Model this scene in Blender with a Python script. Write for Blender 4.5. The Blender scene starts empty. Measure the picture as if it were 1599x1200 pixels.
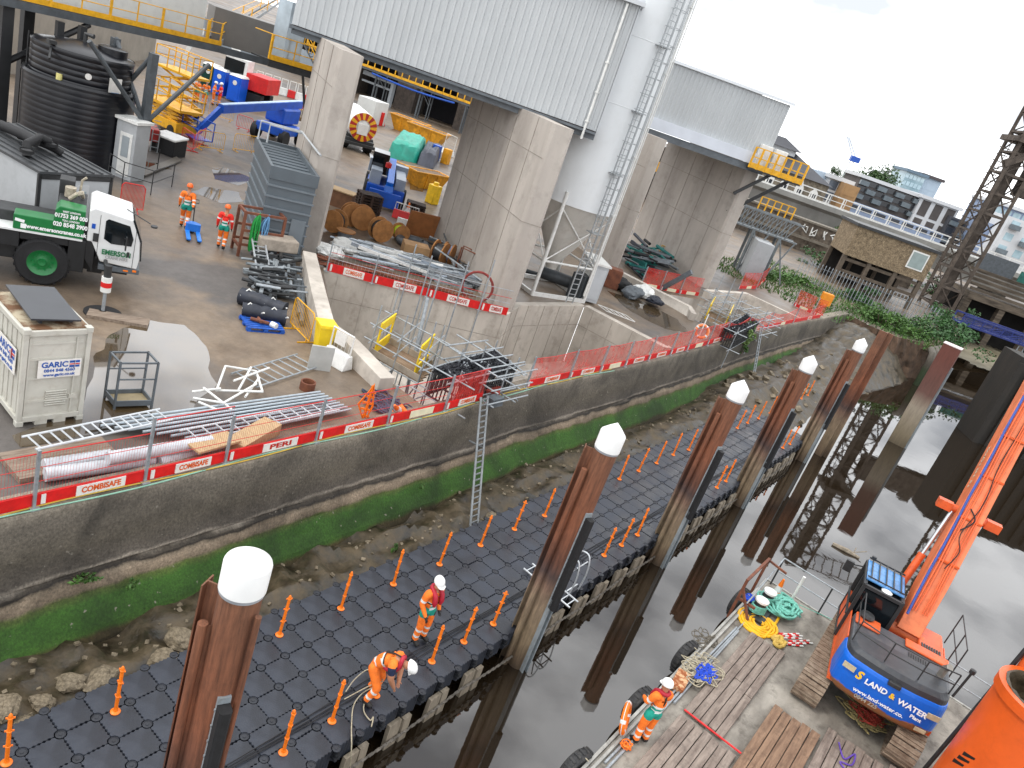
import bpy, bmesh, math, random
from mathutils import Vector, Matrix, noise
from mathutils.geometry import tessellate_polygon
R = math.radians
rnd = random.Random(7)
SC = bpy.context.scene
COL = SC.collection
# ------------------------------------------------------------------ camera, sky, sun, exposure
V3 = Vector
CAM = V3((0, 0, 12.0))                    # camera stands 12 m above the pontoon deck (z = 0)
FP = 1200.0                               # focal length in pixels of the 1599 x 1200 photograph
aZ = V3((1035, 2915, 1200)).normalized()
aY = V3((872, 184, -1200)); aY = (aY - aZ * aY.dot(aZ)).normalized()
aX = aY.cross(aZ)
cam = bpy.data.cameras.new('camera'); camo = bpy.data.objects.new('camera', cam); COL.objects.link(camo)
cam.sensor_width = 36; cam.lens = FP / 1599 * 36; cam.clip_start = 0.1; cam.clip_end = 4000
mw = Matrix(((aX[0], aX[1], aX[2]), (aY[0], aY[1], aY[2]), (aZ[0], aZ[1], aZ[2]))).to_4x4()
mw.translation = CAM
camo.matrix_world = mw
SC.camera = camo
W = bpy.data.worlds.new('World'); SC.world = W; W.use_nodes = True
nt = W.node_tree; nt.nodes.clear()
SUN_EL, SUN_AZ = R(58), R(215)
out = nt.nodes.new('ShaderNodeOutputWorld'); bg = nt.nodes.new('ShaderNodeBackground')
sky = nt.nodes.new('ShaderNodeTexSky'); sky.sky_type = 'NISHITA'; sky.sun_disc = False
sky.sun_elevation = SUN_EL; sky.sun_rotation = SUN_AZ; sky.air_density = 1.0; sky.dust_density = 2.0
tc = nt.nodes.new('ShaderNodeTexCoord'); mp = nt.nodes.new('ShaderNodeMapping'); mp.inputs['Scale'].default_value = (2.4, 2.4, 5.5); mp.inputs['Location'].default_value = (.35, .8, .2)
ns = nt.nodes.new('ShaderNodeTexNoise'); ns.inputs['Scale'].default_value = 2.2; ns.inputs['Detail'].default_value = 5; ns.inputs['Roughness'].default_value = .45
cr = nt.nodes.new('ShaderNodeValToRGB'); cr.color_ramp.elements[0].position = .37; cr.color_ramp.elements[1].position = .56
cr.color_ramp.elements[0].color = (8.5, 8.9, 9.6, 1); cr.color_ramp.elements[1].color = (23.5, 23.8, 24.2, 1)
mx = nt.nodes.new('ShaderNodeMix'); mx.data_type = 'RGBA'; mx.inputs[0].default_value = .9
L = nt.links.new
L(tc.outputs['Generated'], mp.inputs[0]); L(mp.outputs[0], ns.inputs['Vector']); L(ns.outputs[0], cr.inputs[0])
L(sky.outputs[0], mx.inputs[6]); L(cr.outputs[0], mx.inputs[7]); L(mx.outputs[2], bg.inputs[0]); L(bg.outputs[0], out.inputs[0])
bg.inputs[1].default_value = 0.1
sl = bpy.data.lights.new('sun', 'SUN'); sl.energy = 1.2; sl.angle = R(14); sl.color = (1, .96, .9)
so = bpy.data.objects.new('sun', sl); COL.objects.link(so)
sd = V3((math.sin(SUN_AZ) * math.cos(SUN_EL), math.cos(SUN_AZ) * math.cos(SUN_EL), math.sin(SUN_EL)))
so.rotation_euler = sd.to_track_quat('Z', 'Y').to_euler()
SC.view_settings.view_transform = 'Standard'; SC.view_settings.look = 'None'
SC.view_settings.exposure = 0.2; SC.view_settings.gamma = 1
# ------------------------------------------------------------------ survey helpers (photo pixel -> point on a real plane)
ZW, ZP, ZY, ZB, ZC = -1.0, 0.0, 2.0, -0.15, 2.2     # water, pontoon deck, yard, barge deck, wall coping
def ray(u, v):
    c = V3((u - 799.5, -(v - 600), -FP)); return V3((c.dot(aX), c.dot(aY), c.dot(aZ)))
def G(u, v, z=ZY):
    r = ray(u, v); return CAM + r * ((z - CAM.z) / r.z)
def GX(u, v, x):
    r = ray(u, v); return CAM + r * (x / r.x)
FW = V3((-aX[2], -aY[2], 0)).normalized(); RT = V3((FW.y, -FW.x, 0))
def BG(u, v, d):                          # point on the upright plane d metres ahead, facing the view
    r = ray(u, v); return CAM + r * (d / r.dot(FW))
def SZ(u, v, d):
    p = BG(u, v, d); return p.dot(RT), p.z
def HZ(u, v, p):                          # height at which a pixel passes over the plan point p
    r = ray(u, v); return CAM.z + r.z * math.hypot(p[0], p[1]) / math.hypot(r.x, r.y)
def AZ(u, v, p, d):                       # plan point on line p + t d seen at the pixel's bearing
    r = ray(u, v); den = d[0] * r.y - d[1] * r.x
    t = -(p[0] * r.y - p[1] * r.x) / den; return V3((p[0] + d[0] * t, p[1] + d[1] * t, p[2] if len(p) > 2 else 0))
# ------------------------------------------------------------------ mesh builder
class M:
    def __init__(s): s.v = []; s.f = []; s.mi = []; s.m = 0; s.sm = []
    def add(s, vs, fs, smooth=False):
        o = len(s.v); s.v += [tuple(a) for a in vs]
        for f in fs: s.f.append([i + o for i in f]); s.mi.append(s.m); s.sm.append(smooth)
        return s
    def face(s, *vs): return s.add(vs, [list(range(len(vs)))])
    def box(s, c, d, rz=0, rx=0, ry=0):
        q = Matrix.Rotation(rz, 3, 'Z') @ Matrix.Rotation(ry, 3, 'Y') @ Matrix.Rotation(rx, 3, 'X'); c = V3(c)
        vs = [c + q @ V3((x * d[0] / 2, y * d[1] / 2, z * d[2] / 2)) for x in (-1, 1) for y in (-1, 1) for z in (-1, 1)]
        return s.add(vs, [(0, 1, 3, 2), (4, 6, 7, 5), (0, 4, 5, 1), (2, 3, 7, 6), (0, 2, 6, 4), (1, 5, 7, 3)])
    def b2(s, x0, y0, z0, x1, y1, z1): return s.box(((x0 + x1) / 2, (y0 + y1) / 2, (z0 + z1) / 2), (x1 - x0, y1 - y0, z1 - z0))
    def bar(s, p, q, w, h=None, up=(0, 0, 1)):
        p, q = V3(p), V3(q); h = h or w; d = q - p
        if d.length < 1e-6: return s
        d.normalize(); u = V3(up)
        if abs(d.dot(u)) > .98: u = V3((0, 1, 0)) if abs(d.y) < .9 else V3((1, 0, 0))
        a = d.cross(u).normalized(); b = a.cross(d)
        vs = [e + a * (i * w / 2) + b * (j * h / 2) for e in (p, q) for i, j in ((-1, -1), (1, -1), (1, 1), (-1, 1))]
        return s.add(vs, [(3, 2, 1, 0), (4, 5, 6, 7), (0, 1, 5, 4), (1, 2, 6, 5), (2, 3, 7, 6), (3, 0, 4, 7)])
    def tube(s, pts, r, n=8, closed=False, caps=True):
        pts = [V3(p) for p in pts]; N = len(pts); rs = r if isinstance(r, (list, tuple)) else [r] * N
        vs = []; prev = None
        for i, p in enumerate(pts):
            if closed: d = pts[(i + 1) % N] - pts[i - 1]
            else: d = pts[min(i + 1, N - 1)] - pts[max(i - 1, 0)]
            if d.length < 1e-9: d = V3((0, 0, 1))
            d.normalize()
            if prev is None:
                u = V3((0, 0, 1)) if abs(d.z) < .9 else V3((1, 0, 0)); a = d.cross(u).normalized()
            else:
                a = prev - d * prev.dot(d)
                a = a.normalized() if a.length > 1e-6 else d.orthogonal().normalized()
            prev = a; b = d.cross(a)
            for k in range(n):
                t = 2 * math.pi * k / n; vs.append(p + (a * math.cos(t) + b * math.sin(t)) * rs[i])
        fs = []
        for i in range(N if closed else N - 1):
            j = (i + 1) % N
            for k in range(n): fs.append((i * n + k, i * n + (k + 1) % n, j * n + (k + 1) % n, j * n + k))
        s.add(vs, fs, n > 5)
        if caps and not closed:
            o = len(s.v) - N * n
            s.f.append([o + k for k in range(n)][::-1]); s.mi.append(s.m); s.sm.append(False)
            s.f.append([o + (N - 1) * n + k for k in range(n)]); s.mi.append(s.m); s.sm.append(False)
        return s
    def lathe(s, prof, c=(0, 0, 0), n=24, a0=0, a1=2 * math.pi, sm=True):
        full = abs(a1 - a0 - 2 * math.pi) < 1e-6; k_ = n if full else n + 1; vs = []
        for r, z in prof:
            for k in range(k_):
                t = a0 + (a1 - a0) * k / n; vs.append((c[0] + r * math.cos(t), c[1] + r * math.sin(t), c[2] + z))
        fs = []
        for i in range(len(prof) - 1):
            for k in range(n):
                k2 = (k + 1) % k_; fs.append((i * k_ + k, i * k_ + k2, (i + 1) * k_ + k2, (i + 1) * k_ + k))
        return s.add(vs, fs, sm)
    def prism(s, poly, e0, e1, f=None):       # poly of 2-D points, extruded; f(x, y, e) -> point
        f = f or (lambda x, y, e: (x, y, e)); n = len(poly)
        ar = sum(poly[i][0] * poly[(i + 1) % n][1] - poly[(i + 1) % n][0] * poly[i][1] for i in range(n))
        if ar < 0: poly = poly[::-1]
        vs = [f(x, y, e0) for x, y in poly] + [f(x, y, e1) for x, y in poly]
        return s.add(vs, [list(range(n))[::-1], list(range(n, 2 * n))] + [(i, (i + 1) % n, n + (i + 1) % n, n + i) for i in range(n)])
    def xf(s, m): s.v = [tuple(m @ V3(v)) for v in s.v]; return s
def srgb(h):
    if isinstance(h, (tuple, list)): return tuple(h[:3])
    r = [int(h[i:i + 2], 16) / 255 for i in (0, 2, 4)]
    return tuple(c / 12.92 if c <= .04045 else ((c + .055) / 1.055) ** 2.4 for c in r)
MATS = {}
def mat(name, col, rough=.6, var=.2, scale=2.0, bump=0, bs=30, metal=0, col2=None, stretch=None, spec=None, lo=.35, hi=.65, det=6, rvar=0, dirt=0, dcol='3a332b'):
    if name in MATS: return MATS[name]
    m = bpy.data.materials.new(name); m.use_nodes = True; t = m.node_tree; b = t.nodes['Principled BSDF']; l = t.links.new
    c = srgb(col); c2 = srgb(col2) if col2 else tuple(min(1, x * (1 + var)) for x in c); c1 = c if col2 else tuple(x * (1 - var) for x in c)
    tcn = t.nodes.new('ShaderNodeTexCoord'); mpn = t.nodes.new('ShaderNodeMapping'); mpn.inputs['Scale'].default_value = stretch or (1, 1, 1)
    l(tcn.outputs['Object'], mpn.inputs[0])
    n = t.nodes.new('ShaderNodeTexNoise'); n.inputs['Scale'].default_value = scale; n.inputs['Detail'].default_value = det; n.inputs['Roughness'].default_value = .62
    l(mpn.outputs[0], n.inputs['Vector'])
    r = t.nodes.new('ShaderNodeValToRGB'); r.color_ramp.elements[0].position = lo; r.color_ramp.elements[1].position = hi
    r.color_ramp.elements[0].color = (*c1, 1); r.color_ramp.elements[1].color = (*c2, 1); l(n.outputs[0], r.inputs[0]); co = r.outputs[0]
    if dirt:
        n3 = t.nodes.new('ShaderNodeTexNoise'); n3.inputs['Scale'].default_value = scale * 2.7; n3.inputs['Detail'].default_value = 9; n3.inputs['Roughness'].default_value = .7
        l(tcn.outputs['Object'], n3.inputs['Vector'])
        r3 = t.nodes.new('ShaderNodeMapRange'); r3.inputs[1].default_value = .5; r3.inputs[2].default_value = .72; r3.inputs[4].default_value = dirt; l(n3.outputs[0], r3.inputs[0])
        mx_ = t.nodes.new('ShaderNodeMix'); mx_.data_type = 'RGBA'; l(r3.outputs[0], mx_.inputs[0]); l(co, mx_.inputs[6]); mx_.inputs[7].default_value = (*srgb(dcol), 1); co = mx_.outputs[2]
    l(co, b.inputs['Base Color']); b.inputs['Roughness'].default_value = rough; b.inputs['Metallic'].default_value = metal
    if spec is not None: b.inputs['Specular IOR Level'].default_value = spec
    if rvar:
        rr = t.nodes.new('ShaderNodeMapRange'); rr.inputs[3].default_value = rough - rvar; rr.inputs[4].default_value = rough + rvar
        rr.inputs[1].default_value = .35; rr.inputs[2].default_value = .65; l(n.outputs[0], rr.inputs[0]); l(rr.outputs[0], b.inputs['Roughness'])
    if bump:
        n2 = t.nodes.new('ShaderNodeTexNoise'); n2.inputs['Scale'].default_value = bs; n2.inputs['Detail'].default_value = 5; l(mpn.outputs[0], n2.inputs['Vector'])
        bp = t.nodes.new('ShaderNodeBump'); bp.inputs['Strength'].default_value = bump; bp.inputs['Distance'].default_value = .02
        l(n2.outputs[0], bp.inputs['Height']); l(bp.outputs[0], b.inputs['Normal'])
    MATS[name] = m; return m
def tag(o, label=None, cat=None, group=None, kind=None):
    if label: o['label'] = label
    if cat: o['category'] = cat
    if group: o['group'] = group
    if kind: o['kind'] = kind
    return o
SPLIT = {'wheels_set': 'wheel', 'standards': 'standard', 'pier_column': 'pier_column', 'columns': 'column', 'stickers': 'sticker', 'side_panels': 'side_panel', 'side_boxes': 'side_box', 'equipment_box': 'equipment_box'}
def islands(m):
    par = list(range(len(m.v)))
    def fd(i):
        while par[i] != i: par[i] = par[par[i]]; i = par[i]
        return i
    for f in m.f:
        for i in f[1:]: par[fd(i)] = fd(f[0])
    out_ = {}
    for k, f in enumerate(m.f): out_.setdefault(fd(f[0]), []).append(k)
    for ks in out_.values():
        q = M(); ix = {}
        for k in ks:
            for i in m.f[k]:
                if i not in ix: ix[i] = len(q.v); q.v.append(m.v[i])
            q.f.append([ix[i] for i in m.f[k]]); q.mi.append(m.mi[k]); q.sm.append(m.sm[k])
        yield q
def ob(name, m, mats, parent=None, loc=None, bevel=0, seg=2, rz=0):
    if name in SPLIT and parent:
        for q in list(islands(m)): o = ob_(SPLIT[name], q, mats, parent, loc, bevel, seg, rz)
        return o
    return ob_(name, m, mats, parent, loc, bevel, seg, rz)
def ob_(name, m, mats, parent=None, loc=None, bevel=0, seg=2, rz=0):
    me = bpy.data.meshes.new(name); me.from_pydata(m.v, [], m.f)
    if not isinstance(mats, (list, tuple)): mats = [mats]
    for a in mats: me.materials.append(a)
    me.polygons.foreach_set('material_index', m.mi); me.polygons.foreach_set('use_smooth', m.sm); me.update()
    if any(m.sm): me.set_sharp_from_angle(angle=R(38))
    o = bpy.data.objects.new(name, me); COL.objects.link(o)
    if parent: o.parent = parent
    if loc is not None: o.location = loc
    if rz: o.rotation_euler = (0, 0, rz)
    if bevel:
        bv = o.modifiers.new('edge', 'BEVEL'); bv.width = bevel; bv.segments = seg; bv.limit_method = 'ANGLE'; bv.angle_limit = R(40)
    return o
def T(name, label, cat, loc=(0, 0, 0), rz=0, group=None):
    o = bpy.data.objects.new(name, None); COL.objects.link(o); o.location = loc; o.rotation_euler = (0, 0, rz); o.empty_display_size = .2
    return tag(o, label, cat, group)
def TM(name, label, cat, m, mats, loc=None, group=None, **k): return tag(ob(name, m, mats, None, loc, **k), label, cat, group)
def dup(root, loc, rz=None, label=None, group=None):
    def cp(o, p):
        c = o.copy(); COL.objects.link(c)
        if p: c.parent = p
        for ch in [x for x in KIDS.get(o.name, [])]: cp(ch, c)
        return c
    KIDS = {}
    for x in COL.objects:
        if x.parent: KIDS.setdefault(x.parent.name, []).append(x)
    c = cp(root, None); c.location = loc
    if rz is not None: c.rotation_euler = (0, 0, rz)
    return tag(c, label, None, group)
def txt(name, s, size, m, o, right, up, parent=None, off=0.0, align='CENTER', shear=0, sx=1):
    cu = bpy.data.curves.new(name, 'FONT'); cu.body = s; cu.size = size; cu.align_x = align; cu.align_y = 'CENTER'; cu.offset = off; cu.extrude = .002; cu.shear = shear
    cu.resolution_u = 3; cu.materials.append(m)
    x = V3(right).normalized(); y = V3(up); y = (y - x * y.dot(x)).normalized(); z = x.cross(y)
    q = Matrix((x, y, z)).transposed().to_4x4() @ Matrix.Diagonal((sx, 1, 1, 1)); q.translation = V3(o)
    tmp = bpy.data.objects.new('tmp', cu); COL.objects.link(tmp); dg = bpy.context.evaluated_depsgraph_get()
    me = bpy.data.meshes.new_from_object(tmp.evaluated_get(dg)); bpy.data.objects.remove(tmp); bpy.data.curves.remove(cu); me.name = name
    t = bpy.data.objects.new(name, me); COL.objects.link(t)
    if parent: t.parent = parent
    t.matrix_local = q
    return t
ORD = ['nearest', 'second', 'third', 'fourth', 'fifth', 'sixth', 'seventh', 'eighth', 'ninth', 'tenth', 'eleventh', 'twelfth', 'thirteenth', 'fourteenth', 'fifteenth', 'sixteenth', 'seventeenth', 'eighteenth', 'nineteenth', 'twentieth', 'twenty-first', 'twenty-second', 'twenty-third', 'twenty-fourth', 'twenty-fifth', 'twenty-sixth', 'twenty-seventh', 'twenty-eighth', 'twenty-ninth', 'thirtieth', 'thirty-first', 'thirty-second', 'thirty-third', 'thirty-fourth', 'thirty-fifth', 'thirty-sixth', 'thirty-seventh', 'thirty-eighth', 'thirty-ninth', 'fortieth', 'forty-first', 'forty-second']
# common materials
galv = mat('galvanised steel', '9aa0a4', .45, .2, 6, metal=.4, dirt=.4, dcol='6a6a66')
grey_steel = mat('grey painted steel', '565c61', .5, .2, 3, dirt=.4)
dark_steel = mat('dark steel', '2a2b2c', .5, .3, 4)
white_paint = mat('white paint', 'd8d8d4', .4, .08, 2, dirt=.35, dcol='8a857c')
yellow = mat('yellow paint', 'd9a012', .45, .15, 3, dirt=.35, dcol='7a5a1c')
orange_hv = mat('fluorescent orange cloth', 'ea7420', .8, .15, 9, bump=.5, bs=25)
orange_pl = mat('orange plastic', 'e87410', .45, .12, 5, dirt=.2)
red_paint = mat('red board', 'c81414', .5, .15, 3, dirt=.3, dcol='7d1a14')
black_rub = mat('black rubber', '141416', .75, .3, 8, bump=.3, bs=20)
rust = mat('rusty steel', '5a3223', .75, .3, 3, bump=.3, bs=30, col2='7c4a32')
blue_paint = mat('blue paint', '0b4aa8', .35, .2, 3, dirt=.25)
blue_deep = mat('bright blue paint', '0a63c4', .35, .12, 2)
plank = mat('weathered boards', '6a5a4c', .8, .3, 3, bump=.5, bs=20, col2='8f8071', stretch=(6, .6, 3))
# ------------------------------------------------------------------ height-banded material (tide marks are real colour bands)
def zmat(name, stops, amp=.3, nscale=1.2, rough=.8, fine=(14, .35), bump=.4, bs=18, stretch=(1, 1, 1), big=None, speck=None):
    m = bpy.data.materials.new(name); m.use_nodes = True; t = m.node_tree; b = t.nodes['Principled BSDF']; l = t.links.new
    N = t.nodes.new
    tcn = N('ShaderNodeTexCoord'); sx = N('ShaderNodeSeparateXYZ'); l(tcn.outputs['Object'], sx.inputs[0])
    mpn = N('ShaderNodeMapping'); mpn.inputs['Scale'].default_value = stretch; l(tcn.outputs['Object'], mpn.inputs[0])
    n = N('ShaderNodeTexNoise'); n.inputs['Scale'].default_value = nscale; n.inputs['Detail'].default_value = 8; n.inputs['Roughness'].default_value = .6; l(mpn.outputs[0], n.inputs['Vector'])
    z0, z1 = stops[0][0], stops[-1][0]
    a = N('ShaderNodeMath'); a.operation = 'MULTIPLY_ADD'; a.inputs[1].default_value = 2 * amp; l(n.outputs[0], a.inputs[0])
    s_ = N('ShaderNodeMath'); s_.operation = 'SUBTRACT'; l(sx.outputs[2], s_.inputs[0]); s_.inputs[1].default_value = amp; l(s_.outputs[0], a.inputs[2])
    mr = N('ShaderNodeMapRange'); mr.inputs[1].default_value = z0; mr.inputs[2].default_value = z1; l(a.outputs[0], mr.inputs[0])
    cr = N('ShaderNodeValToRGB'); e = cr.color_ramp.elements
    while len(e) < len(stops): e.new(.5)
    for i, (z, c) in enumerate(stops): e[i].position = (z - z0) / (z1 - z0); e[i].color = (*srgb(c), 1)
    l(mr.outputs[0], cr.inputs[0])
    f = N('ShaderNodeTexNoise'); f.inputs['Scale'].default_value = fine[0]; f.inputs['Detail'].default_value = 10; f.inputs['Roughness'].default_value = .75; l(mpn.outputs[0], f.inputs['Vector'])
    fr = N('ShaderNodeMapRange'); fr.inputs[1].default_value = .3; fr.inputs[2].default_value = .7; fr.inputs[3].default_value = 1 - fine[1]; fr.inputs[4].default_value = 1 + fine[1]; l(f.outputs[0], fr.inputs[0])
    mu = N('ShaderNodeVectorMath'); mu.operation = 'SCALE'; l(cr.outputs[0], mu.inputs[0]); l(fr.outputs[0], mu.inputs['Scale'])
    co = mu.outputs[0]
    if big:
        g = N('ShaderNodeTexNoise'); g.inputs['Scale'].default_value = big[0]; g.inputs['Detail'].default_value = 5; g.inputs['Roughness'].default_value = .65; g.inputs['Distortion'].default_value = .8; l(tcn.outputs['Object'], g.inputs['Vector'])
        gr = N('ShaderNodeMapRange'); gr.inputs[1].default_value = .36; gr.inputs[2].default_value = .64; gr.inputs[3].default_value = 1 - big[1]; gr.inputs[4].default_value = 1 + big[1]; l(g.outputs[0], gr.inputs[0])
        m2 = N('ShaderNodeVectorMath'); m2.operation = 'SCALE'; l(co, m2.inputs[0]); l(gr.outputs[0], m2.inputs['Scale']); co = m2.outputs[0]
    if speck:
        p = N('ShaderNodeTexNoise'); p.inputs['Scale'].default_value = speck[0]; p.inputs['Detail'].default_value = 2; l(tcn.outputs['Object'], p.inputs['Vector'])
        pr = N('ShaderNodeMapRange'); pr.inputs[1].default_value = speck[1]; pr.inputs[2].default_value = speck[1] + .06; pr.inputs[4].default_value = .75; l(p.outputs[0], pr.inputs[0])
        mx_ = N('ShaderNodeMix'); mx_.data_type = 'RGBA'; l(pr.outputs[0], mx_.inputs[0]); l(co, mx_.inputs[6]); mx_.inputs[7].default_value = (*srgb(speck[2]), 1); co = mx_.outputs[2]
    l(co, b.inputs['Base Color']); b.inputs['Roughness'].default_value = rough
    n2 = N('ShaderNodeTexNoise'); n2.inputs['Scale'].default_value = bs; n2.inputs['Detail'].default_value = 8; l(mpn.outputs[0], n2.inputs['Vector'])
    bp = N('ShaderNodeBump'); bp.inputs['Strength'].default_value = bump; bp.inputs['Distance'].default_value = .04; l(n2.outputs[0], bp.inputs['Height']); l(bp.outputs[0], b.inputs['Normal'])
    return m
# ------------------------------------------------------------------ water
def water_mat():
    m = bpy.data.materials.new('river water'); m.use_nodes = True; t = m.node_tree; b = t.nodes['Principled BSDF']; l = t.links.new
    b.inputs['Base Color'].default_value = (*srgb('1f1810'), 1); b.inputs['Roughness'].default_value = .02; b.inputs['IOR'].default_value = 1.85
    tcn = t.nodes.new('ShaderNodeTexCoord'); n = t.nodes.new('ShaderNodeTexNoise'); n.inputs['Scale'].default_value = .8; n.inputs['Detail'].default_value = 4; n.inputs['Distortion'].default_value = .6
    l(tcn.outputs['Object'], n.inputs['Vector']); bp = t.nodes.new('ShaderNodeBump'); bp.inputs['Strength'].default_value = .035; bp.inputs['Distance'].default_value = .05
    l(n.outputs[0], bp.inputs['Height']); l(bp.outputs[0], b.inputs['Normal']); return m
w = M(); w.face((-14, -80, ZW), (260, -80, ZW), (260, 160, ZW), (-14, 160, ZW))
tag(ob('water', w, water_mat()), 'still brown river water with mirror reflections', None, None, 'structure')
# ------------------------------------------------------------------ river wall line, from the foot of the fence
WPX = [(-260, 874), (-60, 828), (56, 800), (230, 759), (356, 729), (496, 694), (607, 667), (697, 646), (833, 607), (970, 577), (1095, 545), (1165, 524), (1240, 506), (1326, 490)]
WL = [G(u, v, ZC) for u, v in WPX]
for i in range(4, 8): WL[i].x = WL[3].x + (WL[7].x - WL[3].x) * (i - 3) / 4
def wx(y):
    for a, b in zip(WL, WL[1:]):
        if a.y <= y <= b.y: return a.x + (b.x - a.x) * (y - a.y) / (b.y - a.y)
    return WL[0].x if y < WL[0].y else WL[-1].x
YEND = WL[-1].y
wallm = zmat('river wall concrete', [(-1.0, '37301f'), (-.72, '40371f'), (-.6, '33501a'), (-.45, '284612'), (-.08, '2c4c15'), (.06, '3f4a1f'), (.14, '6d6050'), (.3, '7d6f5e'), (.38, '6a5f50'), (.43, '241f1a'), (.5, '3d372f'), (.6, '7d756a'), (.68, '4f4942'), (1.2, '4f493f'), (1.9, '5a544b'), (2.3, '7b7366')], .2, .75, .88, (20, .55), .55, 16, (1, 1, .8), (.5, .42), (7, .7, '857f74'))
prof = [(-.65, 1.2), (-.65, 2.2), (0, 2.2), (.02, 2.14), (.05, 1.6), (.08, 1.0), (.1, .56), (.07, .5), (.16, .43), (.19, .3), (.24, .06), (.42, -.25), (.62, -.55), (.72, -.85), (.75, -1.8)]
wm = M(); ys = []; y = WL[0].y
while y < YEND: ys.append(y); y += .35 if y < 40 else .8
ys.append(YEND)
vs = []
for y in ys:
    for k, (dx, z) in enumerate(prof):
        a = noise.noise(V3((y * .9, z * 2.3, 3))) * (.05 if 6 < k < 13 else .012) + noise.noise(V3((y * 3.1, z * 6, 9))) * (.03 if 5 < k < 11 else .008)
        if k in (6, 7, 8): a += .05 * noise.noise(V3((y * .35, k * .5, 1)))
        vs.append((wx(y) + dx + a, y, z + (a * .7 if 4 < k < 11 else 0)))
n = len(prof)
wm.add(vs, [(i * n + k, i * n + k + 1, (i + 1) * n + k + 1, (i + 1) * n + k) for i in range(len(ys) - 1) for k in range(n - 1)], False)
o = len(wm.v) - n; wm.f.append([o + k for k in range(n)]); wm.mi.append(0); wm.sm.append(False)
TM('river_wall', 'long stained concrete river wall with a green algae band along its foot', 'wall', wm, wallm)
# ------------------------------------------------------------------ foreshore mud
def mud_z(x, y):
    b = -.62 - .42 * max(0, (x + 10.3)) ** .8 if x > -10.3 else -.62 - .13 * (-10.3 - x)
    b = max(b, -2.2)
    e = max(0, (y - 56) / 15)
    b += min(1, e) ** 1.4 * max(0, 1.9 - max(0, x + 9) * .33) - (max(0, y - 73) * .25)
    if y > 36 and x < -6: b += .6 * min(1, (y - 36) / 5) * min(1, (-6 - x) / 1.5)
    if y < 44 and -11.6 < x < -9.2: b += .22 * max(-.3, 1 - 2.6 * abs(noise.noise(V3((x * 1.1, y * .9, 11))))) - .05
    if y > 46: b += min(1, (y - 46) / 6) * (.3 * noise.noise(V3((x * .9, y * .8, 21))) + .22 * noise.noise(V3((x * 2.1, y * 1.7, 5))))
    b += .16 * noise.noise(V3((x * .8, y * .6, 0))) + .07 * noise.noise(V3((x * 2.5, y * 2.1, 4))) + .035 * noise.noise(V3((x * 6.5, y * 6, 7)))
    return b
mm = M(); xs = [-13.2 + i * .16 for i in range(30)] + [-8.4 + i * .8 for i in range(20)]; ys = [-4 + i * .17 for i in range(160)] + [23.2 + i * .45 for i in range(130)]
mm.add([(x, y, mud_z(x, y)) for y in ys for x in xs], [(j * len(xs) + i, j * len(xs) + i + 1, (j + 1) * len(xs) + i + 1, (j + 1) * len(xs) + i) for j in range(len(ys) - 1) for i in range(len(xs) - 1)], True)
mudm = mat('river mud', '211c13', .5, .4, 1.6, 1.0, 8, col2='574b38', det=10, rvar=.2, dirt=.6, dcol='1d2412')
tag(ob('foreshore_mud', mm, mudm), 'wet brown mud between wall and water', None, None, 'structure')
def rock(c, s, name='rock', lab='', seed=0, m=None, flat=.6):
    bm = bmesh.new(); bmesh.ops.create_icosphere(bm, subdivisions=3, radius=1)
    for v in bm.verts:
        p = v.co; v.co = p * (1 + .35 * noise.noise(p * 1.1 + V3((seed * 3.1, 0, 0))) + .12 * noise.noise(p * 3 + V3((0, seed, 0))))
        v.co = V3((round(v.co.x * 2.4) / 2.4 * .5 + v.co.x * .5, round(v.co.y * 2.4) / 2.4 * .5 + v.co.y * .5, max(-.5, v.co.z) * flat))
    me = bpy.data.meshes.new(name); bm.to_mesh(me); bm.free(); me.materials.append(m or rockm)
    o = bpy.data.objects.new(name, me); COL.objects.link(o); o.location = c; o.scale = s if isinstance(s, tuple) else (s, s, s); o.rotation_euler = (rnd.uniform(-.2, .2), rnd.uniform(-.2, .2), rnd.uniform(0, 6))
    return tag(o, lab, 'rock', 'stones at the foot of the river wall')
rockm = mat('muddy stone', '5a5040', .75, .35, 4, .6, 12, col2='8a7d68', dirt=.6, dcol='2b2a18')
for i, (u, v, s, lb) in enumerate([(112, 1060, .26, 'squarish upright stone block beside the near edge of the pontoon'), (160, 1052, .34, 'large flat pale boulder between wall foot and pontoon'), (285, 992, .34, 'rounded grey boulder left of the nearest white capped pile'), (262, 1022, .36, 'broad buff boulder below the rounded grey one'), (68, 1090, .22, 'small angular grey stone at the pontoon edge'), (12, 1108, .26, 'pale stone at the very near end of the foreshore'), (36, 1122, .2, 'brown stone tucked against the first orange post'), (650, 858, .2, 'flat slab half sunk in mud near the foot of the ladder'), (770, 800, .25, 'pale stone right behind the foot of the ladder')]):
    p = G(u, v, -.45); rock((p.x, p.y, mud_z(p.x, p.y) + .06), (s, s * .8, s * .9), 'rock', lb, i)
rb = M()
for k in range(560):
    y = rnd.uniform(2, 62); x = rnd.uniform(wx(y) + .7, -9.3) if y < 42 else rnd.uniform(-12, -4); s = rnd.uniform(.02, .06) * (1 if y < 42 else rnd.choice((1, 2, 3, 4.5)))
    c = V3((x, y, mud_z(x, y) + s * .3)); rb.box(c, (s * 2, s * 1.6, s), rnd.uniform(0, 6), rnd.uniform(-.5, .5), rnd.uniform(-.5, .5))
tag(ob('rubble', rb, rockm), 'loose small stones scattered over the mud', 'rubble', None, 'stuff')
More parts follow.
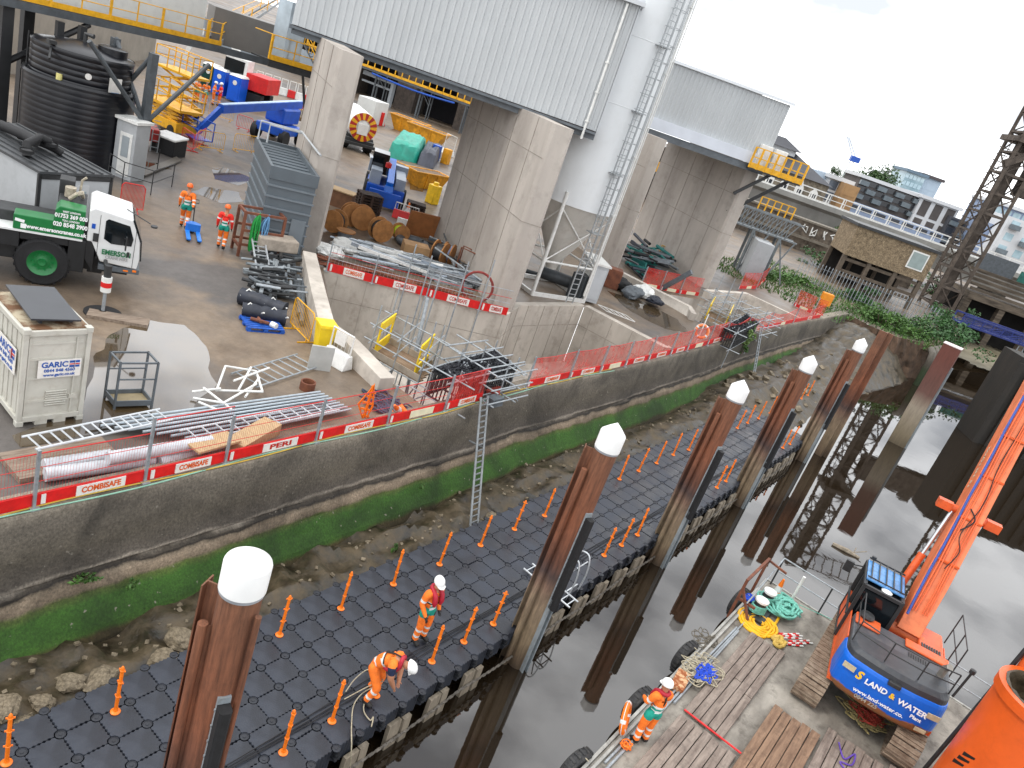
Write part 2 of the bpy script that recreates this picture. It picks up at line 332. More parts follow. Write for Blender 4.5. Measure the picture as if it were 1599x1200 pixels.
# ------------------------------------------------------------------ floating pontoon of plastic cubes
PX0, PX1, PY0, PY1 = -9.53, -6.03, -1.3, 40.2
cubem = mat('black pontoon plastic', '1a1d25', .5, .35, 1.1, .3, 30, col2='2f343e', det=12, rvar=.18, dirt=.5, dcol='3b3d42', lo=.42, hi=.62)
NX = 6; cw = (PX1 - PX0) / NX; NY = int((PY1 - PY0) / .58); ch = (PY1 - PY0) / NY
def cube_mesh():
    m = M(); a, b = cw / 2 - .007, ch / 2 - .007; c = .085; hs = []
    # rounded-diamond outline with wavy edges and scooped corners for the coupling pins
    pts = []
    for qx, qy in ((1, 1), (-1, 1), (-1, -1), (1, -1)):
        cx, cy = qx * a, qy * b; st = {(1, 1): 270, (-1, 1): 360, (-1, -1): 90, (1, -1): 180}[(qx, qy)]
        for t in range(5):
            an = R(st - t * 22.5); pts.append((cx + c * math.cos(an) if True else 0, cy + c * math.sin(an)))
        nx_, ny_ = {(1, 1): (-1, 1), (-1, 1): (-1, -1), (-1, -1): (1, -1), (1, -1): (1, 1)}[(qx, qy)]
        for t in range(1, 10):
            f = t / 10; e = .012 * (1 if t % 2 else -1)
            if qy == ny_: pts.append((qx * a + (nx_ - qx) * a * (c / a * .5 + f * (1 - c / a)), qy * (b + e)))
            else: pts.append((qx * (a + e), qy * b + (ny_ - qy) * b * (c / b * .5 + f * (1 - c / b))))
    n = len(pts)
    rings = [[(x, y, -.45) for x, y in pts], [(x, y, -.03) for x, y in pts], [(x * .975, y * .975, -.003) for x, y in pts], [(x * .6, y * .6, .001) for x, y in pts]]
    vs = [p for r in rings for p in r]
    fs = [(k * n + i, k * n + (i + 1) % n, (k + 1) * n + (i + 1) % n, (k + 1) * n + i) for k in range(3) for i in range(n)] + [[3 * n + i for i in range(n)]]
    m.add(vs, fs)
    return m
pont = T('floating_pontoon', 'long black floating walkway of interlocking plastic cubes beside the river wall', 'pontoon', (0, 0, 0))
cm0 = cube_mesh(); proto = None; cells = []
for j in range(NY):
    for i in range(NX): cells.append((PX0 + (i + .5) * cw, PY0 + (j + .5) * ch))
vis = [c for c in cells if c[1] > 4.3]; inview = sorted(vis, key=lambda c: c[1]); near = inview[:100]; rest = inview[100:] + [c for c in cells if c[1] <= 4.3]
for x, y in near:
    if proto is None:
        proto = ob('float_cube', cm0, cubem, pont, (x, y, 0)); q = proto
    else:
        q = proto.copy(); COL.objects.link(q); q.location = (x, y, 0)
    q.location.z = rnd.uniform(-.012, .008); q.rotation_euler = (rnd.uniform(-.012, .012), rnd.uniform(-.012, .012), 0)
rm = M()
for x, y in rest:
    o = len(rm.v); dz = rnd.uniform(-.012, .008); sl_ = rnd.uniform(-.012, .012); rm.v += [(a + x, b + y, c + dz + a * sl_) for a, b, c in cm0.v]; rm.f += [[i + o for i in f] for f in cm0.f]; rm.mi += cm0.mi; rm.sm += cm0.sm
tag(ob('float_cubes', rm, cubem, pont), None, None, None, 'stuff')
pin = M()
for j in range(NY + 1):
    for i in range(NX + 1):
        x, y = PX0 + i * cw, PY0 + j * ch
        pin.lathe([(.082, -.03), (.082, -.006), (.07, -.004), (.066, -.012), (.03, -.012), (.028, -.004), (0, -.004)], (x, y, .0), 10)
tag(ob('coupling_pins', pin, mat('pin plastic', '20232a', .5, .3, 4), pont), None, None, None, 'stuff')
lug = M()
for j in range(NY + 1):
    y = PY0 + j * ch; lug.box((PX1 + .03, y, -.2), (.12, .14, .05)); lug.box((PX1 + .03, y, -.12), (.09, .1, .05))
tag(ob('side_lugs', lug, mat('lug plastic', '191b1f', .5, .3, 4), pont), None, None, None, 'stuff')
wb = M(); wb.b2(PX0 + .05, PY0, -.44, PX1 - .3, PY1, -.2); ob('underside_float', wb, black_rub, pont)
# dry black cables run along the deck
cb = M()
for k in range(3): cb.tube([(-6.75 - k * .07 + .03 * math.sin(y * .8 + k), y, .03) for y in [3 + i * .8 for i in range(45)]], .012, 6)
TM('deck_cables', 'thin black cables lying lengthwise along the river side of the pontoon', 'cable', cb, black_rub)
# ------------------------------------------------------------------ orange posts standing on the pontoon
def post_proto():
    t = T('marker_post', '', 'post')
    p = M(); p.lathe([(.031, .03), (.033, .05), (.031, 1.0), (.026, 1.03), (.012, 1.05), (0, 1.052)], (0, 0, 0), 12)
    for z in (.36, .68, .95):
        p.lathe([(.036, z), (.044, z + .006), (.044, z + .022), (.036, z + .03)], (0, 0, 0), 12); p.box((.05, 0, z + .015), (.03, .02, .024)); p.box((-.05, 0, z + .015), (.03, .02, .024))
    ob('pole', p, orange_pl, t)
    b = M(); b.lathe([(.082, 0), (.086, .018), (.07, .03), (.042, .038), (.036, .08), (.033, .08)], (0, 0, 0), 18); ob('base', b, orange_pl, t); return t
LP = [(10, 1192), (180, 1112), (436, 992), (532, 951), (614, 913), (686, 882), (750, 852), (803, 827), (850, 806), (967, 749), (997, 736), (1025, 724), (1051, 711), (1075, 703), (1151, 669), (1167, 661), (1184, 654), (1202, 646), (1251, 623), (1261, 618)]
RP = [(442, 1176), (518, 1127), (587, 1087), (674, 1034), (724, 1003), (770, 975), (943, 868), (970, 852), (995, 836), (1119, 762), (1133, 752), (1222, 700), (1233, 694)]
pp = post_proto(); first = True
for side, lst, nm in ((-8.86, LP, 'wall side'), (-6.5, RP, 'river side')):
    for k, (u, v) in enumerate(lst):
        p = G(u, v, 0); lab = f'{ORD[k]} orange plastic post along the {nm} of the black pontoon'
        if first: q = pp; q.location = (p.x, p.y, 0); first = False
        else: q = dup(pp, (p.x, p.y, 0))
        q.rotation_euler = (rnd.uniform(-.03, .03), rnd.uniform(-.03, .03), rnd.uniform(0, 3)); tag(q, lab, None, 'orange posts on the pontoon')
# ------------------------------------------------------------------ steel guide piles
pilem = zmat('guide pile rust', [(-1.2, '3a2e20'), (-.7, '574736'), (.1, '75654f'), (1.1, '84715c'), (1.6, '6d5547'), (1.9, '453632'), (2.3, '59382a'), (3.4, '74452e'), (5.6, '6b4733')], .35, .8, .7, (6, .5), .3, 14, (2.5, 2.5, .22), (1.1, .22))
capm = mat('white plastic cap', 'e4e4e2', .45, .03, 2)
beamm = mat('galvanised beam', '7d8488', .5, .25, 3, dirt=.5, dcol='5b5244', stretch=(1, 1, .3))
PIL = [(391, 866), (960, 672), (1158, 602), (1267, 562), (1347, 534)]
def pile(y, lab, top=5.85, extra=False):
    t = T('guide_pile', lab, 'pile', (-5.8, y, 0), 0, 'white capped guide piles along the pontoon'); t.scale = (.83, .83, 1)
    m = M(); m.lathe([(.32, -3), (.32, top - .42)], (0, 0, 0), 40); ob('tube', m, pilem, t)
    c = M(); c.lathe([(.335, top - .5), (.35, top - .5), (.352, top - .13), (.34, top - .1), (.17, top + (.0 if extra else .04)), (0, top + (.02 if extra else .16))], (0, 0, 0), 40); ob('cap', c, capm, t)
    r = M(); r.lathe([(.322, top - .55), (.338, top - .55), (.338, top - .498), (.322, top - .498)], (0, 0, 0), 40); ob('cap_ring', r, mat('cap ring', '8d9094', .4), t)
    h = M()                                # interlock channel toward the wall: web and flange, folded ends
    a = R(205); d = V3((math.cos(a), math.sin(a), 0)); s = V3((-d.y, d.x, 0))
    h.prism([(.31, -.014), (.54, -.014), (.54, -.15), (.565, -.15), (.565, .15), (.54, .15), (.54, .014), (.31, .014)], -3, top - .62, lambda x, yy, e: tuple(d * x + s * yy + V3((0, 0, e))))
    ob('interlock_flange', h, pilem, t)
    k = M(); a = R(243); d2 = V3((math.cos(a), math.sin(a), 0)); k.lathe([(.078, -3), (.078, top - 1.05), (0, top - 1.05)], tuple(d2 * .45), 14)
    k.bar(d2 * .31 + V3((0, 0, -3)), d2 * .4 + V3((0, 0, -3)), .02); s2 = V3((-d2.y, d2.x, 0))
    k.prism([(.31, -.01), (.42, -.01), (.42, .01), (.31, .01)], -3, top - 1.1, lambda x, yy, e: tuple(d2 * x + s2 * yy + V3((0, 0, e)))); ob('interlock_tube', k, pilem, t)
    a = R(-22); d3 = V3((math.cos(a), math.sin(a), 0)); s3 = V3((-d3.y, d3.x, 0)); ft = top - 2.15
    f = lambda x, yy, e: tuple(d3 * x + s3 * yy + V3((0, 0, e)))
    g = M(); g.prism([(.3, -.1), (.44, -.1), (.44, -.06), (.34, -.06), (.34, .06), (.44, .06), (.44, .1), (.3, .1)], -3, 1.3, f); g.prism([(.3, -.1), (.36, -.1), (.36, .1), (.3, .1)], 1.3, ft + .1, f); ob('fender_channel', g, beamm, t)
    bf = M(); bf.prism([(.362, -.1), (.53, -.1), (.57, -.06), (.57, .06), (.53, .1), (.362, .1)], 1.05, ft, f); ob('rubber_fender', bf, black_rub, t)
    bt = M()
    for i in range(9):
        for sg in (-.085, .085): c_ = f(.345, sg * 1.25, 1.4 + i * (ft - 1.5) / 8); bt.box(c_, (.03, .03, .03), a)
    ob('bolts', bt, galv, t)
    if extra:
        e = M(); a = R(10); d4 = V3((math.cos(a), math.sin(a), 0)); e.lathe([(.05, -3), (.05, top - .75), (0, top - .75)], tuple(d4 * .4), 14); ob('interlock_tube', e, pilem, t)
    return t
for k, (u, v) in enumerate(PIL):
    p = GX(u, v, -5.8); pile(p.y, ['nearest rusty steel pile with a broad white cap, in front of the pontoon', 'rusty white capped pile beside the aluminium ladder frame', 'middle rusty white capped pile of the row of five', 'white capped rusty pile, second from the far end', 'farthest white capped pile, beside the bare uncapped steel section'][k], p.z + (.03 if k else 0), k == 0)
# bare steel section next to the fifth pile
p = GX(1385, 520, -5.3); m = M(); tp = p.z
m.prism([(-.35, -.05), (-.35, .05), (-.05, .05), (-.05, .3), (.3, .3), (.3, .2), (.05, .2), (.05, -.05)], -3, tp)
TM('steel_section', 'bare rusty steel section without a cap beyond the fifth pile', 'pile', m, pilem, (p.x, p.y, 0))
p = GX(1489, 540, -3.0); t = T('box_pile', 'square rusty pile with a flat pale pink top standing alone in the water', 'pile', (p.x, p.y, 0))
m = M(); m.b2(-.5, -.45, -3, .5, .45, p.z - .03); ob('shaft', m, zmat('box pile', [(-1.2, '4a4030'), (-.2, '6f6450'), (1.6, '8d8272'), (2.6, '5d4038'), (5, '5f342a')], .25, .7, .7, (4, .25), .2, 10, (2, 2, .3)), t, bevel=.03)
m = M(); m.b2(-.52, -.47, p.z - .03, .52, .47, p.z + .02); ob('top_plate', m, mat('pinkish plate', 'd8c9c9', .5, .08), t)
m = M(); m.b2(.5, -.3, -3, .62, -.1, p.z - 1.2); ob('side_beam', m, beamm, t)
# ------------------------------------------------------------------ timber stumps under the outer edge and the chain
stump = mat('pale wet timber', '6d6455', .8, .3, 2, .2, 20, col2='8f8474', stretch=(4, 4, .6), dirt=.25, dcol='3a3026')
k = 0; y = 5.6
while y < 39:
    if all(abs(y - GX(u, v, -5.8).y) > .75 for u, v in PIL):
        m = M(); m.box((.02, -.16, -.1), (.09, .34, 1.6), 0, 0, rnd.uniform(-.06, .02)); m.box((.05, .17, -.12), (.09, .22, 1.6), 0, 0, rnd.uniform(-.06, .02))
        TM('timber_stump', f'{ORD[k]} pair of pale timber planks standing in the water under the pontoon edge', 'timber', m, stump, (-5.98, y, -1.05), 'timber stumps under the pontoon edge'); k += 1
    y += 1.2
ch_ = M()
for i in range(330):
    y = 5.2 + i * .1; s = .06 * math.sin((y % 4.1) / 4.1 * math.pi); ch_.box((-5.88, y, -.62 - s * 2), (.02 if i % 2 else .06, .12, .06 if i % 2 else .02))
TM('mooring_chain', 'rusty chain slung along the timber stumps below the pontoon edge', 'chain', ch_, mat('chain steel', '6d675f', .6, .3, 9))
# ------------------------------------------------------------------ yard, puddles, pit
PIT = [G(505, 424), G(792, 495), G(812, 480), G(912, 480), G(1036, 545), V3((wx(36) - .66, 36.0, 0)), V3((wx(17.3) - .66, 17.3, 0)), G(612, 598), G(545, 528), G(519, 500)]
PIT2 = [G(1000, 452), G(1102, 470), G(1166, 462), G(1248, 497), V3((wx(47) - .66, 47.0, 0)), G(1082, 500)]
outer = [V3((wx(y) - .6, y, 0)) for y in (-12, 2, 5, 8, 12, 17, 22, 28, 35, 42, 50, 58)] + [V3((wx(YEND) - .6, YEND, 0)), G(1400, 527), G(1480, 546), G(1503, 512), V3((-4, 95, 0)) + FW * 8, FW * 104 + RT * 60, FW * 104 + RT * 200, V3((160, 400, 0)), V3((-400, 400, 0)), V3((-260, -60, 0)), V3((-13, -60, 0))]
polys = [[V3((p.x, p.y, 0)) for p in outer], [V3((p.x, p.y, 0)) for p in PIT], [V3((p.x, p.y, 0)) for p in PIT2]]
allp = [p for q in polys for p in q]
ym = M(); ym.add([(p.x, p.y, ZY) for p in allp], [list(t) for t in tessellate_polygon(polys)])
for f in ym.f:
    a, b, c = [V3(ym.v[i]) for i in f]
    if (b - a).cross(c - a).z < 0: f.reverse()
def yard_mat():
    m = mat('wet muddy yard', '62564a', .48, .3, .22, .35, 14, col2='7e6e5c', det=12, rvar=.16, dirt=.75, dcol='54422f')
    t = m.node_tree; l = t.links.new; b = t.nodes['Principled BSDF']; N = t.nodes.new
    old = b.inputs['Base Color'].links[0].from_socket
    tcn = N('ShaderNodeTexCoord'); n = N('ShaderNodeTexNoise'); n.inputs['Scale'].default_value = .11; n.inputs['Detail'].default_value = 7; n.inputs['Roughness'].default_value = .6; n.inputs['Distortion'].default_value = .5; l(tcn.outputs['Object'], n.inputs['Vector'])
    mr = N('ShaderNodeMapRange'); mr.inputs[1].default_value = .5; mr.inputs[2].default_value = .6; l(n.outputs[0], mr.inputs[0])
    mxn = N('ShaderNodeMix'); mxn.data_type = 'RGBA'; l(mr.outputs[0], mxn.inputs[0]); l(old, mxn.inputs[6]); mxn.inputs[7].default_value = (*srgb('58534f'), 1); l(mxn.outputs[2], b.inputs['Base Color'])
    f = N('ShaderNodeTexNoise'); f.inputs['Scale'].default_value = 2.2; f.inputs['Detail'].default_value = 12; f.inputs['Roughness'].default_value = .75; l(tcn.outputs['Object'], f.inputs['Vector'])
    fr = N('ShaderNodeMapRange'); fr.inputs[1].default_value = .3; fr.inputs[2].default_value = .7; fr.inputs[3].default_value = .72; fr.inputs[4].default_value = 1.2; l(f.outputs[0], fr.inputs[0])
    sc_ = N('ShaderNodeVectorMath'); sc_.operation = 'SCALE'; l(mxn.outputs[2], sc_.inputs[0]); l(fr.outputs[0], sc_.inputs['Scale']); l(sc_.outputs[0], b.inputs['Base Color'])
    return m
yardm = yard_mat()
tag(ob('yard_ground', ym, yardm), 'wet muddy concrete yard of the works site', None, None, 'structure')
pudm = mat('puddle water', '40362b', .04, .2, .8, spec=.8, col2='51432f'); pudm.node_tree.nodes['Principled BSDF'].inputs['IOR'].default_value = 1.95
def puddle(px, name='puddle', amp=.25, z=ZY + .006):
    pts = [G(u, v, z) for u, v in px]; c = sum(pts, V3()) / len(pts); P_ = []
    for i, p in enumerate(pts):
        q = pts[(i + 1) % len(pts)]
        for k in range(5):
            s = p.lerp(q, k / 5); d = (s - c); P_.append(s + d.normalized() * amp * noise.noise(s * 1.3))
    m = M(); m.add(P_, [list(t) for t in tessellate_polygon([[V3((p.x, p.y, 0)) for p in P_]])])
    for f in m.f:
        a, b, cc = [V3(m.v[i]) for i in f]
        if (b - a).cross(cc - a).z < 0: f.reverse()
    return tag(ob(name, m, pudm), 'shallow rain puddle', None, None, 'structure')
puddle([(190, 512), (235, 502), (290, 506), (325, 540), (330, 600), (300, 640), (240, 660), (180, 668), (100, 690), (30, 700), (20, 680), (130, 640), (150, 560), (165, 530)])
puddle([(330, 262), (352, 262), (385, 275), (400, 282), (372, 290), (335, 280)], amp=.1); puddle([(300, 300), (320, 292), (372, 300), (380, 315), (345, 318)], amp=.1)
puddle([(210, 250), (245, 255), (270, 265), (232, 262)], amp=.1); puddle([(950, 455), (1000, 470), (1060, 500), (1075, 520), (1040, 515), (985, 487)], amp=.3)
puddle([(560, 232), (600, 240), (618, 252), (585, 252)], amp=.1); puddle([(420, 170), (470, 190), (520, 180), (470, 160)], amp=.3); puddle([(640, 268), (668, 280), (660, 300), (640, 296)], amp=.1)
concm = mat('pale concrete', 'a39b91', .8, .2, .55, .35, 22, col2='c5bdb2', det=10, dirt=.55, dcol='766d62', stretch=(1, 1, .35))
concm2 = mat('pier concrete', '9a928a', .8, .2, .4, .25, 22, col2='b9b1a8', det=10, dirt=.4, dcol='6f6861', stretch=(1, 1, .18))
joint = mat('formwork joint', '8d867d', .9, .3, 5)
def wall_run(pts, th, z0, z1, side=1):
    """upright wall along plan points, thickness th to one side"""
    m = M(); n = len(pts); off = []
    for i, p in enumerate(pts):
        a = pts[max(0, i - 1)]; b = pts[min(n - 1, i + 1)]; d = V3((b.x - a.x, b.y - a.y, 0)).normalized(); nn = V3((-d.y, d.x, 0)) * side * th; off.append(V3((p.x, p.y, 0)) + nn)
    zt = z1 if isinstance(z1, (list, tuple)) else [z1] * n
    vs = []
    for i in range(n):
        vs += [(pts[i].x, pts[i].y, z0), (pts[i].x, pts[i].y, zt[i]), (off[i].x, off[i].y, zt[i]), (off[i].x, off[i].y, z0)]
    fs = []
    for i in range(n - 1):
        a, b = i * 4, i * 4 + 4
        for k in range(4): fs.append((a + k, a + (k + 1) % 4, b + (k + 1) % 4, b + k))
    fs += [(0, 3, 2, 1), ((n - 1) * 4, (n - 1) * 4 + 1, (n - 1) * 4 + 2, (n - 1) * 4 + 3)]
    m.add(vs, fs); bmf(m); return m
def bmf(m):
    bm = bmesh.new(); vs = [bm.verts.new(v) for v in m.v]
    for f in m.f:
        try: bm.faces.new([vs[i] for i in f])
        except Exception: pass
    bmesh.ops.recalc_face_normals(bm, faces=bm.faces); bm.verts.index_update()
    m.f = [[v.index for v in f.verts] for f in bm.faces]; m.mi = [0] * len(m.f); m.sm = [False] * len(m.f); bm.free()
def joints(pts, z0, z1, step, zs, off):
    m = M()
    for a, b in zip(pts, pts[1:]):
        d = V3((b.x - a.x, b.y - a.y, 0)); Ln = d.length; d.normalize(); nn = V3((-d.y, d.x, 0)) * off
        k = step * .5
        while k < Ln - .1:
            p = V3((a.x, a.y, 0)) + d * k + nn; m.bar(p + V3((0, 0, z0)), p + V3((0, 0, z1)), .025, .006, d); k += step
        for z in zs: m.bar(V3((a.x, a.y, z)) + nn, V3((b.x, b.y, z)) + nn, .006, .025)
    return m
def pit_wall(name, lab, pts, th, z0, z1, side, jz):
    t = T(name, lab, 'wall'); ob('wall_body', wall_run(pts, th, z0, z1, side), concm, t, bevel=.02)
    top = z1 if not isinstance(z1, (list, tuple)) else min(z1)
    ob('formwork_joints', joints(pts, z0, top - .02, 1.25, [jz], -.004 * side), joint, t); return t
tp = 2.75
lw = [G(494, 396, tp), G(511, 462, tp), G(523, 505, tp), G(560, 534, tp - .2), G(618, 588, 2.5)]
pit_wall('dock_wall', 'angled concrete dock wall rising from the left pier beside the yellow bin', lw, .55, -2, [tp, tp, tp, 2.6, 2.45], -1, 1.2)
pit_wall('dock_wall', 'plain concrete back wall of the dock below the inner red safety boards', [PIT[0], PIT[1]], .45, -2, ZY + .03, 1, .9)
pit_wall('dock_wall', 'stepped concrete dock wall in front of the white silo', [PIT[1], PIT[2], PIT[3]], .4, -2, ZY + .1, 1, 1.0)
pit_wall('dock_wall', 'long pale concrete dock wall running from the silo cabinet to the river wall', [PIT[3], PIT[4], PIT[5]], .45, -2, ZY + .1, 1, 1.0)
pit_wall('dock_wall', 'low concrete kerb wall with rubbish bags lying along it', [G(957, 428), G(1076, 489), G(1084, 502)], .4, -2, ZY + .45, -1, 1.2)
pit_wall('dock_wall', 'concrete dock wall with a sloping top beyond the far pier', [G(1108, 455, 2.6), G(1168, 459, 2.6), G(1252, 494, 2.6)], .4, -2, [2.6, 2.6, 2.4], 1, 1.2)
pf = M(); pf.face(*[(p.x, p.y, -1.2) for p in PIT]); pf.face(*[(p.x, p.y, -1.2) for p in PIT2]); bmf(pf)
tag(ob('dock_floor', pf, concm), 'concrete floor of the two small docks', None, None, 'structure')
# ------------------------------------------------------------------ main building: piers, sheds
E1 = V3((.78, .63, 0)).normalized(); E2 = V3((-.86, .51, 0)).normalized(); ZT = 10.5
building = T('loading_building', 'tall loading building of grey ribbed cladding raised on concrete pier walls', 'building')
PR = []
for nm, base, back, th in (('a', (497, 398), (462, 228), 1.0), ('b', (800, 492), (699, 285), .95), ('c', (964, 425), (930, 440), .8), ('d', (1107, 452), (972, 405), .9)):
    r_ = G(*base); l_ = r_ - E1 * th
    e = AZ(*back, l_, E2) if nm in 'abd' else l_ + E2 * 7
    ln = (V3((e.x, e.y, 0)) - V3((l_.x, l_.y, 0))).length; PR.append((r_, l_, ln))
    m = M(); cs = [r_, l_, l_ + E2 * ln, r_ + E2 * ln]
    z0 = -2 if nm in 'bd' else ZY
    # front corners chamfered
    q = [r_ + E2 * .12, r_ - E1 * .12, l_ + E1 * .12, l_ + E2 * .12, cs[2], cs[3]]
    m.prism([(p.x, p.y) for p in q], z0, ZT if nm in 'ab' else 11.0); ob('pier_wall', m, concm2, building)
    jj = M(); off = -E1 * .006; k = 1.6
    while k < ln:
        p = l_ + E2 * k + off; jj.bar(V3((p.x, p.y, ZY)), V3((p.x, p.y, ZT)), .03, .012, E2); k += 2.4
    for z in (6.2, 9.0):
        p = l_ + off; q_ = l_ + E2 * ln + off; jj.bar(V3((p.x, p.y, z)), V3((q_.x, q_.y, z)), .012, .03)
    p = r_ - E1 * th / 2 - E2 * .004; jj.bar(V3((p.x - E1.x * th * .5, p.y - E1.y * th * .5, 6.2)), V3((p.x + E1.x * th * .45, p.y + E1.y * th * .45, 6.2)), .008, .03)
    ob('formwork_joints', jj, joint, building)
cladm = mat('ribbed grey cladding', 'b3b6b7', .45, .05, .5, dirt=.12, dcol='8d9499', stretch=(1, 1, .3))
cladw = mat('pale smooth cladding', 'b9bcbf', .45, .05, .5, dirt=.15, dcol='9aa0a6')
trim = mat('steel edge trim', '5b6166', .5, .2, 2)
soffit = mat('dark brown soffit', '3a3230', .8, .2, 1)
def ribbed(m, a, b, z0, z1, nrm, pitch=.3, d=.05):
    """ribbed sheet from plan point a to b, outward normal nrm; z0,z1 scalars or pairs"""
    z0 = z0 if isinstance(z0, tuple) else (z0, z0); z1 = z1 if isinstance(z1, tuple) else (z1, z1)
    L_ = (b - a).length; u = (b - a).normalized(); n_ = int(L_ / pitch); pts = []
    for k in range(n_):
        for f, o_ in ((.0, 0), (.55, 0), (.65, d), (.9, d)): pts.append((k + f) / n_ * L_ if True else 0); pts[-1] = (pts[-1], o_)
    pts.append((L_, 0)); vs = []
    for s, o_ in pts:
        p = a + u * s + nrm * o_; t_ = s / L_
        vs += [(p.x, p.y, z0[0] + (z0[1] - z0[0]) * t_), (p.x, p.y, z1[0] + (z1[1] - z1[0]) * t_)]
    m.add(vs, [(2 * i, 2 * i + 2, 2 * i + 3, 2 * i + 1) for i in range(len(pts) - 1)])
# shed 1
zb = 10.62
sr = G(931, 206, zb); d1 = V3((.86, .51, 0)); slp = AZ(456, 36, sr, d1)
n1 = V3((d1.y, -d1.x, 0)); zt1 = HZ(1018, 16, AZ(1018, 16, sr, d1)); Lw = (sr - slp).length
back1 = -n1 * 12
zt1 = max(zt1, zb + 4.5)
m = M(); ribbed(m, V3((slp.x, slp.y, 0)), V3((sr.x, sr.y, 0)), zb, zt1, n1, .33, .055); ob('shed_front', m, cladm, building)
m = M()
for a, b in (((slp), (slp + back1)), ((sr + back1), (sr))):
    m.face((a.x, a.y, zb), (b.x, b.y, zb), (b.x, b.y, zt1), (a.x, a.y, zt1))
ob('shed_end_walls', m, cladw, building)
m = M(); m.prism([(p.x, p.y) for p in (slp + n1 * .12, sr + n1 * .12 + d1 * .15, sr + back1, slp + back1)], zt1, zt1 + .25); ob('shed_roof', m, cladw, building)
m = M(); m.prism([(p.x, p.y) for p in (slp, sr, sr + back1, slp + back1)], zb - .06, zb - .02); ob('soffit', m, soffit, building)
m = M()
for k, (w_, h_) in enumerate(((.3, .1), (.12, .3))):
    m.bar(V3((slp.x, slp.y, zb - .1 - .16 * k)) + n1 * .05 - n1 * .2 * k, V3((sr.x, sr.y, zb - .1 - .16 * k)) + n1 * .05 - n1 * .2 * k, w_, h_)
m.bar(V3((slp.x, slp.y, zb - .12)), V3((slp.x, slp.y, zb - .12)) + back1, .2, .2); ob('edge_beam', m, trim, building)
dp = M(); a = sr - d1 * .55 + n1 * .16; dp.tube([V3((a.x, a.y, zt1 - .1)), V3((a.x, a.y, zb - .5))], .06, 10)
for z in (zb + .3, zb + 1.6, zb + 2.9): dp.box((a.x, a.y, z), (.16, .16, .06))
ob('downpipe', dp, white_paint, building)
g = M(); g.bar(V3((slp.x, slp.y, zt1 + .05)) + n1 * .2, V3((sr.x, sr.y, zt1 + .05)) + n1 * .2 + d1 * .2, .2, .16); ob('gutter', g, cladw, building)
cn = M()
for t_, z in ((.0, 0), (.02, 0)): pass
a = sr + d1 * .02 + n1 * .07; cn.bar(V3((a.x, a.y, zb)), V3((a.x, a.y, zt1)), .2, .03, d1); ob('corner_flashing', cn, cladw, building)
# shed 2
pb = PR[2][0]; d2 = V3((.80, .60, 0)); n2 = V3((d2.y, -d2.x, 0)); f0 = V3((PR[3][0].x, PR[3][0].y, 0)) + n2 * .6
al = AZ(1003, 212, f0, d2); ar = AZ(1190, 268, f0, d2); z2 = HZ(1003, 205, al); z2t = HZ(1047, 97, AZ(1047, 97, f0, d2)); z2m = HZ(1012, 180, AZ(1012, 180, f0, d2)); z2r = HZ(1217, 163, AZ(1217, 163, f0, d2))
shed2 = T('second_shed', 'smaller grey ribbed shed with white fascia raised on piers beyond the silo', 'building')
al2 = AZ(1020, 178, f0, d2)
m = M(); ribbed(m, V3((al.x, al.y, 0)), V3((ar.x, ar.y, 0)), z2m, z2t, n2, .3, .05); ob('shed_front', m, cladm, shed2)
m = M(); bk = -n2 * 10
m.face((ar.x, ar.y, z2m), (ar.x + bk.x, ar.y + bk.y, z2m), (ar.x + bk.x, ar.y + bk.y, z2t), (ar.x, ar.y, z2t)); m.face((al.x + bk.x, al.y + bk.y, z2m), (al.x, al.y, z2m), (al.x, al.y, z2t), (al.x + bk.x, al.y + bk.y, z2t)); ob('shed_end_walls', m, cladw, shed2)
m = M(); fz = z2t + .05
rp = [(al + n2 * .2, z2t), (ar + n2 * .2 + d2 * .2, z2t), (ar + bk * .5 + d2 * .2, z2t + 1.5), (al + bk * .5, z2t + 1.5), (ar + bk + d2 * .2, z2t), (al + bk, z2t)]
vs = [(p.x, p.y, z + .02) for p, z in rp] + [(p.x, p.y, z + .2) for p, z in rp]
m.add(vs, [(0, 3, 2, 1), (3, 5, 4, 2), (6, 7, 8, 9), (9, 8, 10, 11), (0, 1, 7, 6), (5, 11, 10, 4), (1, 2, 8, 7), (2, 4, 10, 8), (0, 6, 9, 3), (3, 9, 11, 5)]); ob('roof', m, mat('pale roof sheet', 'd5d9dc', .5, .05, .6), shed2)
m = M(); m.prism([(p.x, p.y) for p in (al + n2 * .35 - d2 * .3, ar + n2 * .35 - d2 * .6, ar - d2 * .6 - n2 * .2, al - n2 * .2 - d2 * .3)], z2 + .35, z2m + .02); ob('fascia', m, mat('white fascia', 'c9ced6', .45, .05, 1), shed2)
m = M(); m.bar(V3((al.x, al.y, z2 + .1)) + n2 * .1 - d2 * .3, V3((ar.x, ar.y, z2 + .1)) + n2 * .1, .3, .45); m.prism([(p.x, p.y) for p in (al - n2 * .3, ar - n2 * .3, ar + bk, al + bk)], z2 + .1, z2 + .16); ob('edge_beam', m, trim, shed2)
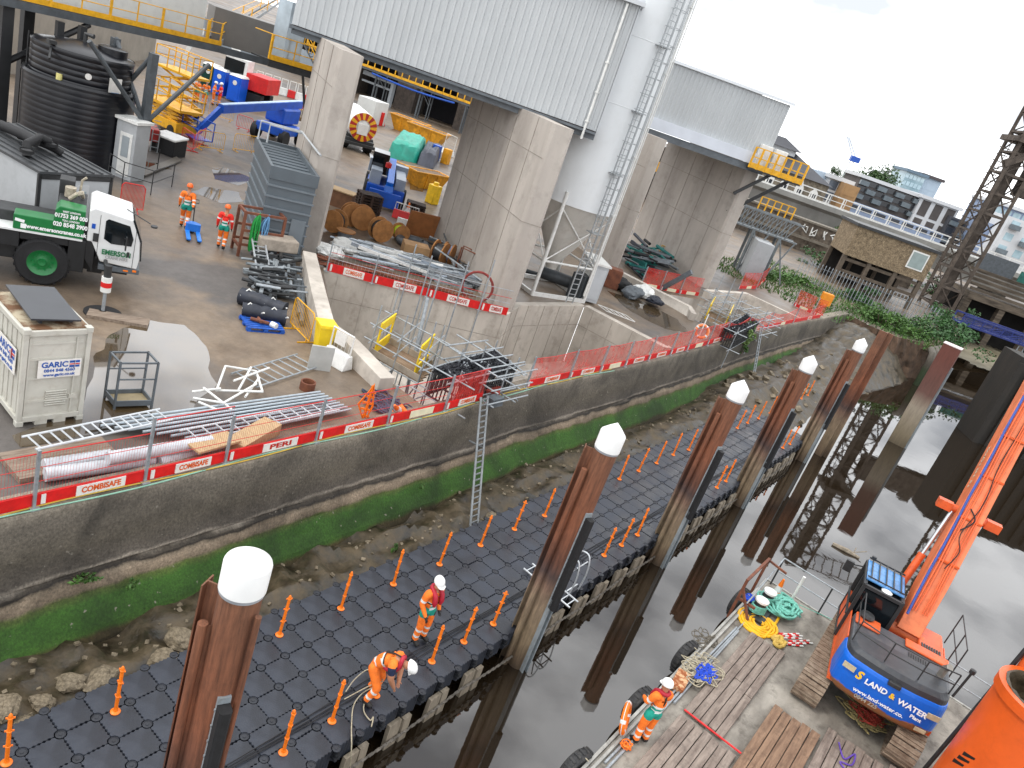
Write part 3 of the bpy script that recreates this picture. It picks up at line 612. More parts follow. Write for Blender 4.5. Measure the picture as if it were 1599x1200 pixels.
# ------------------------------------------------------------------ silo
f1, f2 = G(822, 461), G(903, 473); mid = (f1 + f2) / 2; dd = (f2 - f1).normalized(); nb = V3((-dd.y, dd.x, 0)); Rs = 2.25
sc_ = mid + nb * 1.6 + dd * .4; zc = HZ(905, 345, sc_); zc = max(7.0, min(zc, 9.0))
silo = T('cement_silo', 'tall white steel silo with a cone bottom and caged ladder between the two sheds', 'silo', (sc_.x, sc_.y, ZY)); zc -= ZY
silom = mat('silo white', 'd6d9da', .4, .04, .5, dirt=.15, dcol='b3b3ae', stretch=(1, 1, .2))
m = M(); m.lathe([(Rs, zc), (Rs, 24), (1.2, 25), (0, 25.2)], (0, 0, 0), 48); ob('cylinder', m, silom, silo)
m = M(); m.lathe([(Rs + .04, zc - .1), (Rs + .04, zc + .06)], (0, 0, 0), 48)
ob('rim_ring', m, silom, silo)
for z in (5, 8, 11, 14, 17): m = M(); m.lathe([(Rs + .003, zc + z), (Rs + .014, zc + z + .02), (Rs + .003, zc + z + .05)], (0, 0, 0), 48); ob('seam_ring', m, silom, silo)
m = M(); m.lathe([(Rs, zc), (.35, 1.6), (.3, 1.2), (0, 1.2)], (0, 0, 0), 40); ob('cone', m, mat('silo cone', 'c2bfb8', .5, .08, 1, dirt=.3, dcol='8c8579'), silo)
lg = []
for sx in (-1, 1):
    for sy in (-1, 1):
        p = dd * (f2 - f1).length / 2 * sx + nb * 1.5 * sy; lg.append(p); m = M(); top = p.normalized() * Rs
        m.tube([p, p * .98 + V3((0, 0, zc * .5)), V3((top.x, top.y, zc + .5))], .1, 10); ob('leg', m, white_paint, silo)
m = M()
for a, b in ((0, 1), (1, 3), (3, 2), (2, 0)):
    m.tube([lg[a] + V3((0, 0, 1.9)), lg[b] + V3((0, 0, 1.9))], .06, 8); m.tube([lg[a] + V3((0, 0, 1.9)), lg[b] * 1.0 + V3((0, 0, zc - .3))], .04, 6); m.tube([lg[b] + V3((0, 0, 1.9)), lg[a] + V3((0, 0, zc - .3))], .04, 6)
    m.bar(lg[a] + V3((0, 0, .1)), lg[b] + V3((0, 0, .1)), .15, .2)
ob('bracing', m, white_paint, silo)
tocam = V3((CAM.x - sc_.x, CAM.y - sc_.y, 0)).normalized(); ang = math.atan2(tocam.y, tocam.x) + R(38); lad_m = mat('ladder grey', '9fa3a5', .45, .12, 4, metal=.2)
lx = V3((math.cos(ang), math.sin(ang), 0)); ls = V3((-lx.y, lx.x, 0)); lm = M(); hm = M()
base = lx * (Rs + .2)
for sgn in (-.22, .22): lm.bar(base + ls * sgn + V3((0, 0, .2)), base + ls * sgn + V3((0, 0, 25.5)), .05, .05, lx)
z = .4
while z < 25: lm.bar(base - ls * .22 + V3((0, 0, z)), base + ls * .22 + V3((0, 0, z)), .03); z += .28
for z in (4, 7, 10, 13, 16, 19, 22): lm.bar(base + ls * .3 + V3((0, 0, z)), base + ls * .3 - lx * .3 + V3((0, 0, z)), .05); lm.bar(base - ls * .3 + V3((0, 0, z)), base - ls * .3 - lx * .3 + V3((0, 0, z)), .05); lm.box(base + V3((0, 0, z)), (.5, .5, .05), ang)
ob('ladder', lm, lad_m, silo)
z = 2.6
while z < 25:
    hm.tube([base + ls * (.36 * math.cos(R(t))) + lx * (.62 * math.sin(R(t))) + V3((0, 0, z)) for t in range(0, 181, 20)], .016, 5); z += .75
for t in (30, 60, 90, 120, 150):
    o_ = base + ls * (.36 * math.cos(R(t))) + lx * (.62 * math.sin(R(t))); hm.bar(o_ + V3((0, 0, 2.6)), o_ + V3((0, 0, 25.2)), .03, .012)
ob('ladder_cage', hm, lad_m, silo)
pm = M(); a2 = ang + R(26); px_ = V3((math.cos(a2), math.sin(a2), 0)) * (Rs + .14); pm.tube([px_ + V3((0, 0, .6)), px_ + V3((0, 0, 25))], .055, 10)
for z in (5, 8, 12, 15, 18): pm.box(px_ * .96 + V3((0, 0, z)), (.25, .25, .05), a2)
a3 = ang + R(36); px_ = V3((math.cos(a3), math.sin(a3), 0)) * (Rs + .12); pm.tube([px_ + V3((0, 0, 2.6)), px_ + V3((0, 0, 25))], .03, 8); ob('fill_pipe', pm, white_paint, silo)
# ------------------------------------------------------------------ people
skin = mat('skin', 'b07a5c', .6, .1, 6); teal_hv = mat('teal hi-vis cloth', '0f8f7c', .8, .15, 9, bump=.4, bs=25); silver = mat('reflective tape', 'd5d8d6', .35, .08, 9)
boot = mat('black boots', '1b1a19', .7, .3, 9); navy = mat('navy shirt', '1b2440', .85, .2, 9, bump=.4, bs=25); red_hv = mat('red hi-vis cloth', 'e0281c', .8, .15, 9, bump=.4, bs=25)
helm_w = mat('white helmet', 'e2e2e0', .35, .03, 5); helm_o = mat('orange helmet', 'e8641c', .4, .05, 5); jacket_red = mat('red lifejacket', 'a3142a', .6, .15, 6); glove = mat('dark gloves', '2a2826', .8, .2, 9); hair_d = mat('dark hair', '2a211b', .8, .2, 9)
PM = [orange_hv, teal_hv, silver, boot, skin, navy, red_hv, glove]
BASE = dict(pelvis=(0, 0, .95), spine=(0, .0, 1.13), chest=(0, .01, 1.36), neck=(0, .0, 1.5), jaw=(0, .03, 1.58), skull=(0, .03, 1.68), crown=(0, .02, 1.76))
for s_, n_ in ((-1, 'l'), (1, 'r')):
    BASE.update({'hip' + n_: (.1 * s_, 0, .9), 'knee' + n_: (.12 * s_, .03, .5), 'ankle' + n_: (.13 * s_, 0, .1), 'toe' + n_: (.15 * s_, .17, .04), 'sh' + n_: (.19 * s_, 0, 1.43), 'el' + n_: (.26 * s_, -.03, 1.15), 'wr' + n_: (.27 * s_, .06, .91)})
def person(label, loc, rz, pose=None, top=0, low=1, sleeve=0, legs=0, helmet=helm_w, jacket=False, gloves=True, hs=1.0, group=None, far=False, face=True):
    J = {k: V3(v) for k, v in BASE.items()}
    for k, v in (pose or {}).items(): J[k] = V3(v)
    vs, es, rs, tagm = [], [], [], []
    def chain(names, radii, mats_, i0=None, step=.055):
        """names of joints with radii; mats_(bone index, t) -> material index"""
        last = i0
        if last is None: vs.append(J[names[0]]); rs.append(radii[0]); last = len(vs) - 1
        for b in range(len(names) - 1):
            a, c = (vs[i0] if b == 0 and i0 is not None else J[names[b]]), J[names[b + 1]]; n = max(1, int(round((c - a).length / step)))
            for k in range(1, n + 1):
                t = k / n; vs.append(a.lerp(c, t)); rr = radii[b] + (radii[b + 1] - radii[b]) * t; rs.append(rr); es.append((last, len(vs) - 1)); tagm.append((a.lerp(c, (k - 1) / n), a.lerp(c, t), mats_(b, (k - .5) / n))); last = len(vs) - 1
            J['#' + names[b + 1]] = len(vs) - 1
            J['i' + names[b + 1]] = last
        return last
    ID = {}
    tm = lambda b, t: (2 if b == 0 and .3 < t < .55 else (low if b == 0 else (2 if b == 1 and .1 < t < .32 else (top if b < 2 or t < .5 else 4))))
    chain(['pelvis', 'spine', 'chest', 'neck'], [.165, .16, .175, .066], tm)
    root = 0; ic = J['ichest']; inn = J['ineck']; isp = root
    chain(['neck', 'jaw', 'skull', 'crown'], [.062, .075, .098, .05], lambda b, t: 4, inn, .05)
    J2 = J['ijaw']
    sk = J['skull']; fd = (J['skull'] - J['neck']); fwd = V3((0, 1, 0)); fwd = (fwd - fd.normalized() * fwd.dot(fd.normalized())).normalized()
    if pose and 'face' in pose: fwd = V3(pose['face']).normalized()
    sd_ = fd.normalized().cross(fwd)
    vs.append(J['jaw'].lerp(sk, .45) + fwd * .115); rs.append(.014); es.append((J['ijaw'], len(vs) - 1)); tagm.append((vs[-1] - fwd * .03, vs[-1], 4))
    for q in ('l', 'r'):
        chain(['chest', 'sh' + q, 'el' + q, 'wr' + q], [.12, .1, .07, .045], lambda b, t: top if b == 0 else (sleeve if b == 1 and t < .6 else (2 if (b == 1 and t < .8 and sleeve != 5) or (b == 2 and .3 < t < .5 and sleeve != 5) else (4 if sleeve == 5 else sleeve))), ic)
        iw = J['iwr' + q]; d = (J['wr' + q] - J['el' + q]).normalized(); hd = pose.get('hand' + q) if pose else None
        if hd: d = V3(hd).normalized()
        side = d.cross(V3((0, 0, 1))) if abs(d.z) < .9 else V3((0, 1, 0)); side.normalize(); gm = 7 if gloves else 4; nrm = d.cross(side)
        vs.append(J['wr' + q] + d * .05); rs.append(.034); es.append((iw, len(vs) - 1)); ip = len(vs) - 1; tagm.append((J['wr' + q], vs[-1], gm))
        if not far:
            for k, (o_, ln) in enumerate(((-.03, .06), (-.01, .075), (.01, .07), (.03, .052))):
                last = ip; p = J['wr' + q] + d * .085 + side * o_
                for st in range(3):
                    vs.append(p); rs.append(.009 - st * .001); es.append((last, len(vs) - 1)); tagm.append((vs[last], p, gm)); last = len(vs) - 1; p = p + (d * (1 - .25 * st) + nrm * .28 * (st + 1) * (1 if q == 'r' else -1)).normalized() * ln / 2
            last = ip; p = J['wr' + q] + d * .045 + side * -.048
            for st in range(2):
                vs.append(p); rs.append(.01); es.append((last, len(vs) - 1)); tagm.append((vs[last], p, gm)); last = len(vs) - 1; p = p + (d * .8 - side * .5).normalized() * .035
        else:
            vs.append(J['wr' + q] + d * .13); rs.append(.02); es.append((ip, len(vs) - 1)); tagm.append((J['wr' + q], vs[-1], gm))
    for q in ('l', 'r'):
        lm_ = lambda b, t: (legs if b < 2 else 3) if not (b == 2 and (.18 < t < .34 or .5 < t < .66)) and not (b == 2 and t > .82) else (2 if t < .82 else 3)
        def lm_(b, t):
            if b == 0: return low
            if b == 1: return low if t < .22 else legs
            if b == 2: return 2 if (.15 < t < .32 or .5 < t < .66) else (3 if t > .86 else legs)
            return 3
        chain(['pelvis', 'hip' + q, 'knee' + q, 'ankle' + q, 'toe' + q], [.13, .125, .092, .075, .048], lm_, root)
        ia = J['iankle' + q]; an = J['ankle' + q]; tv = (J['toe' + q] - an); tv.z = 0; vs.append(an - tv.normalized() * .07 + V3((0, 0, -.04))); rs.append(.045); es.append((ia, len(vs) - 1)); tagm.append((an, vs[-1], 3))
    me = bpy.data.meshes.new('tmp'); me.from_pydata([tuple(v) for v in vs], es, []); o = bpy.data.objects.new('tmp', me); COL.objects.link(o)
    mk = o.modifiers.new('s', 'SKIN'); mk.use_smooth_shade = True; mk.branch_smoothing = .3; sv = me.skin_vertices[0].data
    for i, r in enumerate(rs): sv[i].radius = (r, r)
    for i in range(3): sv[i].radius = (rs[i] * 1.12, rs[i] * .82) if i < 6 else (rs[i], rs[i])
    sv[0].use_root = True; ss = o.modifiers.new('u', 'SUBSURF'); ss.levels = 1; ss.render_levels = 1
    dg = bpy.context.evaluated_depsgraph_get(); nm = bpy.data.meshes.new_from_object(o.evaluated_get(dg)); bpy.data.objects.remove(o); bpy.data.meshes.remove(me)
    nm.materials.clear()
    for a in PM: nm.materials.append(a)
    for p in nm.polygons:
        c = p.center; best = 9; bi = 0
        for a, b, mi in tagm:
            ab = b - a; t = max(0, min(1, (c - a).dot(ab) / max(1e-9, ab.length_squared))); dd_ = (a + ab * t - c).length
            if dd_ < best: best = dd_; bi = mi
        p.material_index = bi; p.use_smooth = True
    nm.name = 'person'; t = bpy.data.objects.new('person', nm); COL.objects.link(t); t.location = loc; t.rotation_euler = (0, 0, rz); t.scale = (hs, hs, hs); tag(t, label, 'person', group)
    up = fd.normalized(); h = M()
    def hp(x, y, z): return sk + sd_ * x + fwd * y + up * z
    prof_ = [(.128, .0), (.13, .02), (.124, .07), (.1, .12), (.06, .15), (0, .16)]; n = 18; q = []
    for r, z in prof_: q += [hp(r * .92 * math.cos(2 * math.pi * k / n), r * 1.1 * math.sin(2 * math.pi * k / n), z + .005) for k in range(n)]
    h.add(q, [(i * n + k, i * n + (k + 1) % n, (i + 1) * n + (k + 1) % n, (i + 1) * n + k) for i in range(5) for k in range(n)], True)
    br = [hp(x, y, z) for z in (-.0, .018) for x, y in ((-.11, .06), (-.09, .15), (0, .19), (.09, .15), (.11, .06))]; h.add(br, [(4, 3, 2, 1, 0), (5, 6, 7, 8, 9), (0, 1, 6, 5), (1, 2, 7, 6), (2, 3, 8, 7), (3, 4, 9, 8)])
    ob('helmet', h, helmet, t)
    if face and not far:
        e = M()
        for s in (-.032, .032): e.box(hp(s, .095, -.02), (.018, .012, .01))
        e.box(hp(0, .088, -.085), (.04, .012, .008)); ob('face_features', e, hair_d, t)
    if jacket:
        c, nk = J['chest'], J['neck']; cu = (nk - c).normalized(); cf = V3((0, 1, 0)); cf = (cf - cu * cf.dot(cu)).normalized(); cs = cu.cross(cf)
        q = lambda x, y, z: c + cs * x + cf * y + cu * z
        j = M(); j.tube([q(-.09, .15, -.2), q(-.1, .16, -.1), q(-.1, .13, .05), q(-.1, .05, .14), q(-.07, -.07, .17), q(0, -.1, .17), q(.07, -.07, .17), q(.1, .05, .14), q(.1, .13, .05), q(.1, .16, -.1), q(.09, .15, -.2)], [.035, .06, .06, .05, .045, .045, .045, .05, .06, .06, .035], 10); ob('lifejacket', j, jacket_red, t)
        b = M(); b.tube([q(.15 * math.cos(a * .5236), .135 * math.sin(a * .5236), -.18) for a in range(12)], .012, 6, True); b.tube([q(0, -.1, .16), q(0, -.15, 0), q(0, -.145, -.18)], .018, 6); ob('harness', b, boot, t)
    return t
def yaw_to(u1, v1, u2, v2, z):               # heading whose local +Y runs from the first to the second photo point
    a, b = G(u1, v1, z), G(u2, v2, z); return math.atan2(-(b.x - a.x), b.y - a.y)
p = G(652, 1001, 0)
person('worker in orange standing on the pontoon with arms down behind the bending man', (p.x, p.y, 0), R(-95), dict(wrl=(-.24, .1, .9), ell=(-.26, -.05, 1.15), wrr=(.24, .16, .93), toel=(-.16, .17, .04), face=(0, 1, -.35)), jacket=True)
p = G(582, 1085, 0)
bend = dict(pelvis=(0, -.12, .88), spine=(0, .02, 1.05), chest=(0, .22, 1.16), neck=(0, .36, 1.2), jaw=(0, .45, 1.18), skull=(0, .53, 1.2), crown=(0, .6, 1.23), face=(0, .35, -1), hipl=(-.1, -.12, .84), hipr=(.1, -.12, .84), kneel=(-.15, .05, .47), kneer=(.17, .1, .47), anklel=(-.16, -.14, .1), ankler=(.2, -.05, .1), toel=(-.18, .04, .04), toer=(.23, .13, .04), shl=(-.19, .25, 1.17), shr=(.19, .25, 1.17), ell=(-.22, .33, .9), elr=(.2, .3, .88), wrl=(-.1, .4, .66), wrr=(.08, .38, .62))
person('worker bending down in navy short sleeves and lifejacket, tying rope to an orange post', (p.x + .05, p.y - .1, 0), R(-70), bend, top=0, sleeve=5, jacket=True, gloves=False, low=0)
p = G(997, 1160, ZB)
person('worker with teal trimmed orange suit standing by the barge edge holding a lifebuoy', (p.x, p.y, ZB), R(60), dict(ell=(-.26, .08, 1.17), wrl=(-.16, .3, 1.08), elr=(.26, .08, 1.17), wrr=(.14, .3, 1.1), handl=(.3, 1, 0), handr=(-.3, 1, 0), face=(0, 1, -.25)), jacket=True)
p = G(286, 357)
walkp = dict(kneel=(-.11, .16, .52), anklel=(-.11, .2, .1), toel=(-.12, .38, .06), kneer=(.11, .02, .5), ankler=(.11, -.24, .14), toer=(.12, -.1, .05), wrr=(.26, -.3, 1.0), elr=(.25, -.16, 1.16), handr=(0, -1, -.2))
person('worker in orange with a teal waist band walking ahead of the blue pallet truck', (p.x, p.y, ZY), R(52), walkp, hs=1.03, helmet=helm_o)
p = G(344, 389)
person('worker in a red hi-vis jacket with teal hem and orange helmet walking in the yard', (p.x, p.y, ZY), R(48), dict(kneel=(-.11, .12, .52), anklel=(-.11, .1, .1), toel=(-.12, .28, .06), kneer=(.11, .02, .5), ankler=(.11, -.16, .13), toer=(.12, -.02, .05)), top=6, sleeve=6, helmet=helm_o)
for (u, v, rz, lb, tp_) in ((305, 161, 20, 'leftmost of the orange workers standing by the blue toilets', 0), (318, 164, 60, 'worker in faded orange between two others by the blue toilets', 0), (331, 164, -30, 'worker in plain orange facing away beside the blue toilet', 0), (341, 166, 160, 'worker in red jacket half hidden beside the plain orange one', 6)):
    p = G(u, v); person(lb, (p.x, p.y, ZY), R(rz), dict(wrl=(-.2, .2, 1.1), wrr=(.2, .22, 1.12)), top=tp_, sleeve=tp_, far=True, low=1 if tp_ == 0 and u < 325 else tp_)
# ropes the bending man handles
rope_n = mat('pale rope', 'a39a84', .85, .25, 20, bump=.6, bs=60)
def rope_px(px, z, r, n=7):
    out_ = []; P_ = [V3(G(u, v, zz)) for (u, v), zz in zip(px, z if isinstance(z, list) else [z] * len(px))]
    return smooth(P_, n)
def smooth(P_, n=6):
    o = []
    for i in range(len(P_) - 1):
        a, b, c, d = P_[max(0, i - 1)], P_[i], P_[i + 1], P_[min(len(P_) - 1, i + 2)]
        for k in range(n):
            t = k / n; o.append(.5 * ((2 * b) + (c - a) * t + (2 * a - 5 * b + 4 * c - d) * t * t + (3 * b - 3 * c + d - a) * t ** 3))
    return o + [P_[-1]]
m = M(); m.tube(rope_px([(540, 1080), (555, 1060), (575, 1046), (590, 1056), (598, 1062)], [.5, .2, .1, .3, .55], 0), .012, 6); m.tube(rope_px([(538, 1092), (560, 1080), (580, 1070), (598, 1064)], [.4, .25, .35, .5], 0), .012, 6); m.tube(rope_px([(596, 1070), (570, 1080), (553, 1100), (549, 1130), (549, 1165), (547, 1200)], [.5, .2, .05, .05, .05, -.6], 0), .012, 6); m.tube(rope_px([(590, 1078), (572, 1092), (568, 1110), (578, 1125), (583, 1120), (580, 1135)], [.3, .1, .03, .03, .03, .03], 0), .012, 6)
TM('mooring_rope', 'loose pale rope looped between an orange post and the bending worker', 'rope', m, rope_n)
# aluminium ladder frame lying on the pontoon by the second pile
alu = mat('bright aluminium', 'c3c7ca', .35, .1, 4, metal=.6)
m = M(); a, b = G(818, 885, .06), G(890, 850, .06); sd_ = V3((0, .4, 0))
a = G(818, 888, .06); b = a + V3((1.7, -.15, 0)); s_ = V3((0, .42, 0))
for q in (0, 1): m.tube([a + s_ * q, b + s_ * q], .025, 8)
for k in range(8): m.bar(a.lerp(b, (k + .5) / 8), a.lerp(b, (k + .5) / 8) + s_, .025)
TM('aluminium_ladder', 'short aluminium ladder lying across the pontoon behind the second pile', 'ladder', m, alu)
m = M()
for q in (0, .55):
    y0 = 16.75 + q; m.tube(smooth([V3((-6.15, y0, -.7)), V3((-6.0, y0, .4)), V3((-6.1, y0 + .02, 1.0)), V3((-6.35, y0 + .05, 1.05)), V3((-6.55, y0 + .08, .8)), V3((-6.6, y0 + .1, .05))], 5), .022, 8)
for z in (-.5, -.2, .1): m.bar(V3((-6.12, 16.75, z)), V3((-6.12, 17.3, z)), .03)
m.tube([V3((-6.55, 16.8, .05)), V3((-6.1, 17.3, .9))], .018, 6); m.tube([V3((-6.6, 17.4, .05)), V3((-6.1, 16.75, .9))], .018, 6)
TM('boarding_ladder', 'bent aluminium boarding ladder with hooped handrails on the pontoon edge', 'ladder', m, alu)
# scaffold ladder leaning down the river wall
t0, t1 = G(779, 634, ZC + .35), G(740, 820, -.45); t0.x = wx(t0.y) + .12; m = M(); d = (t1 - t0); s_ = V3((0, .36, 0))
for q in (-.5, .5): m.bar(t0 + s_ * q, t1 + s_ * q, .06, .05)
for k in range(22): m.bar(t0 - s_ * .5 + d * ((k + .5) / 22), t0 + s_ * .5 + d * ((k + .5) / 22), .035)
m.tube([t0 + d * .42 + s_ * .5, t0 + d * .42 + V3((-.6, .2, -.1))], .03, 6)
TM('wall_ladder', 'galvanised scaffold ladder leaning down the river wall to the mud', 'ladder', m, mat('dull galvanised', '74787a', .5, .2, 5, dirt=.4))
# ------------------------------------------------------------------ lifebuoy helper
def lifebuoy(m_o, m_w, c, ax, r=.3, tr=.065):
    ax = V3(ax).normalized(); u = ax.orthogonal().normalized(); w_ = ax.cross(u); c = V3(c)
    m_o.tube([c + (u * math.cos(a * math.pi / 16) + w_ * math.sin(a * math.pi / 16)) * r for a in range(32)], tr, 10, True)
    for k in range(4):
        a0 = k * math.pi / 2 + .3; m_w.tube([c + (u * math.cos(a0 + j * .06) + w_ * math.sin(a0 + j * .06)) * r for j in range(5)], tr + .004, 10)
    m_w.tube([c + (u * math.cos(a * math.pi / 8) + w_ * math.sin(a * math.pi / 8)) * (r + tr + .01) for a in range(16)], .008, 5, True)
# ------------------------------------------------------------------ barge
barge = T('work_barge', 'flat steel barge with worn deck, handrails and hanging tyres carrying the orange excavator', 'barge', (0, 0, ZB))
BX0, BX1, BY0, BY1 = -2.72, 11.0, 2.0, 24.35
deckm = mat('worn barge deck', '615b53', .75, .3, .7, .5, 25, col2='9f998e', det=12, dirt=.9, dcol='3f3831', stretch=(1.4, .7, 1))
hullm = mat('barge hull', '8d8a83', .7, .25, 1, .3, 20, dirt=.7, dcol='54493c', stretch=(1, 1, .4))
m = M(); m.b2(BX0, BY0, -1.8, BX1, BY1, -.012); ob('hull', m, hullm, barge, bevel=.06)
m = M(); m.face((BX0 + .1, BY0, 0), (BX1, BY0, 0), (BX1, BY1 - .1, 0), (BX0 + .1, BY1 - .1, 0)); ob('deck', m, deckm, barge)
m = M(); m.b2(BX0 - .05, BY0, -.25, BX0 + .02, BY1, .02); m.b2(BX0, BY1 - .02, -.25, BX1, BY1 + .05, .02); m.b2(BX0 + .1, BY0, .0, BX0 + .16, BY1 - 2.2, .09)
ob('rubbing_strake', m, mat('strake steel', '9a9993', .6, .2, 2, dirt=.5), barge)
hr = M(); post = M()
A = V3((-2.55, 24.2, 0)); B = V3((10.5, 24.2, 0))
for k in range(9):
    p = A.lerp(B, k / 8); post.bar(p, p + V3((0, 0, 1.05)), .05)
for z in (1.05, .55): hr.tube([A + V3((0, 0, z)), B + V3((0, 0, z))], .024, 8)
for z in (1.05,): hr.tube([A + V3((0, 0, z)), V3((-2.55, 21.3, .5))], .024, 8)
ob('handrail', hr, galv, barge); ob('rail_posts', post, dark_steel, barge)
# timber mats on the deck
matm = mat('barge timber', '6f6259', .85, .3, 2.2, .9, 18, col2='94877c', det=10, dirt=.5, dcol='352c26', stretch=(5, .5, 3))
matd = mat('brown barge timber', '6b5240', .85, .3, 2.2, .9, 18, col2='8f735c', det=10, dirt=.5, dcol='33261d', stretch=(5, .5, 3))
def tmat(lab, x0, x1, y0, y1, z0, th, w_, mt, along='y', rz=0):
    m = M(); n = int(round((x1 - x0) / w_)); w_ = (x1 - x0) / n
    for k in range(n):
        a, b = rnd.uniform(0, .12), rnd.uniform(0, .12); cut = y0 + (y1 - y0) * rnd.uniform(.35, .65)
        for s0, s1 in ((y0 + a, cut - .006), (cut + .006, y1 - b)):
            dz = rnd.uniform(-.012, .012); m.box((x0 + (k + .5) * w_, (s0 + s1) / 2, z0 + th / 2 + dz), (w_ - .018, s1 - s0, th), rnd.uniform(-.003, .003), 0, rnd.uniform(-.02, .02))
    return TM('timber_mat', lab, 'timber mat', m, mt, (0, 0, ZB), 'timber mats on the barge deck', bevel=.012)
tmat('grey timber mat of long boards between the yellow hose and the standing worker', -2.02, -.98, 16.0, 20.9, .005, .1, .2, matm)
tmat('grey timber mat at the worker\'s feet, ending at the red steel strip', -2.02, -.55, 9.0, 15.9, .005, .1, .22, matm)
tmat('brown timber mat lying in front of the excavator\'s left track', -.5, .72, 10.5, 18.5, .005, .12, .24, matd)
tmat('muddy timber mat below the tangle of ropes behind the excavator', .78, 2.2, 10.5, 19.1, .005, .12, .24, matm)
tmat('dark timber mat under the right track of the excavator', 2.3, 3.9, 11.5, 19.3, .005, .12, .26, matm)
m = M(); m.box((-1.25, 15.96, .13), (1.5, .05, .02)); TM('steel_strip', 'thin red painted steel strip across the joint of the grey timber mats', 'strip', m, red_paint, (0, 0, ZB))
# tyres hanging on the barge side
def tyre(lab, y, grp='tyre fenders on the barge side'):
    t = T('tyre_fender', lab, 'tyre', (BX0 - .2, y, ZB - .28), 0, grp); m = M(); m.lathe([(.26, -.12), (.42, -.13), (.48, -.08), (.5, 0), (.48, .08), (.42, .13), (.26, .12), (.24, 0), (.26, -.12)], (0, 0, 0), 28)
    for k in range(22):
        a = 2 * math.pi * k / 22; m.box((.5 * math.cos(a), .5 * math.sin(a), 0), (.03, .05, .16), a)
    m.xf(Matrix.Rotation(R(90), 4, 'Y') @ Matrix.Rotation(R(8), 4, 'X')); ob('tyre_body', m, mat('tyre fender rubber', '2b2b2c', .8, .35, 5, .4, 20, dirt=.5, dcol='5a564e'), t)
    r = M(); r.tube([(.0, .0, .45), (.2, 0, .42)], .012, 5); ob('hanging_rope', r, rope_n, t)
for k, v in enumerate(((1054, 1017), (985, 1095), (890, 1197), (1132, 928))):
    p = G(v[0], v[1], ZB - .3); tyre(['worn tyre fender beside the blue and grey rope tangle', 'worn tyre fender next to the standing worker', 'tyre fender at the bottom edge, closest to the camera end', 'tyre fender behind the rusty frame at the barge corner'][k], p.y)
# loose pipes along the edge
m = M()
for k, (x, y0, y1, r) in enumerate(((-2.5, 13.0, 20.6, .03), (-2.42, 9.5, 17.0, .03), (-2.36, 14.5, 21.5, .025), (-2.28, 16, 20.5, .03))): m.tube([(x, y0, .035 + .01 * k), (x + .1 - .04 * k, y1, .05)], r, 8)
TM('edge_pipes', 'grey scaffold pipes lying loose along the left edge of the barge', 'pipes', m, galv, (0, 0, ZB))
# rusty frame, bollards, cone, post
p = G(1128, 905, ZB); m = M(); q = lambda x, y, z: (x, y, z)
m.bar((-2.85, 21.4, -.3), (-2.85, 21.4, 1.1), .08); m.bar((-2.85, 23.4, -.3), (-2.85, 23.4, 1.1), .08); m.bar((-2.85, 21.36, 1.1), (-2.85, 23.44, 1.1), .08); m.bar((-2.85, 21.4, .45), (-2.3, 21.4, .45), .07); m.bar((-2.85, 21.4, .8), (-2.3, 21.2, .1), .06); m.bar((-2.85, 23.4, 1.08), (-2.2, 23.4, 1.0), .06)
TM('mooring_stand', 'rusty square steel frame standing at the far left corner of the barge', 'frame', m, rust, (0, 0, ZB))
teal_rope = mat('turquoise rope', '6fb5a4', .85, .2, 14, bump=.8, bs=50); yel_rope = mat('yellow hose', 'e0a80c', .6, .2, 8, bump=.4, bs=20); blue_rope = mat('blue rope', '1742b5', .8, .2, 14, bump=.8, bs=40)
bd = T('twin_bollard', 'pair of white topped bollards on a dark base wrapped in turquoise rope', 'bollard', (-2.28, 22.3, ZB)); m = M(); m.b2(-.3, -.75, 0, .35, .75, .1); ob('base', m, dark_steel, bd, bevel=.02)
for y in (-.38, .38):
    m = M(); m.lathe([(.17, .1), (.17, .5), (.2, .52), (.2, .56), (0, .58)], (0, y, 0), 24); b_ = ob('bollard_post', m, dark_steel, bd); c = M(); c.lathe([(.202, .5), (.205, .57), (.12, .6), (0, .605)], (0, y, 0), 24); ob('bollard_top', c, capm, b_)
    w_ = M(); w_.tube([((.2 + .03 * math.sin(k)) * math.cos(k * .5), y + (.2 + .03 * math.sin(k)) * math.sin(k * .5), .12 + k * .004) for k in range(64)], .028, 6); ob('wrapped_rope', w_, teal_rope, bd)
def cone(lab, loc, s=1.0, grp=None, tilt=(0, 0)):
    t = T('traffic_cone', lab, 'cone', loc, 0, grp); t.scale = (s, s, s); t.rotation_euler = (tilt[0], tilt[1], 0)
    m = M(); m.lathe([(.14, .04), (.035, .72), (0, .725)], (0, 0, 0), 18); ob('cone_body', m, orange_pl, t); m = M(); m.lathe([(.112, .26), (.082, .46), (.08, .46)], (0, 0, 0), 18); ob('white_band', m, silver, t); m = M(); m.b2(-.2, -.2, 0, .2, .2, .04); ob('base', m, orange_pl, t, bevel=.02); return t
cone('orange traffic cone standing at the barge corner behind the bollards', (-2.2, 23.55, ZB))
m = M(); m.tube([(-1.75, 23.9, 0), (-1.75, 23.9, 1.0)], .05, 10); TM('white_post', 'short white tube post with a red top beside the traffic cone', 'post', m, white_paint, (0, 0, ZB))
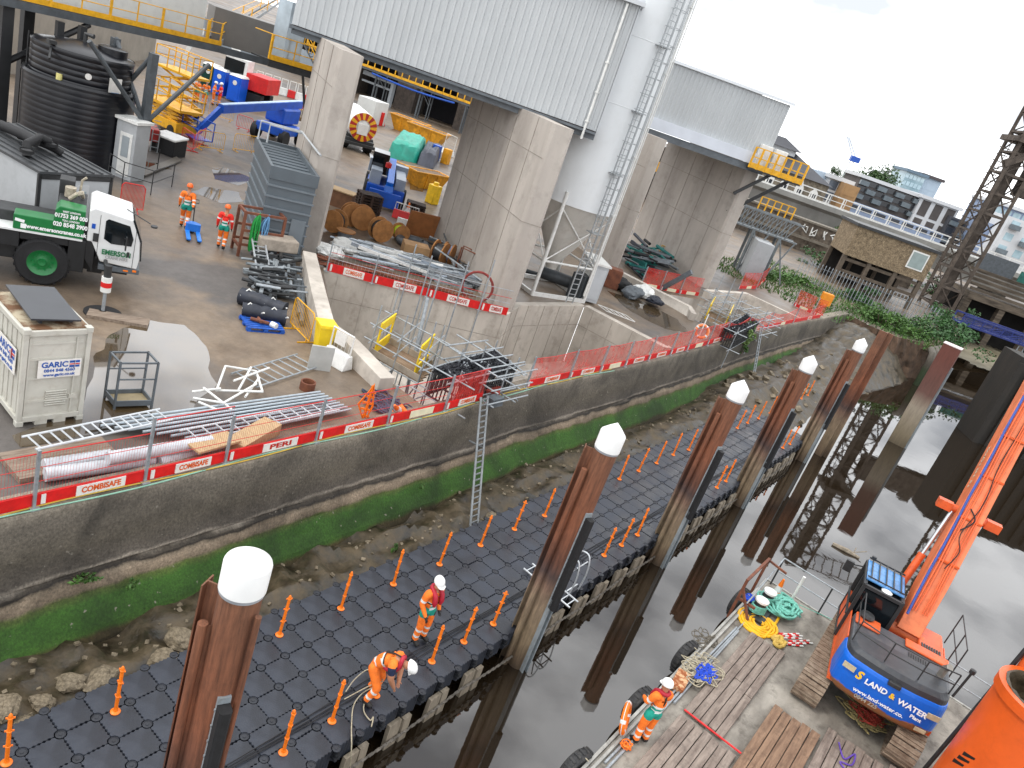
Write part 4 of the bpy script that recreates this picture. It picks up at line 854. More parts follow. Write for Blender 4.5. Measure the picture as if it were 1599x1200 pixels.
# ropes and hoses
def coil(c, rx, ry, turns, r, h=.02, seed=0, jit=.06, n=22):
    rr = random.Random(seed); P_ = []
    N = int(turns * n)
    for k in range(N):
        f = k / N; a = 2 * math.pi * k / n; s = .25 + .75 * abs(((f * 2.2) % 2) - 1) + rr.uniform(-jit, jit); P_.append(V3((c[0] + rx * s * math.cos(a) + rr.uniform(-jit, jit) * rx, c[1] + ry * s * math.sin(a), c[2] + r + h * turns * f + rr.uniform(0, .02))))
    m = M(); m.tube(smooth(P_, 3), r, 7); return m
p = G(1183, 975, ZB); m = M(); P_ = [V3((p.x + (.12 + .055 * k / 20 * 1.6) * math.cos(k * 2 * math.pi / 20) * 1.0, p.y + (.12 + .055 * k / 20 * 1.6) * math.sin(k * 2 * math.pi / 20), ZB + .05 + .02 * math.sin(k * .7))) for k in range(118)] + [V3((p.x + .35, p.y + .9, ZB + .06)), V3((p.x + .1, p.y + 1.3, ZB + .06)), V3((p.x - .15, p.y + 1.45, ZB + .06))]
m.tube(smooth(P_, 2), .042, 8); TM('yellow_hose', 'bright yellow lay-flat hose coiled in a spiral on the barge deck', 'hose', m, yel_rope)
p = G(1222, 952, ZB); m = M()
for k in range(5):
    c = coil((p.x + .1 * k - .25, p.y - .1 * k + .1, ZB + .03 + .05 * k), .62 - .06 * k, .8 - .05 * k, 3, .035, .01, k, .1); o = len(m.v); m.v += c.v; m.f += [[i + o for i in f] for f in c.f]; m.mi += c.mi; m.sm += c.sm
m.tube(smooth([V3((p.x - .3, p.y + .5, ZB + .15)), V3((-1.5, 22.9, ZB + .2)), V3((-2.0, 22.8, ZB + .3)), V3((-2.1, 22.6, ZB + .4))], 6), .035, 7); m.tube(smooth([V3((p.x + .3, p.y + .5, ZB + .2)), V3((.1, 24.1, ZB + .3)), V3((.6, 24.25, ZB + .5))], 6), .012, 5)
TM('turquoise_rope', 'big heap of coiled turquoise mooring rope near the barge handrail', 'rope', m, teal_rope)
p = G(1168, 938, ZB); TM('blue_rope', 'small knot of bright blue rope beside the bollards', 'rope', coil((p.x, p.y, ZB), .16, .22, 3, .045, .03, 9, .15), blue_rope)
p = G(1094, 1052, ZB); TM('grey_rope_tangle', 'loose tangle of thin grey rope on the timber boards', 'rope', coil((p.x, p.y - .1, ZB + .1), .42, .65, 8, .014, .008, 4, .3), rope_n); TM('blue_twine', 'blue cord mixed into the grey rope tangle', 'rope', coil((p.x + .1, p.y - .1, ZB + .14), .2, .5, 4, .018, .01, 5, .35), blue_rope)
p = G(1098, 1000, ZB); TM('rope_ends', 'thin dark rope curls on the bare deck above the grey rope tangle', 'rope', coil((p.x, p.y, ZB), .3, .5, 4, .012, .005, 14, .35), mat('old rope', '5d574c', .9, .3, 9))
p = G(1060, 1068, ZB); m = M(); m.box((p.x, p.y, ZB + .09), (.35, .75, .16), R(8)); TM('rusty_block', 'flaking rusty steel block at the edge of the timber mat', 'block', m, mat('flaking rust', '8a4a22', .85, .4, 9, 1, 30, col2='c9a27a', lo=.45, hi=.6), bevel=.02)
p = G(1237, 1003, ZB); m = M()
for k in range(9):
    m.m = 0; a = R(-35 + 6 * math.sin(k * 2.1)); c = V3((p.x - .25 + k * .055, p.y + .25 * math.sin(k), ZB + .03 + .012 * (k % 4))); d = V3((math.sin(-a), math.cos(a), 0)) * .42
    for j in range(6): m.m = j % 2; m.tube([c - d + d * 2 * j / 6, c - d + d * 2 * (j + 1) / 6], .026, 7)
TM('marker_poles', 'bundle of short red and white striped poles on the deck', 'poles', m, [red_paint, white_paint])
p = G(1215, 1005, ZB); m = coil((p.x, p.y, ZB), .18, .3, 2, .05, .02, 21, .25); TM('yellow_sack', 'crumpled faded yellow sack between the hose and striped poles', 'sack', m, mat('faded yellow cloth', 'b89a4a', .9, .3, 4))
bu = M(); bw = M(); p = G(972, 1150, ZB); c = (p.x - .12, p.y, ZB + .45); lifebuoy(bu, bw, c, (.95, .25, .25), .3, .065)
t = T('lifebuoy', 'orange lifebuoy ring leaning by the feet of the barge worker', 'lifebuoy', (0, 0, 0)); ob('ring', bu, orange_pl, t); ob('white_bands', bw, silver, t)
m = coil((p.x + .2, p.y - .25, ZB + .02), .12, .14, 4, .016, .03, 3, .15); TM('buoy_line', 'orange throwing line bundled under the leaning lifebuoy', 'rope', m, orange_hv)
# ------------------------------------------------------------------ excavator on the barge
YW = R(9.5); ex = T('tracked_excavator', 'orange excavator with a blue counterweight and long raised boom on the barge', 'excavator', (1.12, 21.55, ZB), YW)
exo = mat('excavator orange', 'd65c2a', .42, .15, 2, dirt=.5, dcol='8a3a1c'); exb = mat('excavator dark panel', '2f3237', .45, .2, 2, dirt=.4, dcol='55524d')
trk = mat('muddy track steel', '6a5848', .85, .3, 5, .5, 22, col2='8f7f6d', dirt=.5, dcol='42352a')
IR = Matrix.Rotation(-YW + R(1.5), 4, 'Z')
for s in (-1, 1):
    x = 1.2 * s; m = M(); path = []
    for k in range(13): a = math.pi / 2 + math.pi * k / 12; path.append((-1.85 + .42 * math.cos(a), .46 + .42 * math.sin(a)))
    for k in range(13): a = -math.pi / 2 + math.pi * k / 12; path.append((1.85 + .42 * math.cos(a), .46 + .42 * math.sin(a)))
    Ls = [0]
    for a, b in zip(path, path[1:] + path[:1]): Ls.append(Ls[-1] + math.dist(a, b))
    k = 0; per = Ls[-1]; nS = 46
    for k in range(nS):
        d_ = per * k / nS
        for i in range(len(path)):
            if Ls[i] <= d_ < Ls[i + 1]:
                f = (d_ - Ls[i]) / (Ls[i + 1] - Ls[i]); a, b = path[i], path[(i + 1) % len(path)]; py, pz = a[0] + (b[0] - a[0]) * f, a[1] + (b[1] - a[1]) * f; an = math.atan2(b[1] - a[1], b[0] - a[0])
                m.box((x, py, pz), (.68, per / nS - .02, .04), 0, an); nx, nz = -math.sin(an), math.cos(an); m.box((x, py - nx * -.0 + (math.sin(an)) * .03, pz - math.cos(an) * .03), (.68, .03, .05), 0, an); break
    tr_ = m.xf(IR); tr = ob('track', tr_, trk, ex)
    f = M(); f.b2(x - .2, -1.7, .2, x + .2, 1.7, .72)
    for y in (-1.85, 1.85): f.tube([(x - .2, y, .46), (x + .2, y, .46)], .34, 18)
    ob('track_frame', f.xf(IR), exb, tr)
m = M(); m.b2(-1.0, -1.0, .45, 1.0, 1.0, .8); m.lathe([(.75, .8), (.75, 1.0)], (0, 0, 0), 28); ob('car_body', m.xf(IR), exb, ex)
m = M(); m.b2(-1.28, -1.9, 1.0, 1.28, 1.75, 1.14); ob('house_floor', m, exo, ex)
# counterweight: curved back, rounded lower edge
def cw_out(k):                                # plan outline of the back
    pts = [(-1.3, -1.25), (-1.3, -1.75)] + [(-1.3 + .32 * (1 - math.cos(R(a))), -1.75 - .42 * math.sin(R(a))) for a in range(15, 91, 15)] + [(-.5, -2.26), (0, -2.29), (.5, -2.26)] + [(1.3 - .32 * (1 - math.cos(R(a))), -1.75 - .42 * math.sin(R(a))) for a in range(90, 14, -15)] + [(1.3, -1.75), (1.3, -1.25)]
    return [(x * k, y + (1 - k) * 1.2) for x, y in pts]
def loft(m, secs):
    n = len(secs[0][1]); o = len(m.v)
    for z, pts in secs: m.v += [(x, y, z) for x, y in pts]
    for i in range(len(secs) - 1):
        for k in range(n): m.f.append([o + i * n + k, o + i * n + (k + 1) % n, o + (i + 1) * n + (k + 1) % n, o + (i + 1) * n + k]); m.mi.append(m.m); m.sm.append(False)
    m.f.append([o + k for k in range(n)][::-1]); m.mi.append(m.m); m.sm.append(False); q = o + (len(secs) - 1) * n; m.f.append([q + k for k in range(n)]); m.mi.append(m.m); m.sm.append(False)
cwm = zmat('blue counterweight', [(.9, '7a4a28'), (1.2, '8a5a38'), (1.24, '0a5cc0'), (2.3, '0c64cc')], .28, 1.1, .35, (3, .12), .1, 10, (1, 1, 1))
m = M(); loft(m, [(.98, cw_out(.9)), (1.06, cw_out(.96)), (1.2, cw_out(.995)), (1.5, cw_out(1.0)), (1.9, cw_out(.985)), (2.0, cw_out(.965))]); cwo = ob('counterweight', m, cwm, ex, bevel=.03)
m = M(); loft(m, [(1.98, cw_out(.955)), (2.14, cw_out(.94)), (2.24, cw_out(.86))]); ob('rear_cover', m, exb, ex, bevel=.02)
wt = mat('white lettering', 'e6e6e6', .5, .03); yt = mat('yellow lettering', 'e8b81c', .5, .03); st = mat('tan sticker', 'b9ab8c', .6, .15, 9)
bx, bu_ = (1, 0, 0), (0, .06, 1); Yb = -2.315
txt('lettering', 'LAND', .2, wt, (-.33, Yb, 1.7), bx, bu_, ex, .006); txt('lettering', '&', .2, yt, (.06, Yb, 1.69), bx, bu_, ex, .006); txt('lettering', 'WATER', .2, wt, (.55, Yb, 1.67), bx, bu_, ex, .006)
txt('lettering', 'Plant', .13, wt, (.72, Yb + .005, 1.48), bx, bu_, ex, .004); txt('lettering', 'www.land-water.co.', .15, wt, (-.12, Yb, 1.36), bx, bu_, ex, .003); txt('lettering', '0844 225', .15, mat('scuffed lettering', '9a8f80', .6, .2, 20), (-.35, Yb + .02, 1.2), bx, bu_, ex, .003)
txt('logo', 'S', .3, yt, (-.77, Yb + .02, 1.74), bx, bu_, ex, .012, 'CENTER', .2)
m = M(); m.box((-1.03, -2.2, 1.77), (.3, .02, .15), R(-12)); m.box((1.04, -2.2, 1.68), (.3, .02, .15), R(12)); m.box((.95, -2.24, 1.22), (.26, .02, .1), R(10)); ob('stickers', m, st, ex)
m = M(); m.box((-.02, -2.28, 1.98), (.3, .12, .12)); ob('rear_camera', m, dark_steel, ex, bevel=.02)
# engine deck
m = M(); m.b2(-1.22, -1.6, 1.14, 1.22, -.2, 2.2); ob('engine_hood', m, mat('grey engine hood', '44464b', .5, .2, 2, dirt=.5, dcol='6b675f'), ex, bevel=.05)
m = M(); m.b2(-1.27, -1.3, 1.14, -1.23, .2, 2.05); m.b2(1.23, -1.3, 1.14, 1.27, .9, 2.0); m.b2(.55, -.22, 1.14, 1.22, 1.5, 2.02); m.b2(-1.2, -.75, 2.2, -.55, -.22, 2.28); m.b2(.1, -.6, 2.2, 1.2, -.22, 2.27); ob('side_panels', m, exo, ex, bevel=.04)
m = M()
for k in range(8): m.b2(.62 + k * .065, -.05, 2.02, .66 + k * .065, .45, 2.05); m.b2(.2 + k * .06, -1.2, 2.2, .235 + k * .06, -.8, 2.225)
ob('vent_grille', m, dark_steel, ex)
m = M(); m.tube([(.95, -1.2, 2.2), (.95, -1.2, 2.5), (1.0, -1.3, 2.62)], [.09, .085, .09], 14); m.m = 1; m.tube([(1.25, -1.75, 2.2), (1.28, -1.8, 3.0)], .03, 8); m.lathe([(.07, 3.0), (.07, 3.1), (0, 3.12)], (1.28, -1.8, 0), 12); ob('exhaust', m, [mat('exhaust metal', '8a857d', .4, .2, 4, metal=.5), dark_steel], ex)
m = M()
def rail(m, pts, h, r=.018):
    for p in pts: m.tube([p, V3(p) + V3((0, 0, h))], r, 6)
    for z in (h, h * .5):
        for a, b in zip(pts, pts[1:]): m.tube([V3(a) + V3((0, 0, z)), V3(b) + V3((0, 0, z))], r, 6)
rail(m, [(-1.2, -.1, 2.2), (-1.2, -1.7, 2.2), (-.4, -1.95, 2.22), (.4, -1.95, 2.22), (1.15, -1.75, 2.2)], .6); ob('guard_rail', m, dark_steel, ex); m = M(); rail(m, [(1.32, 1.4, 1.9), (1.32, .3, 1.9), (1.32, -.5, 1.9)], 1.0); ob('guard_rail', m, dark_steel, ex)
m = M(); m.lathe([(.17, 2.28), (.2, 2.34), (.17, 2.4), (0, 2.42)], (-.95, -.35, 0), 16); ob('air_filter', m, dark_steel, ex)
# cab
gl = mat('dark cab glass', '10161a', .06, .2, 2, spec=.7); cabx0, cabx1, caby0, caby1 = -1.3, -.3, .15, 1.75
m = M()
for x in (cabx0, cabx1):
    for y in (caby0, caby1): m.bar((x, y, 1.14), (x, y * .97 + .02, 2.9), .09)
for z in (1.2, 2.88):
    for a, b in (((cabx0, caby0), (cabx1, caby0)), ((cabx1, caby0), (cabx1, caby1)), ((cabx1, caby1), (cabx0, caby1)), ((cabx0, caby1), (cabx0, caby0))): m.bar((*a, z), (*b, z), .09)
m.bar((cabx0, .95, 1.14), (cabx0, .95, 2.9), .08); m.bar((cabx0 - .05, .1, 1.9), (cabx0 - .05, 1.8, 1.9), .05); cab = ob('cab_frame', m, dark_steel, ex)
m = M(); m.b2(cabx0 + .04, caby0 + .04, 1.2, cabx1 - .04, caby1 - .04, 2.85); ob('cab_glass', m, gl, cab)
m = M(); m.b2(cabx0 - .02, caby0, 1.14, cabx1, caby1, 1.85); ob('cab_lower_panel', m, exo, cab, bevel=.03)
m = M(); m.box(((cabx0 + cabx1) / 2, 1.05, 2.955), (1.02, 1.25, .06)); ob('roof_hatch', m, mat('blue plastic roof', '4a83bb', .3, .25, 3, dirt=.5, dcol='22303c'), cab, bevel=.02)
m = M()
for k in range(5): m.bar((cabx0 + .1 + k * .2, .5, 3.02), (cabx0 + .1 + k * .2, 1.75, 3.02), .03)
m.bar((cabx0, .5, 3.02), (cabx1, .5, 3.02), .03); m.bar((cabx0, 1.75, 3.02), (cabx1, 1.75, 3.02), .04); m.bar((cabx0 - .3, 1.7, 2.6), (cabx0, 1.7, 2.7), .03); m.box((cabx0 - .38, 1.7, 2.5), (.22, .1, .34)); m.box((cabx0 + .1, 1.75, 3.05), (.12, .08, .1)); ob('roof_guard', m, dark_steel, cab)
m = M(); m.lathe([(.14, 0), (.15, .04), (.08, .08), (0, .09)], (-.72, .4, 2.86), 16); ob('beacon', m, white_paint, cab)
# boom: rises ahead of the house
bf = V3((.25, .75, 1.9)); far = V3((.72, 5.4, 8.1)); d = (far - bf).normalized(); end = bf + d * 12.5; sx_ = V3((1, 0, 0)); nn = sx_.cross(d)
def boxbeam(m, secs, w_):
    vs = []
    for c, h, ww in secs: vs += [c + sx_ * (i * ww / 2) + nn * (j * h / 2) for i, j in ((-1, -1), (1, -1), (1, 1), (-1, 1))]
    n = len(secs); m.add(vs, [(0, 3, 2, 1), ((n - 1) * 4, (n - 1) * 4 + 1, (n - 1) * 4 + 2, (n - 1) * 4 + 3)] + [(i * 4 + k, i * 4 + (k + 1) % 4, i * 4 + 4 + (k + 1) % 4, i * 4 + 4 + k) for i in range(n - 1) for k in range(4)])
m = M(); boxbeam(m, [(bf, .55, .62), (bf + d * 1.5, .85, .66), (bf + d * 4, .95, .66), (bf + d * 8, .85, .64), (end, .7, .6)], .5)
m.tube([bf - sx_ * .45, bf + sx_ * .45], .16, 14); boom = ob('boom', m, mat('boom orange', 'd27043', .5, .15, 1.5, dirt=.55, dcol='a34a24'), ex, bevel=.02)
m = M()
for s in (-1, 1):
    a = V3((.42 * s + .1, 1.75, 1.35)); b = bf + d * 3.9 + sx_ * .4 * s; mid_ = a.lerp(b, .6); m.m = 0; m.tube([a, mid_], .11, 12); m.m = 1; m.tube([mid_, b], .06, 10); m.m = 0; m.tube([b - sx_ * .14, b + sx_ * .14], .12, 12)
ob('boom_cylinder', m, [exo, mat('chrome rod', 'c5c9cc', .15, .05, metal=.9)], ex)
m = M()
for k, o_ in enumerate((-.2, -.12, .06, .12, .18)): m.tube([bf + d * .6 + nn * .42 + sx_ * o_] + [bf + d * (1.2 + .8 * j) + nn * (.5 + .01 * (j % 2)) + sx_ * (o_ + .012 * math.sin(j * 1.7 + k)) for j in range(13)], .016 if k > 1 else .022, 6)
ob('hydraulic_lines', m, exo, boom)
m = M(); m.tube([bf + d * .4 + nn * .5 - sx_ * .27] + [bf + d * (1 + .8 * j) + nn * .5 - sx_ * (.28 + .01 * math.sin(j * 2)) for j in range(14)], .035, 8); ob('blue_hose', m, mat('blue hose', '1d3f8c', .5, .2, 4), boom)
m = M(); m.tube(smooth([bf + d * 2 + nn * .52, bf + d * 2.6 + nn * .55 + sx_ * .12, bf + d * 3.1 + nn * .53 - sx_ * .05, bf + d * 4.2 + nn * .53 + sx_ * .1, bf + d * 5.5 + nn * .51, bf + d * 7 + nn * .49 + sx_ * .06, bf + d * 9 + nn * .44], 6), .014, 6); m.tube(smooth([bf + d * 3.2 + nn * .52 - sx_ * .1, bf + d * 3.6 + nn * .56 + sx_ * .1, bf + d * 3.9 + nn * .53 - sx_ * .12], 6), .02, 6); ob('loose_hose', m, black_rub, boom)
m = M()
for k in range(6): m = M(); m.box(bf + d * (2.2 + 1.4 * k) + nn * .49, (.64, .05, .05)); ob('boom_bracket', m, exo, boom)
for k in (-1, 1): m = M(); m.box(bf + d * 3.9 + sx_ * .66 * k, (.4, .25, .25)); ob('cylinder_lug', m, exo, boom)
for k, ch in enumerate('LR2470'): pass
txt('lettering', 'LR 245 LONG', .24, mat('faded lettering', 'c9b8a0', .7, .2, 20), bf + d * 5.4 - sx_ * .335 - nn * .05, d, nn, boom, .004)
# rope tangle behind the tracks, purple strap
p = G(1345, 1125, ZB); m = coil((p.x, p.y, ZB + .12), .5, .55, 7, .02, .012, 31, .35); TM('rope_heap', 'heap of muddy rope between the excavator tracks', 'rope', m, mat('muddy yellow rope', '8a7d52', .9, .3, 9)); m = coil((p.x + .1, p.y, ZB + .2), .35, .4, 6, .014, .012, 32, .35); TM('red_cable', 'red cable tangled on the muddy rope heap', 'cable', m, mat('red cable', 'a03a2c', .7, .2, 5))
p = G(1325, 1170, ZB); m = M(); m.tube(rope_px([(1310, 1160), (1318, 1185), (1335, 1178), (1330, 1195), (1312, 1190), (1318, 1200)], ZB + .16, 0), .02, 6); TM('purple_strap', 'purple lifting strap trailing over the timber mat', 'strap', m, mat('purple strap', '5a3f9a', .8, .2, 5))
# orange steel casing at the lower right
p = G(1645, 1100, 4.0); cz = T('steel_casing', 'large open topped orange steel casing standing on the barge at the lower right', 'casing', (p.x, p.y, ZB)); H_ = 4.0 - ZB
m = M(); m.lathe([(1.0, 0), (1.0, H_ - .25), (1.06, H_ - .22), (1.06, H_), (.9, H_), (.88, H_ - .05), (.86, H_ - 1.6), (0, H_ - 1.6)], (0, 0, 0), 56); ob('casing_tube', m, [mat('casing orange', 'd0561a', .35, .1, 1.2, dirt=.25, dcol='8a3410')], cz)
m = M(); m.lathe([(.93, H_ + .005), (.87, H_ + .03), (.83, H_ - .25), (.82, H_ - 1.5)], (0, 0, 0), 40)
m.v = [(x + .02 * noise.noise(V3((x * 7, y * 7, z * 7))), y, z + .04 * noise.noise(V3((x * 9, y * 9, 1)))) for x, y, z in m.v]; ob('mud_lining', m, mudm, cz)
m = M(); a = math.atan2(1, -.6); c, s = math.cos(a), math.sin(a); m.box((1.12 * c, 1.12 * s, H_ + .1), (.3, .14, .9), a); m.box((1.1 * c, 1.1 * s + .05, H_ + .62), (.2, .6, .14), a + .5); ob('lifting_lug', m, exo, cz, bevel=.02)
m = M(); m.tube([(-.95, 1.2, 0), (-.75, 1.0, H_ + .35)], .05, 8); ob('support_tube', m, dark_steel, cz)
va = R(215); lgm = mat('black emblem', '121212', .5, .1)
m = M()
for k in range(3):
    z = 2.35 - k * .16
    for j in range(8):
        a0, a1 = va + (j) * .035 - .05 * k, va + (j + 1) * .035 - .05 * k; tz = lambda q: z + .02 * q
        m.face((1.004 * math.cos(a0), 1.004 * math.sin(a0), tz(j) - .05), (1.004 * math.cos(a1), 1.004 * math.sin(a1), tz(j + 1) - .05), (1.004 * math.cos(a1), 1.004 * math.sin(a1), tz(j + 1) + .05 * (1 - (j + 1) / 9)), (1.004 * math.cos(a0), 1.004 * math.sin(a0), tz(j) + .05 * (1 - j / 9)))
ob('emblem', m, lgm, cz)
# driftwood
m = M(); a, b = G(1300, 850, ZW + .02), G(1342, 872, ZW + .02); m.tube([a, a.lerp(b, .5) + V3((.05, 0, .03)), b], [.09, .11, .05], 7); m.tube([a.lerp(b, .6), b + V3((.1, .4, .25))], .02, 5); m.tube([a.lerp(b, .75), b + V3((-.3, .3, .2))], .02, 5)
TM('driftwood', 'pale branch floating in the open water', 'driftwood', m, stump)
# ------------------------------------------------------------------ edge protection along the river wall
wire = mat('red wire', 'b81c18', .5, .1, 5); sign_w = mat('white sign face', 'd9d6d0', .5, .05, 4, dirt=.2); sign_o = mat('sign lettering orange', 'd2571c', .5, .1, 4); sign_r = mat('sign lettering red', 'b3261c', .5, .1, 4); cream = mat('cream sign', 'd9d2b4', .6, .06, 4)
def net_mat(name, col, a):
    m = bpy.data.materials.new(name); m.use_nodes = True; t = m.node_tree; b = t.nodes['Principled BSDF']; l = t.links.new; N = t.nodes.new
    b.inputs['Base Color'].default_value = (*srgb(col), 1); b.inputs['Roughness'].default_value = .7; tr = N('ShaderNodeBsdfTransparent'); mxs = N('ShaderNodeMixShader')
    tcn = N('ShaderNodeTexCoord'); n = N('ShaderNodeTexNoise'); n.inputs['Scale'].default_value = 3; n.inputs['Detail'].default_value = 6; l(tcn.outputs['Object'], n.inputs['Vector'])
    mr = N('ShaderNodeMapRange'); mr.inputs[1].default_value = .3; mr.inputs[2].default_value = .7; mr.inputs[3].default_value = a - .18; mr.inputs[4].default_value = a + .18; l(n.outputs[0], mr.inputs[0])
    l(mr.outputs[0], mxs.inputs[0]); l(tr.outputs[0], mxs.inputs[1]); l(b.outputs[0], mxs.inputs[2]); l(mxs.outputs[0], t.nodes['Material Output'].inputs[0]); return m
red_net = net_mat('red debris netting', 'd8342a', .44); orange_net = net_mat('orange netting', 'e0532a', .45)
def bay(a, b, lab, word, z=ZC, hgt=1.15, style='wire', grp='edge protection bays along the river wall', th=.26, col=None, sag=0, split=True, inward=None, wordm=None):
    a, b = V3((a.x, a.y, 0)), V3((b.x, b.y, 0)); d = (b - a); Ln = d.length; d.normalize(); n_ = V3((d.y, -d.x, 0))
    t = T('barrier_bay', lab, 'barrier', (a.x, a.y, z), 0, grp); P_ = lambda s, o, h: d * s + n_ * o + V3((0, 0, h))
    m = M(); m.bar(P_(0, 0, 0), P_(0, 0, hgt + .1), .055, .055, d); m.box(P_(0, .02, .02), (.16, .16, .04)); ob('post', m, galv, t)
    m = M(); m.bar(P_(.03, -.03, .03 + th / 2), P_(Ln, -.03, .03 + th / 2), .03, th); tb = ob('toe_board', m, col or red_paint, t)
    if style == 'wire':
        m = M(); k = .05
        while k < Ln: m.tube([P_(k, -.05, .22), P_(k, -.05, hgt)], .0024, 3, caps=False); k += .055
        for h in (.3, .55, .85, hgt): m.tube([P_(0, -.045, h), P_(Ln, -.045, h)], .007 if h < hgt else .014, 5, caps=False)
        ob('wire_mesh', m, wire, t)
    elif style == 'grey':
        m = M(); k = .1
        while k < Ln: m.tube([P_(k, -.05, .22), P_(k, -.05, hgt)], .006, 3, caps=False); k += .16
        for h in (.6, hgt): m.tube([P_(0, -.045, h), P_(Ln, -.045, h)], .014, 5, caps=False)
        m.m = 1
        for h in (.85,): m.tube([P_(0, -.045, h), P_(Ln, -.045, h)], .012, 5, caps=False)
        ob('wire_mesh', m, [galv, wire], t)
    elif style == 'net':
        m = M(); nx, nz = 10, 5; vs = []
        for i in range(nx + 1):
            for j in range(nz + 1):
                f, g = i / nx, j / nz; vs.append(P_(Ln * f, -.05 + .05 * noise.noise(V3((a.y + f * 3, g * 3, 1))), .18 + (hgt - .2) * g - sag * math.sin(math.pi * f) * g + .03 * noise.noise(V3((f * 6 + a.y, g * 2, 5)))))
        m.add(vs, [(i * (nz + 1) + j, (i + 1) * (nz + 1) + j, (i + 1) * (nz + 1) + j + 1, i * (nz + 1) + j + 1) for i in range(nx) for j in range(nz)], True); ob('debris_net', m, red_net, t)
        m = M(); m.tube([P_(Ln * k / 8, -.05, hgt - .0 - sag * math.sin(math.pi * k / 8)) for k in range(9)], .015, 5); ob('net_edge', m, wire, t)
    if word is not None:
        w_ = min(1.0, Ln * .45); s0 = Ln * .58; sm = cream if word == '' else sign_w
        m = M(); m.bar(P_(s0 - w_ / 2, -.01, .03 + th / 2), P_(s0 + w_ / 2, -.01, .03 + th / 2), .018, th * .86); ob('sign_board', m, sm, tb); m = M(); m.bar(P_(.12, -.01, .03 + th / 2), P_(.2, -.01, .03 + th / 2), .018, th * .8); ob('white_stripe', m, sign_w, tb)
        if word: txt('lettering', word, th * .7, wordm or sign_o, P_(s0, .003, .03 + th / 2), d, (0, 0, 1), tb, .006, sx=w_ / (th * .7) / (len(word) * .72))
    return t
BP = [(-130, 845), (57, 800), (230, 759), (356, 729), (496, 694), (607, 667), (697, 646), (757, 630)]
BP2 = [(822, 608), (891, 594), (940, 584), (980, 576), (1017, 567), (1051, 558), (1076, 551), (1107, 542), (1132, 535), (1165, 525), (1200, 516), (1240, 506), (1282, 498)]
def edge(u, v): p = G(u, v, ZC); return V3((wx(p.y) - .12, p.y, 0))
BW = [(None, 'nearest red wire barrier bay, cut off by the left edge of the photo'), ('COMBISAFE', 'red wire barrier bay with a large orange lettered sign in front of the corrugated pipes'), ('COMBISAFE', 'red wire barrier bay with an orange lettered sign in front of the second pipe end'), ('PERI', 'red wire barrier bay whose white sign reads PERI'), ('COMBISAFE', 'red wire barrier bay with an orange lettered sign beside the folded orange barrier'), ('', 'red barrier bay with a blank cream sign panel'), ('COMBISAFE', 'short red barrier bay ending at the wall ladder')]
for k, (w_, lb) in enumerate(BW): bay(edge(*BP[k]), edge(*BP[k + 1]), lb, w_, style='wire' if k < 6 else 'net', hgt=1.45 if k == 2 else 1.15, wordm=sign_r if w_ == 'PERI' else None)
for k in range(len(BP2) - 1):
    bay(edge(*BP2[k]), edge(*BP2[k + 1]), f'red netted barrier bay on the river wall, {"first" if k == 0 else ORD[k]} beyond the black netted platform', 'COMBISAFE' if k % 4 != 2 else '', style='net', sag=.05 if k < 8 else .3)
# inner line above the dock
ip = [G(509, 425), G(580, 444), G(665, 465), G(747, 486), G(790, 495)]
for k in range(4): bay(ip[k], ip[k + 1], ['inner red safety board bay next to the left pier, with a cream sign', 'inner safety board bay above the dock, second from the left pier', 'inner safety board bay with the longest sign lettering above the dock', 'last inner safety board bay, beside the right pier'][k], 'COMBISAFE', z=ZY + .03, hgt=1.2, style='grey', th=.36, grp='inner edge protection above the dock', wordm=sign_o if k == 0 else sign_r)
ip = [G(1000, 447, 2.05), G(1030, 453, 2.05), G(1060, 459, 2.05), G(1090, 463, 2.05)]
for k in range(3): bay(ip[k], ip[k + 1], ['red and white board bay at the back of the far dock, beside the third pier', 'middle red and white board bay at the back of the far dock', 'red and white board bay at the back of the far dock, beside the scaffold tower'][k], '', z=ZY + .03, hgt=1.3, style='net', grp='edge boards at the far dock')
# hose and cable along the coping
for (lab, nm, off, r, mt_, sd) in (('green garden hose lying along the wall coping', 'garden_hose', .06, .016, mat('pale green hose', '7fae98', .6, .15, 4), 1), ('yellow hose winding along the wall coping', 'yellow_line', .1, .016, mat('dull yellow hose', 'b99a3a', .6, .15, 4), 5)):
    m = M(); P_ = []
    for k in range(60): y = 3.5 + k * .42; P_.append(V3((wx(y) - off + .06 * math.sin(y * .9 + sd) + .03, y, ZC + .03 - (.03 if False else 0))))
    m.tube(P_, r, 6); TM(nm, lab, 'hose', m, mt_)
